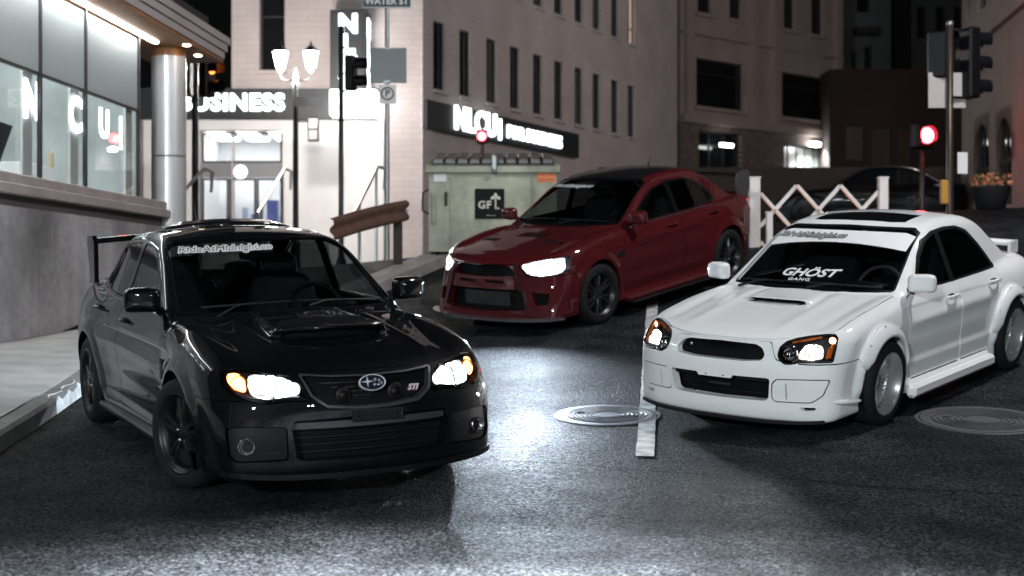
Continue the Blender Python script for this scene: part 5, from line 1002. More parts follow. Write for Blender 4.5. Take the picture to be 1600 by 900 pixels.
# ---------------------------------------------------------------- white expanding fence
WH = pbr('white fence paint', (.72, .68, .66), .55, var=(4, .08)); WHB = pbr('orange edged strip', (.75, .42, .28), .5); FY = 19.5
def fpost(u, v, w, label):
    x = PX(u, FY); z = street_z(x, FY); o = MB().box((0, 0, (PZ(v, FY) - z) / 2), (w, w, PZ(v, FY) - z + .1), bev=.008).build('fence_post', WH); o.location = (x, FY, z); tag(o, label, 'post'); c = MB().box((0, 0, PZ(v, FY) - z + .055), (w + .02, w + .02, .02), bev=.006).build('post_cap', WH, o)
fpost(1178.5, 284, .145, 'thick white square post at the left end of the lattice barrier'); fpost(1379.5, 284, .125, 'white square post at the right end of the lattice barrier'); fpost(1202, 338, .085, 'short thin white post between the red car and the white car')
lt = empty('lattice_barrier', (PX(1188, FY), FY, street_z(PX(1188, FY), FY))); tag(lt, 'white expanding lattice barrier with orange edged strips between two posts', 'barrier'); z0 = lt.location.z; per = (PX(1313, FY) - PX(1245, FY)); zt, zb_ = PZ(290, FY) - z0, PZ(400, FY) - z0; dxx = per * (zt - zb_) / (2 * (PZ(290, FY) - PZ(328, FY))); xe = PX(1373, FY) - PX(1188, FY)
for k in range(-3, 5):
    xp = PX(1245, FY) - PX(1188, FY) + per * (k - 0)
    for s, y, mt in ((1, -.012, WHB), (-1, .012, WH)):
        pa, pb = Vector((xp, y, zt)), Vector((xp + s * dxx, y, zb_))
        d = pb - pa; t0, t1 = 0., 1.
        for lim, sg_ in ((0, -1), (xe, 1)):
            for tt in (0,):
                if abs(d.x) > 1e-6:
                    q = (lim - pa.x) / d.x
                    if (sg_ < 0) == (d.x > 0): t0 = max(t0, q)
                    else: t1 = min(t1, q)
        if t1 - t0 < .05: continue
        qa, qb = pa + d * t0, pa + d * t1; o = MB().bar(qa, qb, .012, .052, up=(0, 0, 1)).build('lattice_strip', WH, lt)
        if s > 0: MB().bar(qa + Vector((-.012, -.010, -.012)), qb + Vector((-.012, -.010, -.012)), .006, .020).build('orange_edge', WHB, o)
for k in range(3): MB().lathe([(.001, .012), (.012, .01), (.014, 0)], 10, (PX(1245, FY) - PX(1188, FY) + per * (k - .5), -.03, PZ(328, FY) - z0), m=Matrix.Rotation(PI / 2, 3, 'X')).build('pivot_bolt', GALV, lt)
# ---------------------------------------------------------------- planter with flowers
x, y = PX(1548, 22.5), 22.5; z0 = street_z(x, y); t = empty('flower_planter', (x, y, z0)); tag(t, 'dark round planter full of orange and pink flowers', 'planter'); MB().lathe([(.001, .0), (.22, .0), (.30, .34), (.32, .36), (.28, .36), (.27, .32), (.001, .32)], 24).build('pot', pbr('planter black', (.02, .02, .022), .6), t)
fm = MB(); lm = MB(); rnd = random.Random(3)
for k in range(150):
    a, r, h = rnd.uniform(0, 2 * PI), .34 * math.sqrt(rnd.random()), rnd.uniform(.34, .52); c = Vector((r * math.cos(a), r * math.sin(a), h + .06 * (1 - r / .34))); nrm = Vector((rnd.uniform(-1, 1), rnd.uniform(-1, 1), rnd.uniform(.2, 1))).normalized(); u = nrm.orthogonal().normalized(); w = nrm.cross(u)
    s = .045; (fm if k % 3 else lm).add([c + (u * math.cos(q) + w * math.sin(q)) * s * (1 if i % 2 == 0 else .5) + nrm * (.012 if i % 2 else 0) for i, q in enumerate([2 * PI * j / 10 for j in range(10)])], [list(range(10))])
tag(fm.build('blossoms', pbr('orange petals', (.75, .28, .16), .6, var=(14, .3)), t), kind='stuff'); tag(lm.build('leaves', pbr('planter leaves', (.05, .09, .03), .6), t), kind='stuff')
def _sti_top(x, y):
    # raised fender crowns and the crease that runs from the screen corner to the lamp
    c = .60 + .10 * sstep(.4, 1.4, x)
    return .016 * bump(y, .73, .09) * sstep(.25, .6, x) * sstep(1.6, 1.3, x) - .010 * bump(y, c - .02, .05) * sstep(.2, .5, x) * sstep(1.5, 1.2, x) + .012 * bump(y, .43, .05) * sstep(.1, .4, x) * sstep(1.5, 1.2, x)
def _sti_side(x, z):
    return .010 * bump(z, .60 + .035 * x, .05) * sstep(1.2, 1.7, x) * sstep(3.6, 3.0, x) - .012 * bump(z, .47, .08) * sstep(1.3, 1.6, x) * sstep(3.2, 2.9, x) \
        + .03 * sstep(.34, .22, z) * sstep(1.25, 1.45, x) * sstep(3.25, 3.05, x)
def _sti_extra(f, x, y, z):
    # hood scoop
    zt = .945 + .055 * (x - .6) - .016 * (y / .34) ** 2
    s = smax(smax(y - (.375 - .13 * (x - .6)), z - zt, .04), smax((.58 + .10 * (y / .36) ** 2 + .7 * (zt - z)) - x, x - 1.30, .03), .02); s = np.maximum(s, .75 - z)
    f = smin(f, s, .035)
    # lower corners of the bumper push forward into a lip
    return f
STI = D(L=4.58, xa=.93, xb=3.555, zr=.327, arch=.372, flare=.020, flw=.11, kc=.06, kt=.04, kg=.035, extra_front=None,
    hood=[(-.2, .60), (0, .69), (.1, .745), (.25, .795), (.5, .85), (.9, .905), (1.3, .955), (1.6, .975), (2.2, .96), (3.4, 1.0), (3.9, 1.05), (4.3, 1.075), (4.5, 1.07), (4.8, 1.04)],
    shoulder=[(-.2, .60), (0, .655), (.2, .72), (.5, .80), (.93, .885), (1.3, .915), (1.6, .93), (2.5, .955), (3.3, .985), (3.8, 1.0), (4.3, 1.0), (4.8, .96)],
    plan=[(-.2, .84), (.3, .86), (.6, .878), (.93, .888), (1.2, .875), (1.45, .858), (2.2, .850), (2.9, .858), (3.2, .878), (3.555, .89), (3.9, .875), (4.2, .84), (4.6, .76), (4.9, .7)],
    tuck=[(0, .12), (.12, .09), (.2, .045), (.3, .03), (.45, .012), (.58, 0), (.68, 0), (.75, .012), (.82, .024), (.9, .055), (.97, .10), (1.2, .25)],
    nose=[(0, .12), (.14, .07), (.19, .03), (.28, .02), (.42, .01), (.52, .01), (.60, .02), (.66, .05), (.72, .09), (.80, .16), (1.2, .7)],
    sweep=[(0, 0), (.25, .012), (.45, .045), (.6, .09), (.7, .14), (.78, .20), (.84, .27), (.9, .38), (1.05, .8)],
    sweepz=[(0, .8), (.3, .85), (.5, 1.0), (.75, 1.3), (1.2, 1.4)],
    tail=[(0, 4.4), (.3, 4.5), (.5, 4.57), (.7, 4.58), (.9, 4.54), (1.1, 4.5), (1.4, 4.4)], tailsweep=[(0, 0), (.4, .03), (.6, .09), (.75, .2), (.85, .4), (1.05, 1)],
    sill=[(-.2, .16), (.3, .15), (.9, .17), (1.5, .20), (3.2, .20), (3.8, .2), (4.8, .25)],
    roof=[(1.5, 1.22), (1.9, 1.375), (2.1, 1.425), (2.4, 1.47), (2.75, 1.49), (3.1, 1.475), (3.4, 1.43), (3.7, 1.34), (4.2, 1.15)], crown=.04,
    screen=((1.24, .95), (2.06, 1.415)), backlight=((4.03, 1.07), (3.42, 1.42)), scurve=.20, gw=.80, gz=.95, gt=.36, gn=.10, gn2=.0, ka=.045,
    extra_top=_sti_top, extra_side=_sti_side, extra=_sti_extra)
#BUILD
def build_black(MT):
    p = STI; pm = paint('black car paint', (.0022, .0025, .0032), 0., .5, 1., cior=1.5)
    c = Car(p, 'saloon_car', 'glossy black four-door saloon with hood scoop and tall rear wing by the kerb', 'car', pose4(-1.7875, 9.9475, -1.0936, p), pm, .0105, MT)
    sx = lambda y, z: 1.24 + (z - .95) * 1.763 + .2 * (y / .68) ** 2
    glazing(c, dict(zmin=.96, screen=[(0, .985), (.35, .985), (.705, .99), (.60, 1.375), (.54, 1.402), (0, 1.412)], rear=[(0, 1.10), (.58, 1.10), (.50, 1.37), (0, 1.39)],
        surround=rounded([(1.58, .972), (1.75, 1.075), (2.18, 1.325), (2.45, 1.392), (2.75, 1.405), (3.05, 1.39), (3.28, 1.345), (3.48, 1.24), (3.66, 1.06), (3.60, 1.02), (2.7, .988)], .03),
        windows=[rounded([(1.66, .992), (2.20, 1.305), (2.44, 1.365), (2.60, 1.378), (2.62, 1.002)], .012), rounded([(2.70, 1.004), (2.69, 1.382), (3.04, 1.367), (3.25, 1.325), (3.40, 1.25), (3.40, 1.026)], .012), rounded([(3.44, 1.032), (3.44, 1.225), (3.58, 1.10), (3.60, 1.05)], .01)]))
    # lamps
    poly = rounded([(.775, .755), (.69, .765), (.55, .742), (.45, .73), (.40, .69), (.352, .592), (.46, .598), (.60, .585), (.69, .605), (.75, .64), (.782, .68)], .018)
    for s, b, h in cut_lamps(c, poly, .75, .10, bezel=MT['bezel']):
        bowl(c, b, None, s * .545, .668, .062, MT['chrome'], MT['glow'], yaw=s * .12, em_r=.98)
        bowl(c, b, None, s * .435, .655, .036, MT['chrome'], MT['glow_soft'], name='high_beam_reflector', yaw=s * .1)
        bowl(c, b, None, s * .70, .688, .040, MT['amber'], MT['glow_amber'], name='turn_signal', yaw=s * .4, em_r=.9)
        lit_panel(c, h, rounded([(.645, .735), (.56, .728), (.47, .715), (.43, .69), (.40, .63), (.47, .618), (.58, .605), (.65, .622), (.665, .67)], .03), MT['glow_face'], b); lit_panel(c, h, rounded([(.745, .735), (.685, .742), (.67, .69), (.675, .64), (.72, .655), (.75, .69)], .025), MT['glow_amber'], b, .02, 'lit_turn_signal')
        MB().bar(c.loc(.13, s * .40, .612), c.loc(.22, s * .66, .61), .02, .006).build('lamp_trim', MT['chrome'], b)
        beam('headlight_beam', b, c.loc(-.04, s * .56, .655), s * .05, BEAM_B, (.84, .91, 1.0), 80, 0)
    # upper grille with its grey surround
    gp = [(0, .706), (.22, .710), (.385, .725), (.345, .622), (.27, .565), (.10, .548), (0, .547)]
    go = [(0, .715), (.23, .722), (.402, .738), (.36, .613), (.275, .549), (.10, .532), (0, .531)]
    sk = c.cutm(yz(sym(rounded(go, .012)[3:-3]), False), lambda C, N: (C[:, 0] < .4) & (N[:, 0] < -.02), gap=.0015, lip=.01); 
    ph = yz(sym(gp), False); ring, core = cut(sk, ph, gap=1e-5, lip=.06, d=(1, 0, 0)); gr = c.add('grille', Msh(core.V + np.array([.055, 0, 0]), core.N, core.T), MT['mesh'])
    su = c.add('grille_surround', ring, pbr('satin grey trim', (.03, .031, .034), .4)); su.parent = gr; c.cut_lining(ph, lambda C, N: C[:, 0] < .4, .01)
    slats(c, 'grille_bar', gp, [.575, .60, .625, .65, .675], lambda y: .075 + .3 * (abs(y) / .6) ** 2, .004, MT['gloss'], gr, .012)
    for y in (-.16, .15):
        h = MB().lathe([(.001, .012), (.015, .014), (.02, .004), (.045, .006), (.05, .0), (.052, -.02)], 28, c.loc(.075, y, .605), m=face_m(0)).build('horn', pbr('horn enamel', (.006, .004, .004), .5, spec=.2), gr)
        MB().lathe([(.03, .012), (.034, .014), (.036, .006)], 28, c.loc(.075, y, .605), m=face_m(0)).build('horn_ring', MT['trim'], h)
    # star badge: oval ring, dark blue field, one large and five small four-pointed stars
    m = face_m(0, -.3); el = Matrix.Diagonal((1, .90, 1)).to_3x3(); bo = c.loc(.052, 0, .668)
    def oval(rx, rz, h0, h1, name, mat, parent, hole_=0):
        mb = MB(); n = 40; P = []
        ring_ = [(rx, h0), (rx, h1)] if not hole_ else [(rx, h0), (rx, h1), (rx * hole_, h1), (rx * hole_, h0)]
        for q, hh in ring_:
            for k in range(n): a = 2 * PI * k / n; P.append(bo + (Matrix.Rotation(-.3, 3, 'Y') @ Vector((hh, q * math.cos(a), q * rz / rx * math.sin(a)))))
        F = [[r_ * n + k, r_ * n + (k + 1) % n, (r_ + 1) * n + (k + 1) % n, (r_ + 1) * n + k] for r_ in range(len(ring_) - 1) for k in range(n)]
        if not hole_: F.append([n + k for k in range(n)])
        return mb.add(P, F).build(name, mat, parent)
    em = oval(.078, .044, 0, .008, 'emblem', pbr('emblem blue', (.004, .010, .022), .3, coat=.6), c.e); oval(.080, .046, -.004, .013, 'emblem_ring', MT['badge'], em, .91)
    for y, z, r in ((-.028, .006, .032), (.018, .016, .011), (.042, .010, .011), (.012, -.012, .011), (.034, -.014, .011), (.054, -.006, .010)):
        P = []
        for k in range(8):
            a = PI * k / 4; rr_ = r if k % 2 == 0 else r * .22; P.append((rr_ * math.cos(a) * (1.25 if k % 4 == 0 else 1), rr_ * math.sin(a)))
        Mx = Matrix.Rotation(-.3, 3, 'Y') @ Matrix(((0, 0, 1), (1, 0, 0), (0, 1, 0)))
        MB().prism(P, .008, .0115, Mx, bo + Matrix.Rotation(-.3, 3, 'Y') @ Vector((0, y, z))).build('star', MT['badge'], em)
    t = text_obj('badge_lettering', 'STI', .045, pbr('badge pink', (.62, .50, .54), .3), gr, c.loc(.072, .255, .622), (PI / 2, 0, PI / 2), .004, .002, .35)
    # lower intake, crash bar, licence-plate base
    ip = [(0, .497), (.455, .487), (.47, .44), (.445, .285), (.40, .262), (0, .252)]
    sk = hole(c, ip, .3, .09, zmin=.2); it = back_plate(c, 'lower_intake', sk, .10, MT['mesh'])
    mb = MB(); ys = np.linspace(-.455, .455, 13)
    for u, v in zip(ys[:-1], ys[1:]): mb.bar(c.loc(.045 + .12 * (u / .6) ** 2, u, .452), c.loc(.045 + .12 * (v / .6) ** 2, v, .452), .03, .036)
    mb.build('crash_bar', pbr('bare bumper beam', (.035, .036, .040), .4), it)
    slats(c, 'intake_bar', ip, [.30, .34, .38], lambda y: .09 + .12 * (abs(y) / .6) ** 2, .006, MT['trim'], it)
    pl = MB().box(c.loc(.008, .015, .492), (.012, .30, .058), bev=.004).build('plate_base', MT['trim'], c.e)
    for y in (-.10, .13): MB().lathe([(.0005, .004), (.006, .003), (.008, 0)], 10, c.loc(.001, y, .495), m=face_m(0)).build('plate_screw', MT['dark'], pl)
    # fog lamp panels
    fp = rounded([(.495, .455), (.70, .462), (.795, .455), (.79, .30), (.75, .27), (.49, .275)], .02)
    g = c.cutm(yz(fp), lambda C, N: (C[:, 0] < .5) & (N[:, 0] < -.02) & (C[:, 2] > .2), gap=.003, lip=.025, inner_shift=.018)
    for h in halves(g):
        s = 1 if h.cen()[:, 1].mean() > 0 else -1; o = c.add('fog_lamp_panel', h, pbr('satin black panel', (.006, .006, .007), .5, spec=.15))
        q = c.on(np.array([[.15, s * .70, .355]]), -.012)[0][0]
        f = MB().lathe([(.001, .012), (.03, .010), (.038, .004)], 28, c.loc(*q), m=face_m(s * .25)).build('fog_lamp', MT['lens'], o); 
        MB().lathe([(.001, -.02), (.02, -.018), (.036, -.002), (.04, .004), (.041, .012), (.045, .012), (.047, 0), (.047, -.02)], 28, c.loc(*q), m=face_m(s * .25)).build('fog_lamp_bezel', MT['chrome'], f)
        for z in (.315, .40): MB().bar(c.loc(xsurf(c, .53, z) + .016, s * .53, z), c.loc(xsurf(c, .62, z) + .016, s * .62, z), .012, .012).build('panel_rib', MT['trim'], o)
    # scoop mouth
    sc_ = c.cutm(yz(sym([(0, .873), (.29, .872), (.322, .885), (.30, .912), (0, .930)]), False), lambda C, N: (C[:, 0] < .85) & (C[:, 0] > .45) & (C[:, 2] > .855) & (N[:, 0] < -.35), gap=1e-5, lip=.10, d=(1, 0, 0))
    if sc_ is not None: back_plate(c, 'scoop_mouth', sc_, .11, MT['dark'])
    # panels
    doors(c, dict(fdoor=rounded([(1.42, .27), (1.385, .50), (1.40, .80), (1.47, .93), (1.60, .972), (2.66, .985), (2.685, .7), (2.66, .27)], .03), rdoor=rounded([(2.67, .27), (2.695, .7), (2.67, .985), (3.62, 1.02), (3.53, .86), (3.36, .74), (3.20, .60), (3.10, .42), (3.07, .27)], .03)))
    hp = [(.118, 0), (.125, .2), (.165, .40), (.24, .55), (.33, .68), (.42, .745), (1.0, .745), (1.40, .735), (1.37, .66), (1.27, .4), (1.20, 0)]
    hd = c.cutm(xy(hp + [(a, -b) for a, b in hp[::-1]]), lambda C, N: (C[:, 0] < 1.5) & (N[:, 2] > .2), gap=.0025, lip=.015); c.add('hood', hd, pm)
    zl = curve([(0, .712), (.36, .715), (.46, .60), (.8, .60), (1.1, .60)]); b = c.cutm(lambda V: np.maximum(V[:, 2] - zl(np.abs(V[:, 1])), V[:, 0] - (.63 - .35 * (V[:, 2] - .3))), lambda C, N: C[:, 0] < .8, gap=.0022, lip=.012); c.add('front_bumper', b, pm)
    tp = [(3.98, 0), (3.95, .45), (3.95, .66), (4.4, .66), (4.7, .6), (4.7, 0)]; b = c.cutm(xy(tp + [(a, -b_) for a, b_ in tp[::-1]]), lambda C, N: (C[:, 0] > 3.9) & (C[:, 2] > .8) & (C[:, 2] < 1.12), gap=.0025, lip=.015); c.add('trunk_lid', b, pm)
    c.add('body_shell', c.M, pm); c.add('inner_lining', c.Lin, MT['dark'])
    lip_strip(c, 'front_lip', .188, .80, .026, .03, MT['gloss'], dz=.03)
    for s in (-1, 1):
        MB().box(c.loc(2.28, s * .855, .205), (1.75, .07, .05), bev=.015).build('side_skirt', MT['gloss'], c.e)
        MB().prism([(0, 0), (-.30, 0), (-.26, .075), (-.06, .095)], 0, .012, Matrix(((1, 0, 0), (0, 0, 1), (0, 1, 0))), c.loc(.62, s * .875 - .006, .17)).build('bumper_winglet', MT['gloss'], c.e)
    mirrors(c, 1.63, .905, 1.06, (.07, .115, .078), pm); handles(c, [(2.44, .865), (3.28, .895)], pm)
    interior(c, 1.62, .955, 2.35, roofz=1.40); wipers(c, 1.30, .99, MT['trim'])
    for s in (-1, 1):   # bright belt moulding
        q = c.on(np.array([[x, s * .84, .978 + .022 * (x - 1.6)] for x in np.linspace(1.62, 3.58, 14)]), .004)[0]; MB().tube([c.loc(*a) for a in q], .007, 6).build('belt_moulding', MT['gloss'], c.e)
    # wing
    w = MB(); n = 17; prof = [(-.11, .0), (-.06, .026), (.02, .03), (.12, .010), (.02, -.010), (-.07, -.016)]; P = []
    for i in range(n):
        y = -.66 + 1.32 * i / (n - 1); z = 1.335 + .03 * math.cos(y / .66 * PI / 2)
        P += [c.loc(4.33 + a, y, z + b_) for a, b_ in prof]
    k = len(prof); F = [[k * i + j, k * i + (j + 1) % k, k * i + k + (j + 1) % k, k * i + k + j] for i in range(n - 1) for j in range(k)]
    w.add(P, F, True); wing = w.build('rear_wing', pm, c.e)
    for s in (-1, 1):
        MB().prism([(.10, 1.0), (.11, 1.14), (.12, 1.33), (.06, 1.385), (-.13, 1.375), (-.14, 1.30), (-.08, 1.12), (-.09, 1.0)], 0, .035, Matrix(((1, 0, 0), (0, 0, 1), (0, 1, 0))), c.loc(4.35, s * .665 - .0175, 0)).build('wing_upright', pm, wing)
    # roof visor, antenna
    q = []; v = MB(); n = 15; P = []
    for i in range(n):
        y = -.46 + .92 * i / (n - 1); x0 = 2.62 + .16 * (y / .46) ** 2
        a = c.on(np.array([[x0, y, 1.5], [x0 + .16, y, 1.5]]), .006)[0]; P += [c.loc(*a[0]), c.loc(a[1][0], y, a[1][2] + .040 * (1 - .5 * (y / .46) ** 4)), c.loc(a[1][0], y, a[1][2] + .032 * (1 - .5 * (y / .46) ** 4)), c.loc(a[0][0] + .01, y, a[0][2] - .004)]
    F = [[4 * i + j, 4 * i + (j + 1) % 4, 4 * i + 4 + (j + 1) % 4, 4 * i + 4 + j] for i in range(n - 1) for j in range(4)]; v.add(P, F, True).build('roof_visor', MT['gloss'], c.e)
    a = c.on(np.array([[3.28, -.10, 1.45]]), 0)[0][0]; MB().tube([c.loc(*a), c.loc(a[0] + .02, -.10, a[2] + .03), c.loc(a[0] + .10, -.10, a[2] + .20)], [.016, .006, .003], 8).build('antenna', MT['trim'], c.e)
    sticker(c, 'RideAtMidnight.co', MT['white'], MT['dark'], -.255, 1.362, .088, .38, sx, rise=.022, sx=.93, zs=.70, o_out=.0082)
    for s in (-1, 1):   # fender vent behind the wheel
        q = c.on(np.array([[1.335, s * .87, .66]]), .002)[0][0]; MB().box(c.loc(*q), (.06, .006, .13), bev=.002).build('fender_vent', MT['trim'], c.e)
    w0 = make_wheel(dict(rimr=.236, kind='y', n=5, dish=.03, lip=pbr('black rim', (.008, .008, .009), .4, spec=.25), face=pbr('black rim', (.008, .008, .009), .4), cal=pbr('gold caliper', (.05, .04, .015), .4), nut=MT['alu']), p.zr, MT)
    place_wheels(c.e, w0, p, c.xc, .775, 0., .27, MT)
    return c
def _wrx_top(x, y):
    return .010 * bump(y, .70, .08) * sstep(.3, .6, x) * sstep(1.5, 1.25, x) - .008 * bump(y, .60, .05) * sstep(.3, .5, x) * sstep(1.4, 1.1, x) + .010 * bump(y, .36, .06) * sstep(.1, .4, x) * sstep(1.4, 1.1, x)
def _wrx_side(x, z):
    return .010 * bump(z, .64 + .02 * x, .05) * sstep(1.2, 1.6, x) * sstep(3.5, 3.0, x) + .012 * sstep(.42, .36, z) * sstep(1.2, 1.4, x) * sstep(3.2, 3.0, x) \
        + .035 * sstep(.27, .20, z) * sstep(1.2, 1.35, x) * sstep(3.15, 3.0, x)
def _wrx_extra(f, x, y, z):
    zt = .868 + .062 * (x - .85) - .012 * (y / .3) ** 2
    s = smax(smax(y - (.29 - .10 * (x - .85)), z - zt, .05), smax((.84 + .05 * (y / .3) ** 2 + .4 * (zt - z)) - x, x - 1.22, .03), .02); s = np.maximum(s, .7 - z)
    f = smin(f, s, .03)
    return f
WRX = D(L=4.415, xa=.885, xb=3.41, zr=.312, arch=.345, flare=.034, flw=.10, kc=.06, kt=.04, kg=.03, extra_front=None,
    hood=[(-.2, .54), (0, .64), (.1, .69), (.25, .735), (.5, .78), (.9, .835), (1.2, .875), (1.5, .90), (2.2, .90), (3.2, .915), (3.8, .935), (4.2, .94), (4.35, .93), (4.6, .90)],
    shoulder=[(-.2, .54), (0, .61), (.2, .675), (.5, .745), (.885, .81), (1.3, .85), (1.6, .865), (2.5, .885), (3.2, .90), (3.7, .90), (4.2, .89), (4.6, .86)],
    plan=[(-.2, .80), (.3, .83), (.6, .845), (.885, .855), (1.2, .845), (1.45, .84), (2.2, .84), (2.9, .842), (3.2, .85), (3.41, .855), (3.8, .845), (4.1, .81), (4.4, .75), (4.8, .65)],
    tuck=[(0, .12), (.10, .07), (.17, .03), (.28, .022), (.42, .01), (.55, 0), (.66, 0), (.72, .01), (.8, .035), (.88, .08), (.97, .13), (1.2, .25)],
    nose=[(0, .10), (.12, .05), (.18, .03), (.30, .02), (.40, .005), (.48, 0), (.54, .005), (.60, .03), (.66, .07), (.74, .14), (1.2, .7)],
    sweep=[(0, 0), (.25, .012), (.45, .05), (.6, .10), (.7, .16), (.77, .22), (.83, .30), (.88, .40), (1.05, .85)],
    sweepz=[(0, .8), (.3, .9), (.5, 1.0), (.7, 1.15), (1.2, 1.3)],
    tail=[(0, 4.25), (.3, 4.33), (.5, 4.4), (.7, 4.415), (.85, 4.40), (1.0, 4.36), (1.4, 4.3)], tailsweep=[(0, 0), (.4, .03), (.6, .09), (.75, .2), (.85, .4), (1.05, 1)],
    sill=[(-.2, .13), (.3, .12), (.9, .14), (1.5, .15), (3.2, .15), (3.8, .17), (4.8, .22)],
    roof=[(1.5, 1.1), (1.85, 1.265), (2.05, 1.32), (2.3, 1.365), (2.65, 1.39), (3.0, 1.378), (3.3, 1.335), (3.6, 1.25), (4.2, 1.05)], crown=.035,
    screen=((1.20, .86), (2.02, 1.32)), backlight=((3.92, .98), (3.28, 1.345)), scurve=.18, gw=.775, gz=.87, gt=.37, gn=.09, gn2=.0, ka=.045,
    extra_top=_wrx_top, extra_side=_wrx_side, extra=_wrx_extra)
#BUILD
def build_white(MT):
    p = WRX; pm = paint('white car paint', (.81, .82, .83), 0., .5)
    c = Car(p, 'saloon_car', 'white lowered four-door saloon with chrome deep-dish wheels and white sun strip', 'car', pose4(2.80867, 11.777, -2.24989, p), pm, .0115, MT)
    sx = lambda y, z: 1.20 + (z - .86) * 1.783 + .18 * (y / .68) ** 2
    glazing(c, dict(zmin=.875, frame=MT['trim'], screen=[(0, .905), (.35, .903), (.665, .905), (.575, 1.262), (.52, 1.29), (0, 1.305)], rear=[(0, 1.0), (.56, 1.0), (.48, 1.28), (0, 1.30)],
        surround=rounded([(1.55, .882), (1.66, .955), (1.86, 1.12), (2.03, 1.225), (2.25, 1.278), (2.5, 1.293), (2.75, 1.283), (2.92, 1.238), (3.08, 1.125), (3.20, 1.02), (3.32, .91), (3.28, .892), (2.3, .878)], .03),
        windows=[rounded([(1.66, .903), (1.90, 1.105), (2.07, 1.20), (2.26, 1.252), (2.30, 1.256), (2.31, .895)], .012), rounded([(2.385, .897), (2.375, 1.262), (2.55, 1.267), (2.74, 1.258), (2.89, 1.212), (3.04, 1.105), (3.16, 1.0), (3.25, .915)], .012)]))
    poly = rounded([(.445, .60), (.447, .648), (.475, .68), (.53, .70), (.60, .713), (.68, .722), (.735, .72), (.758, .70), (.772, .64), (.777, .552), (.69, .552), (.58, .552), (.545, .540), (.50, .540), (.462, .565)], .012)
    for s, b, h in cut_lamps(c, poly, .70, .085, bezel=pbr('smoked lamp housing', (.10, .10, .105), .25, .6)):
        bowl(c, b, None, s * .507, .603, .048, MT['chrome'], None, name='high_beam_reflector', yaw=s * .1)
        MB().lathe([(.0005, .012), (.012, .006), (.016, -.02)], 16, c.loc(xsurf(c, s * .507, .603) + .05, s * .507, .603), m=face_m(s * .1)).build('bulb_shield', MT['chrome'], b)
        bowl(c, b, None, s * .632, .610, .056, MT['chrome'], MT['glow_warm'], yaw=s * .2, em_r=1.0)
        bowl(c, b, None, s * .728, .682, .024, MT['amber'], MT['glow_orange'], name='turn_signal', yaw=s * .5, em_r=1.0)
        for k, (y0, z0, y1, z1) in enumerate(((.50, .672, .62, .700), (.55, .68, .66, .706), (.745, .66, .748, .575), (.735, .64, .738, .57))):
            MB().bar(c.loc(xsurf(c, y0, z0) + .02, s * y0, z0), c.loc(xsurf(c, y1, z1) + .02, s * y1, z1), .02, .012).build('amber_reflector', MT['amber'], b)
        lit_panel(c, h, rounded([(.575, .567), (.575, .62), (.60, .655), (.64, .668), (.69, .655), (.715, .61), (.715, .567)], .025), MT['glow_warm_face'], b)
        beam('headlight_beam', b, c.loc(-.03, s * .63, .61), s * .02, BEAM_W, (.96, .95, .93), 72, 0)
        lo = [c.loc(xsurf(c, yy, zz) - .003, s * yy, zz) for yy, zz in poly + poly[:1]]; MB().tube(lo, .0065, 6, False).build('lamp_gasket', MT['trim'], b)
    # grille: black mesh between the lamps
    gp = rounded([(0, .660), (.27, .655), (.325, .635), (.358, .59), (.34, .552), (.2, .540), (0, .540)], [0, .02, .02, .02, .02, .02, 0])
    gp = [q for q in gp if q[0] >= 0]; sk = hole(c, gp, .35, .06, zmin=.5); gr = back_plate(c, 'grille', sk, .062, MT['mesh'])
    slats(c, 'grille_bar', gp, [.56, .58, .60, .62, .64], lambda y: .09 + .10 * (abs(y) / .4) ** 2, .004, MT['gloss'], gr, .012)
    MB().lathe([(.0008, .006), (.010, .005), (.012, 0)], 14, c.loc(.075, -.25, .615), m=face_m(0)).build('grille_bolt', MT['alu'], gr)
    ip = rounded([(0, .432), (.385, .432), (.402, .42), (.385, .285), (.355, .268), (0, .262)], [0, .015, .015, .025, .02, 0]); ip = [q for q in ip if q[0] >= 0]
    sk = hole(c, ip, .35, .09, zmin=.2); it = back_plate(c, 'lower_intake', sk, .11, MT['mesh'])
    MB().bar(c.loc(.10, -.12, .345), c.loc(.10, .06, .345), .03, .012).build('intercooler_bar', MT['alu'], it)
    slats(c, 'intake_bar', ip, [.30, .385], lambda y: .10 + .1 * (abs(y) / .4) ** 2, .005, MT['trim'], it)
    tb = MB().prism([(-.17, .435), (.13, .435), (.11, .408), (-.15, .408)], 0, .02, Matrix(((0, 0, -1), (1, 0, 0), (0, 1, 0))), c.loc(.006, 0, 0)).build('plate_tab', pm, c.e)
    for y in (-.09, .05): MB().lathe([(.0005, .003), (.005, .002), (.006, 0)], 10, c.loc(.005, y, .421), m=face_m(0)).build('tab_bolt', MT['dark'], tb)
    for s, b in ((-1, 0), (1, 0)):
        # the crash-bar face behind the top of the intake
        MB().bar(c.loc(.06, s * .13, .415), c.loc(.085, s * .385, .412), .02, .03).build('bumper_beam', MT['trim'], it)
    fp = rounded([(.415, .39), (.445, .428), (.60, .432), (.775, .43), (.735, .32), (.67, .27), (.43, .268), (.41, .29)], .02)
    g = c.cutm(yz(fp), lambda C, N: (C[:, 0] < .5) & (N[:, 0] < -.02) & (C[:, 2] > .2), gap=.004, lip=.012)
    for h in halves(g):
        s = 1 if h.cen()[:, 1].mean() > 0 else -1; k, inn = cut(h, yz([(.506, .408), (.518, .408), (.516, .282), (.504, .282)]), gap=1e-5, lip=.03, d=(1, 0, 0)); o = c.add('fog_lamp_cover', k, pm)
        if inn is not None: x = c.add('cover_slot', Msh(inn.V + np.array([.03, 0, 0]), inn.N, inn.T), MT['dark']); x.parent = o
    g = hole(c, [(.59, .238), (.705, .236), (.685, .216), (.61, .210)], .5, .05, True, zmin=.15)
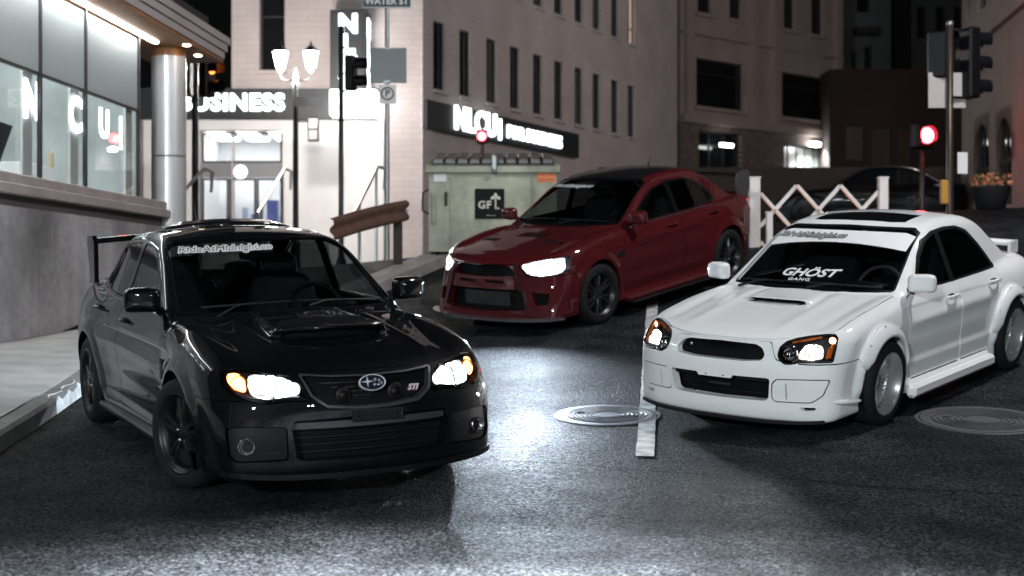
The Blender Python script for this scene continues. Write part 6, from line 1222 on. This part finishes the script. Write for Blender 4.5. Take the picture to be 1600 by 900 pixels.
    for h in halves(g): back_plate(c, 'brake_duct', h, .05, MT['dark'])
    sc_ = c.cutm(yz(sym(rounded([(0, .830), (.235, .829), (.245, .836), (.235, .855), (.2, .860), (0, .864)], .004)[4:]), False), lambda C, N: (C[:, 0] < 1.1) & (C[:, 0] > .7) & (C[:, 2] > .815) & (N[:, 0] < -.35), gap=1e-5, lip=.10, d=(1, 0, 0))
    if sc_ is not None: back_plate(c, 'scoop_mouth', sc_, .10, MT['dark'])
    doors(c, dict(gap=.004, fdoor=rounded([(1.40, .25), (1.36, .50), (1.37, .76), (1.44, .85), (1.55, .882), (2.345, .88), (2.37, .6), (2.34, .25)], .03), rdoor=rounded([(2.355, .25), (2.385, .6), (2.355, .88), (3.30, .895), (3.25, .78), (3.15, .68), (3.06, .55), (2.98, .40), (2.95, .25)], .03)))
    hp = [(.105, 0), (.11, .2), (.14, .36), (.20, .50), (.29, .60), (.37, .70), (.45, .725), (1.0, .735), (1.36, .715), (1.33, .64), (1.22, .4), (1.155, 0)]
    hd = c.cutm(xy(hp + [(a, -b) for a, b in hp[::-1]]), lambda C, N: (C[:, 0] < 1.45) & (N[:, 2] > .2), gap=.0038, lip=.015); c.add('hood', hd, pm)
    zl = curve([(0, .672), (.36, .675), (.45, .56), (.8, .535), (1.1, .535)]); b = c.cutm(lambda V: np.maximum(V[:, 2] - zl(np.abs(V[:, 1])), V[:, 0] - (.60 - .35 * (V[:, 2] - .3))), lambda C, N: C[:, 0] < .8, gap=.004, lip=.012); c.add('front_bumper', b, pm)
    tp = [(3.90, 0), (3.88, .45), (3.88, .62), (4.25, .62), (4.6, .56), (4.6, 0)]; b = c.cutm(xy(tp + [(a, -b_) for a, b_ in tp[::-1]]), lambda C, N: (C[:, 0] > 3.85) & (C[:, 2] > .75) & (C[:, 2] < 1.0), gap=.0025, lip=.015); c.add('trunk_lid', b, pm)
    rp = [(2.20, 0), (2.22, .30), (2.26, .40), (2.60, .40), (2.62, 0)]; b = c.cutm(xy(rp + [(a, -b_) for a, b_ in rp[::-1]]), lambda C, N: (C[:, 2] > 1.2) & (N[:, 2] > .5), gap=.004, lip=.012, inner_shift=.003); c.add('sunroof', b, pbr('sunroof glass', (.006, .006, .007), .06, coat=1))
    # bolted arch flares: raised strips around the openings
    c.add('body_shell', c.M, pm); c.add('inner_lining', c.Lin, MT['dark'])
    for x0, a0, a1 in ((p.xa, -1.15, 1.42), (p.xb, -1.42, 1.5)):
        for s in (-1, 1):
            n = 26; P = []; out = .048
            for k in range(n):
                a = a0 + (a1 - a0) * k / (n - 1); t = min(1, min(k, n - 1 - k) / 3 + .35)
                for r_, o_ in ((p.arch - .012, out * .8), (p.arch - .008, out), (p.arch + .012, out * 1.02), (p.arch + .075, .016), (p.arch + .085, .0), (p.arch + .02, -.02)):
                    x, z = x0 + r_ * math.sin(a), p.zr + r_ * math.cos(a)
                    P.append((x, z, o_ * t))
            pts = np.array([[x, s * .86, max(z, .16)] for x, z, o_ in P]); yy = []
            W_, tk = curve(p.plan), curve(p.tuck)
            for (x, z, o_) in P: yy.append(W_(x) - tk(z) + p.flare * .9 + o_ - .004)
            V = [c.loc(x, s * y_, z) for (x, z, o_), y_ in zip(P, yy)]
            F = [[6 * i + j, 6 * i + (j + 1) % 6, 6 * i + 6 + (j + 1) % 6, 6 * i + 6 + j] for i in range(n - 1) for j in range(6)] + [[5, 4, 3, 2, 1, 0], [6 * n - 6 + j for j in range(6)]]
            fl = MB().add(V, F, True).build('arch_flare', pm, c.e)
            for k in (4, 10, 16, 21):
                q = V[6 * k + 3]; MB().lathe([(.0005, .008), (.005, .007), (.008, .001)], 8, q + Vector((0, s * .002, 0)), 'y', Matrix.Diagonal((1, s, 1)).to_3x3()).build('flare_bolt', MT['alu'], fl)
    lip_strip(c, 'front_lip', .130, .74, .03, .022, MT['trim'], dz=.018)
    for s in (-1, 1):
        MB().box(c.loc(2.14, s * .865, .165), (1.62, .085, .10), bev=.025).build('side_skirt', pm, c.e)
        q = c.on(np.array([[.25, s * .79, .255], [.36, s * .83, .262], [.50, s * .83, .275]]), .01)[0]; Mx = c.loc(*q[1])
        blob(MB(), Mx + Vector((0, s * .008, 0)), (.13, .032, .018), Matrix.Rotation(-s * .35, 3, 'Z') @ Matrix.Rotation(-.06, 3, 'Y'), .8, .8).build('bumper_canard', pm, c.e)
    mirrors(c, 1.50, .875, .955, (.06, .105, .068), pm); handles(c, [(2.20, .775), (3.10, .80)], pm)
    interior(c, 1.55, .875, 2.20, roofz=1.29, wheelmat=pbr('worn grey wheel rim', (.10, .10, .105), .5)); wipers(c, 1.24, .905, MT['trim'])
    # sun strip with black outlined script, and the white lettering low on the glass
    sp = [(-.60, 1.185), (-.3, 1.20), (0, 1.206), (.3, 1.20), (.60, 1.185), (.565, 1.262), (.51, 1.287), (.25, 1.298), (0, 1.301), (-.25, 1.298), (-.51, 1.287), (-.565, 1.262)]
    sp = [(a * .985, b) for a, b in sp]; grid = MB(); n = 40
    for i in range(n + 1):
        y = -.588 + 1.176 * i / n; zb_ = 1.206 - .058 * (y / .6) ** 2; zt_ = 1.300 - .010 * (y / .5) ** 2 - .03 * max(0, (abs(y) - .5) / .1) ** 1.0
        for k in range(4): grid.v.append((y, zb_ + (zt_ - zb_) * k / 3, 0))
    for i in range(n):
        for k in range(3): grid.f.append([4 * i + k, 4 * i + 4 + k, 4 * i + 5 + k, 4 * i + 1 + k]); grid.sm.append(True)
    fx0 = lambda V: np.stack([sx(V[:, 0], V[:, 1]), V[:, 0], V[:, 1]], 1)
    c.decal('sun_strip', grid.mesh('strip'), fx0, MT['white'], .001, split=.08)
    def letters(name, txt, mat, y0, z0, size, shear, off, lift, rise, sxx, sz=.5, sp_=1.):
        return c.decal(name, text_mesh(txt, size, off, shear, spacing=sp_), lambda V: (lambda y, z: np.stack([sx(y, z), y, z], 1))(y0 + V[:, 0] * sxx, z0 + V[:, 1] * sz + rise * V[:, 0]), mat, lift)
    letters('sun_strip_lettering_outline', 'RideAtMidnight.co', MT['dark'], -.26, 1.247, .095, .35, .0078, .0026, .02, .9, .58); letters('sun_strip_lettering', 'RideAtMidnight.co', MT['white'], -.26, 1.247, .095, .35, -.001, .0042, .02, .9, .58)
    letters('windshield_lettering', 'GHÖST', MT['white'], -.03, .992, .125, .22, .004, .002, .02, 1.12, .55, 1.); letters('windshield_lettering', 'GANG', MT['white'], -.07, .948, .05, .0, .0012, .002, .02, 1.2, .5, 1.15)
    # deck wing
    w = MB(); n = 15; prof = [(-.09, .0), (-.05, .03), (.03, .036), (.10, .018), (.03, -.012), (-.06, -.014)]; P = []
    for i in range(n):
        y = -.58 + 1.16 * i / (n - 1); z = .992 + .012 * math.cos(y / .58 * PI / 2); P += [c.loc(4.24 + a, y, z + b_) for a, b_ in prof]
    F = [[6 * i + j, 6 * i + (j + 1) % 6, 6 * i + 6 + (j + 1) % 6, 6 * i + 6 + j] for i in range(n - 1) for j in range(6)]; wg = w.add(P, F, True).build('rear_wing', pm, c.e)
    for s in (-1, 1): MB().box(c.loc(4.24, s * .565, .965), (.20, .03, .12), bev=.01).build('wing_upright', pm, wg)
    w0 = make_wheel(dict(rimr=.226, kind='mesh', n=14, dish=.095, lip=pbr('polished rim lip', (.85, .86, .88), .25, .85), face=pbr('polished spokes', (.85, .86, .88), .35, .75), cal=MT['trim']), p.zr, MT)
    place_wheels(c.e, w0, p, c.xc, .785, -.07, 0., MT)
    return c
def _evo_top(x, y):
    return .022 * bump(y, .74, .09) * sstep(.35, .7, x) * sstep(1.6, 1.25, x) - .012 * bump(y, .60, .06) * sstep(.3, .6, x) * sstep(1.5, 1.2, x)
def _evo_side(x, z):
    return .012 * bump(z, .70 + .045 * x, .05) * sstep(1.3, 1.8, x) * sstep(3.9, 3.2, x) + .014 * bump(z, .36, .06) * sstep(1.3, 1.6, x) * sstep(3.2, 2.9, x) \
        + .035 * sstep(.27, .20, z) * sstep(1.25, 1.4, x) * sstep(3.3, 3.1, x)
EVO = D(L=4.545, xa=.94, xb=3.59, zr=.33, arch=.372, flare=.022, flw=.12, kc=.05, kt=.03, kg=.03, extra_front=None,
    hood=[(-.2, .70), (0, .765), (.1, .80), (.3, .84), (.6, .885), (1.0, .935), (1.35, .975), (1.7, .985), (2.2, .98), (3.4, 1.02), (3.9, 1.03), (4.3, 1.04), (4.5, 1.03), (4.8, 1.0)],
    shoulder=[(-.2, .68), (0, .74), (.2, .785), (.5, .835), (.94, .905), (1.35, .93), (1.7, .945), (2.5, .985), (3.3, 1.0), (3.8, .99), (4.3, .98), (4.8, .95)],
    plan=[(-.2, .84), (.3, .865), (.6, .885), (.94, .897), (1.2, .885), (1.5, .868), (2.2, .862), (2.9, .868), (3.2, .885), (3.59, .90), (3.9, .885), (4.2, .85), (4.5, .79), (4.9, .7)],
    tuck=[(0, .12), (.12, .07), (.2, .035), (.3, .03), (.45, .012), (.6, 0), (.75, 0), (.82, .012), (.9, .035), (.97, .07), (1.05, .12), (1.3, .28)],
    nose=[(0, .06), (.14, .02), (.2, .0), (.35, .01), (.5, .025), (.62, .03), (.70, .035), (.76, .06), (.84, .14), (1.2, .7)],
    sweep=[(0, 0), (.25, .02), (.45, .07), (.6, .135), (.7, .20), (.78, .28), (.84, .37), (.9, .5), (1.05, .9)],
    sweepz=[(0, .6), (.3, .8), (.5, 1.0), (.75, 1.2), (1.2, 1.4)],
    tail=[(0, 4.4), (.3, 4.48), (.5, 4.53), (.7, 4.545), (.95, 4.52), (1.1, 4.48), (1.4, 4.4)], tailsweep=[(0, 0), (.4, .03), (.6, .09), (.75, .2), (.85, .4), (1.05, 1)],
    sill=[(-.2, .16), (.3, .15), (.9, .16), (1.5, .18), (3.2, .18), (3.8, .2), (4.8, .25)],
    roof=[(1.5, 1.2), (1.95, 1.36), (2.15, 1.41), (2.45, 1.46), (2.8, 1.48), (3.15, 1.465), (3.45, 1.42), (3.75, 1.34), (4.2, 1.15)], crown=.04,
    screen=((1.30, .965), (2.12, 1.40)), backlight=((4.05, 1.10), (3.45, 1.43)), scurve=.20, gw=.80, gz=.965, gt=.39, gn=.11, gn2=.0, ka=.045,
    extra_top=_evo_top, extra_side=_evo_side, extra=None)
#BUILD
def build_evo(MT):
    p = EVO; pm = paint('red car paint', (.060, .006, .0075), 0., .5, cior=1.65)
    c = Car(p, 'saloon_car', 'dark red four-door saloon with black roof in front of the green dumpster', 'car', pose4(1.12229, 16.7427, -2.25833, p), pm, .014, MT)
    sx = lambda y, z: 1.30 + (z - .965) * 1.885 + .2 * (y / .68) ** 2
    glazing(c, dict(zmin=.96, screen=[(0, .995), (.35, .995), (.70, 1.0), (.60, 1.36), (.54, 1.388), (0, 1.40)], rear=[(0, 1.12), (.58, 1.12), (.50, 1.38), (0, 1.40)],
        surround=rounded([(1.62, .965), (1.84, 1.085), (2.05, 1.195), (2.3, 1.30), (2.6, 1.348), (2.95, 1.348), (3.22, 1.295), (3.45, 1.17), (3.58, 1.035), (3.52, .998), (2.4, .978)], .03),
        windows=[rounded([(1.72, .988), (2.08, 1.188), (2.32, 1.278), (2.57, 1.318), (2.58, .996)], .012), rounded([(2.67, .999), (2.66, 1.322), (2.95, 1.322), (3.18, 1.272), (3.30, 1.215), (3.30, 1.006)], .012), rounded([(3.34, 1.012), (3.34, 1.19), (3.42, 1.148), (3.53, 1.035)], .01)]))
    poly = rounded([(.445, .735), (.52, .768), (.67, .792), (.835, .795), (.85, .67), (.81, .625), (.66, .612), (.53, .64)], .012)
    for s, b, h in cut_lamps(c, poly, .85, .085, bezel=pbr('bright lamp housing', (.35, .36, .38), .2, .8)):
        bowl(c, b, None, s * .655, .70, .068, MT['chrome'], MT['glow'], yaw=s * .2, em_r=1.0); bowl(c, b, None, s * .535, .705, .045, MT['chrome'], MT['glow'], name='high_beam_reflector', yaw=s * .15, em_r=1.0)
        bowl(c, b, None, s * .765, .712, .050, MT['chrome'], MT['glow'], name='turn_signal', yaw=s * .45, em_r=1.)
        lit_panel(c, h, rounded([(.46, .735), (.53, .762), (.67, .784), (.80, .786), (.82, .68), (.79, .635), (.66, .622), (.54, .648)], .02), MT['glow_face'], b)
        beam('headlight_beam', b, c.loc(-.03, s * .66, .69), .12 if s < 0 else .42, BEAM_E * (.3 if s < 0 else 1.), (.74, .87, 1.0), 125, 8)
    gp = [(0, .748), (.29, .750), (.37, .725), (.42, .635), (.2, .625), (0, .622)]
    sk = hole(c, gp, .4, .07, zmin=.55); gr = back_plate(c, 'grille', sk, .08, MT['mesh']); slats(c, 'grille_bar', gp, [.65, .675, .70, .725], lambda y: .10 + .2 * (abs(y) / .5) ** 2, .005, MT['gloss'], gr, .014)
    lp = [(0, .50), (.44, .495), (.485, .46), (.53, .30), (.50, .275), (0, .262)]; sk = hole(c, lp, .4, .09, zmin=.2); it = back_plate(c, 'lower_intake', sk, .11, MT['mesh'])
    slats(c, 'intake_bar', lp, [.30, .34, .38, .42, .46], lambda y: .105 + .2 * (abs(y) / .6) ** 2, .005, MT['trim'], it)
    MB().box(c.loc(.10, .02, .385), (.012, .62, .155), bev=.004).build('intercooler', pbr('intercooler core', (.035, .035, .038), .5, .6), it)
    text_obj('intercooler_lettering', 'EMS', .175, pbr('stencil paint', (.015, .015, .017), .6), it, c.loc(.092, .02, .385), (PI / 2, 0, PI / 2), .002, .008, 0., 1.1, sx=1.45)
    # bumper bar vents between the two openings
    for y0, y1 in ((-.34, -.08), (.05, .30)):
        q = [(y0, .59), (y1, .59), (y1 - .02, .56), (y0 + .02, .56)]; m_ = c.cutm(yz(q, False), lambda C, N: (C[:, 0] < .3) & (N[:, 0] < -.3), gap=1e-5, lip=.03, d=(1, 0, 0))
        if m_ is not None: back_plate(c, 'bumper_slot', m_, .03, MT['dark'])
    g = hole(c, rounded([(.585, .465), (.745, .445), (.745, .335), (.62, .325)], .015), .6, .06, True, zmin=.2)
    for h in halves(g): back_plate(c, 'side_intake', h, .06, MT['dark'])
    # black frame that runs down both sides of the mouth
    for s in (-1, 1):
        ys = [(.385, .76), (.43, .64), (.475, .52), (.52, .40), (.55, .29)]; P = [c.on(np.array([[xsurf(c, y, z), s * y, z]]), .004)[0][0] for y, z in ys]
        MB().tube([c.loc(*q) for q in P], .012, 8).build('mouth_frame', MT['gloss'], c.e)
    doors(c, dict(fdoor=rounded([(1.45, .26), (1.41, .50), (1.43, .80), (1.50, .93), (1.62, .965), (2.62, .985), (2.65, .7), (2.62, .26)], .03), rdoor=rounded([(2.635, .26), (2.665, .7), (2.635, .985), (3.55, 1.0), (3.48, .86), (3.36, .76), (3.22, .62), (3.12, .44), (3.10, .26)], .03)))
    hp = [(.115, 0), (.125, .2), (.165, .38), (.22, .50), (.33, .66), (.50, .74), (1.0, .755), (1.44, .74), (1.42, .66), (1.32, .4), (1.26, 0)]
    hd = c.cutm(xy(hp + [(a, -b) for a, b in hp[::-1]]), lambda C, N: (C[:, 0] < 1.55) & (N[:, 2] > .2), gap=.003, lip=.015)
    for poly_, nm in (([(.88, -.20), (.86, .20), (1.06, .17), (1.06, -.17)], 'hood_duct'), ([(.68, .30), (.70, .56), (.80, .56), (.78, .30)], 'hood_vent'), ([(.68, -.30), (.70, -.56), (.80, -.56), (.78, -.30)], 'hood_vent')):
        hd, v = cut(hd, xy(poly_), gap=1e-5, lip=.03, d=(0, 0, -1)); o = c.add(nm, Msh(v.V - np.array([0, 0, .03]), v.N, v.T), MT['trim'])
        y0, y1 = min(q[1] for q in poly_), max(q[1] for q in poly_); x0, x1 = min(q[0] for q in poly_), max(q[0] for q in poly_)
        for k in range(3):
            x = x0 + (k + .8) * (x1 - x0) / 3.4; z = c.on(np.array([[x, (y0 + y1) / 2, .9]]), 0)[0][0][2]; MB().bar(c.loc(x, y0 + .02, z - .006), c.loc(x, y1 - .02, z - .006), .03, .004).build('vent_louvre', MT['gloss'], o)
    c.add('hood', hd, pm)
    zl = curve([(0, .752), (.36, .755), (.46, .63), (.8, .62), (1.1, .62)]); b = c.cutm(lambda V: np.maximum(V[:, 2] - zl(np.abs(V[:, 1])), V[:, 0] - (.63 - .3 * (V[:, 2] - .3))), lambda C, N: C[:, 0] < .8, gap=.003, lip=.012); c.add('front_bumper', b, pm)
    rp = [(2.08, 0), (2.10, .3), (2.16, .50), (2.4, .535), (3.2, .52), (3.42, .47), (3.46, 0)]; b = c.cutm(xy(rp + [(a, -b_) for a, b_ in rp[::-1]]), lambda C, N: (C[:, 2] > 1.3) & (N[:, 2] > .4), gap=.003, lip=.01); c.add('roof', b, pbr('black roof wrap', (.010, .010, .011), .25, coat=.5), 'black roof panel')
    tp = [(4.0, 0), (3.97, .45), (3.97, .66), (4.38, .66), (4.7, .6), (4.7, 0)]; b = c.cutm(xy(tp + [(a, -b_) for a, b_ in tp[::-1]]), lambda C, N: (C[:, 0] > 3.9) & (C[:, 2] > .8) & (C[:, 2] < 1.12), gap=.003, lip=.015); c.add('trunk_lid', b, pm)
    g = c.cutm(xz(rounded([(4.12, .93), (4.30, .80), (4.60, .78), (4.60, .93), (4.30, .95)], .02)), lambda C, N: (C[:, 0] > 4.0) & (np.abs(C[:, 1]) > .35), gap=.003, lip=.01)
    for h in halves(g): c.add('tail_light', h, pbr('tail lamp red', (.25, .01, .01), .15, coat=1))
    c.add('body_shell', c.M, pm); c.add('inner_lining', c.Lin, MT['dark'])
    lip_strip(c, 'front_splitter', .20, .84, .075, .025, pbr('carbon splitter', (.06, .06, .065), .25, coat=.8), dz=.0)
    for s in (-1, 1):
        MB().box(c.loc(2.3, s * .885, .19), (1.8, .08, .05), bev=.015).build('side_skirt', pm, c.e); MB().box(c.loc(2.3, s * .92, .158), (1.75, .11, .016), bev=.004).build('skirt_blade', MT['trim'], c.e)
        q = c.on(np.array([[1.36, s * .89, .70]]), .002)[0][0]; MB().box(c.loc(*q), (.13, .008, .06), bev=.003).build('fender_vent', MT['trim'], c.e)
        q = c.on(np.array([[x, s * .86, .972 + .016 * (x - 1.6)] for x in np.linspace(1.66, 3.50, 14)]), .004)[0]; MB().tube([c.loc(*a) for a in q], .007, 6).build('belt_moulding', MT['alu'], c.e)
    mirrors(c, 1.66, .91, 1.045, (.07, .108, .07), pm); handles(c, [(2.42, .875), (3.30, .905)], pm)
    interior(c, 1.70, .97, 2.42, roofz=1.40); wipers(c, 1.36, 1.0, MT['trim'])
    w = MB(); n = 15; prof = [(-.13, .0), (-.07, .022), (.03, .026), (.15, .008), (.03, -.006), (-.08, -.012)]; P = []
    for i in range(n):
        y = -.64 + 1.28 * i / (n - 1); z = 1.215 + .02 * math.cos(y / .64 * PI / 2); P += [c.loc(4.33 + a, y, z + b_) for a, b_ in prof]
    F = [[6 * i + j, 6 * i + (j + 1) % 6, 6 * i + 6 + (j + 1) % 6, 6 * i + 6 + j] for i in range(n - 1) for j in range(6)]; wg = w.add(P, F, True).build('rear_wing', MT['gloss'], c.e)
    for s in (-1, 1):
        MB().prism([(.14, .95), (.17, 1.10), (.14, 1.25), (.06, 1.28), (-.12, 1.275), (-.16, 1.22), (-.15, 1.05), (-.10, .95)], 0, .022, Matrix(((1, 0, 0), (0, 0, 1), (0, 1, 0))), c.loc(4.35, s * .65 - .011, 0)).build('wing_end_plate', pbr('grey end plate', (.10, .10, .11), .2, .5), wg)
    a = c.on(np.array([[3.25, 0, 1.47]]), 0)[0][0]; MB().tube([c.loc(*a), c.loc(a[0] + .02, 0, a[2] + .03), c.loc(a[0] + .07, 0, a[2] + .09)], [.014, .006, .004], 8).build('antenna', MT['trim'], c.e)
    sticker(c, 'RideAtMidnight.co', MT['white'], MT['dark'], -.27, 1.345, .085, .35, sx, rise=.02, both=True, o_out=.0048)
    w0 = make_wheel(dict(rimr=.236, kind='y', n=6, dish=.035, lip=pbr('gunmetal rim', (.03, .03, .033), .3, .6), face=pbr('gunmetal rim', (.03, .03, .033), .3, .6), cal=pbr('red caliper', (.3, .01, .01), .4), nut=MT['alu']), p.zr, MT)
    place_wheels(c.e, w0, p, c.xc, .78, 0., -.06, MT)
    return c
# ---------------------------------------------------------------- the three cars
MT = mats_common(); MT.update(glow=emis('lit headlamp', (.88, .94, 1), 26), glow_face=facets('lit reflector facets', (.86, .93, 1), .9, 9.), glow_warm_face=facets('warm reflector facets', (1, .93, .86), .9, 8.), glow_soft=emis('lit high beam', (.85, .92, 1), 5), glow_amber=emis('lit amber lamp', (1, .30, .08), 12), glow_warm=emis('lit warm lamp', (1, .92, .84), 16), glow_orange=emis('lit orange lamp', (1, .55, .28), 10))
build_black(MT); build_white(MT); build_evo(MT)
# dark car parked far up the cross street
def far_car():
    p = STI; X, Y = 8.3, 33.5; e = empty('parked_car', (X, Y, street_z(X, Y)), math.radians(172)); tag(e, 'dark car parked side-on in the gloom behind the lattice barrier', 'car'); F = sedan(D(**{**p.__dict__, 'extra': None})); M = surface(F, (-.15, 0, .05), (p.L + .1, 1.05, 1.62), .04); xc = (p.xa + p.xb) / 2
    side = np.abs(M.fn()[:, 1]) > .45; M, g = cut(M, xz([(1.62, 1.0), (2.2, 1.32), (2.75, 1.39), (3.25, 1.33), (3.6, 1.05)]), side, gap=.004, lip=0); msh_obj('body_shell', M, pbr('dark blue paint', (.003, .003, .004), .4, coat=.3, spec=.2), e, xc)
    for h in halves(g): msh_obj('side_window', h, DARKPANE, e, xc)
    for x in (p.xa, p.xb):
        for s in (-1, 1): MB().lathe([(.001, s * .89), (.20, s * .885), (.23, s * .90), (.31, s * .89), (.33, s * .86), (.33, s * .66)], 24, (xc - x, 0, .327), 'y').build('wheel', MT['rubber'], e)
far_car()
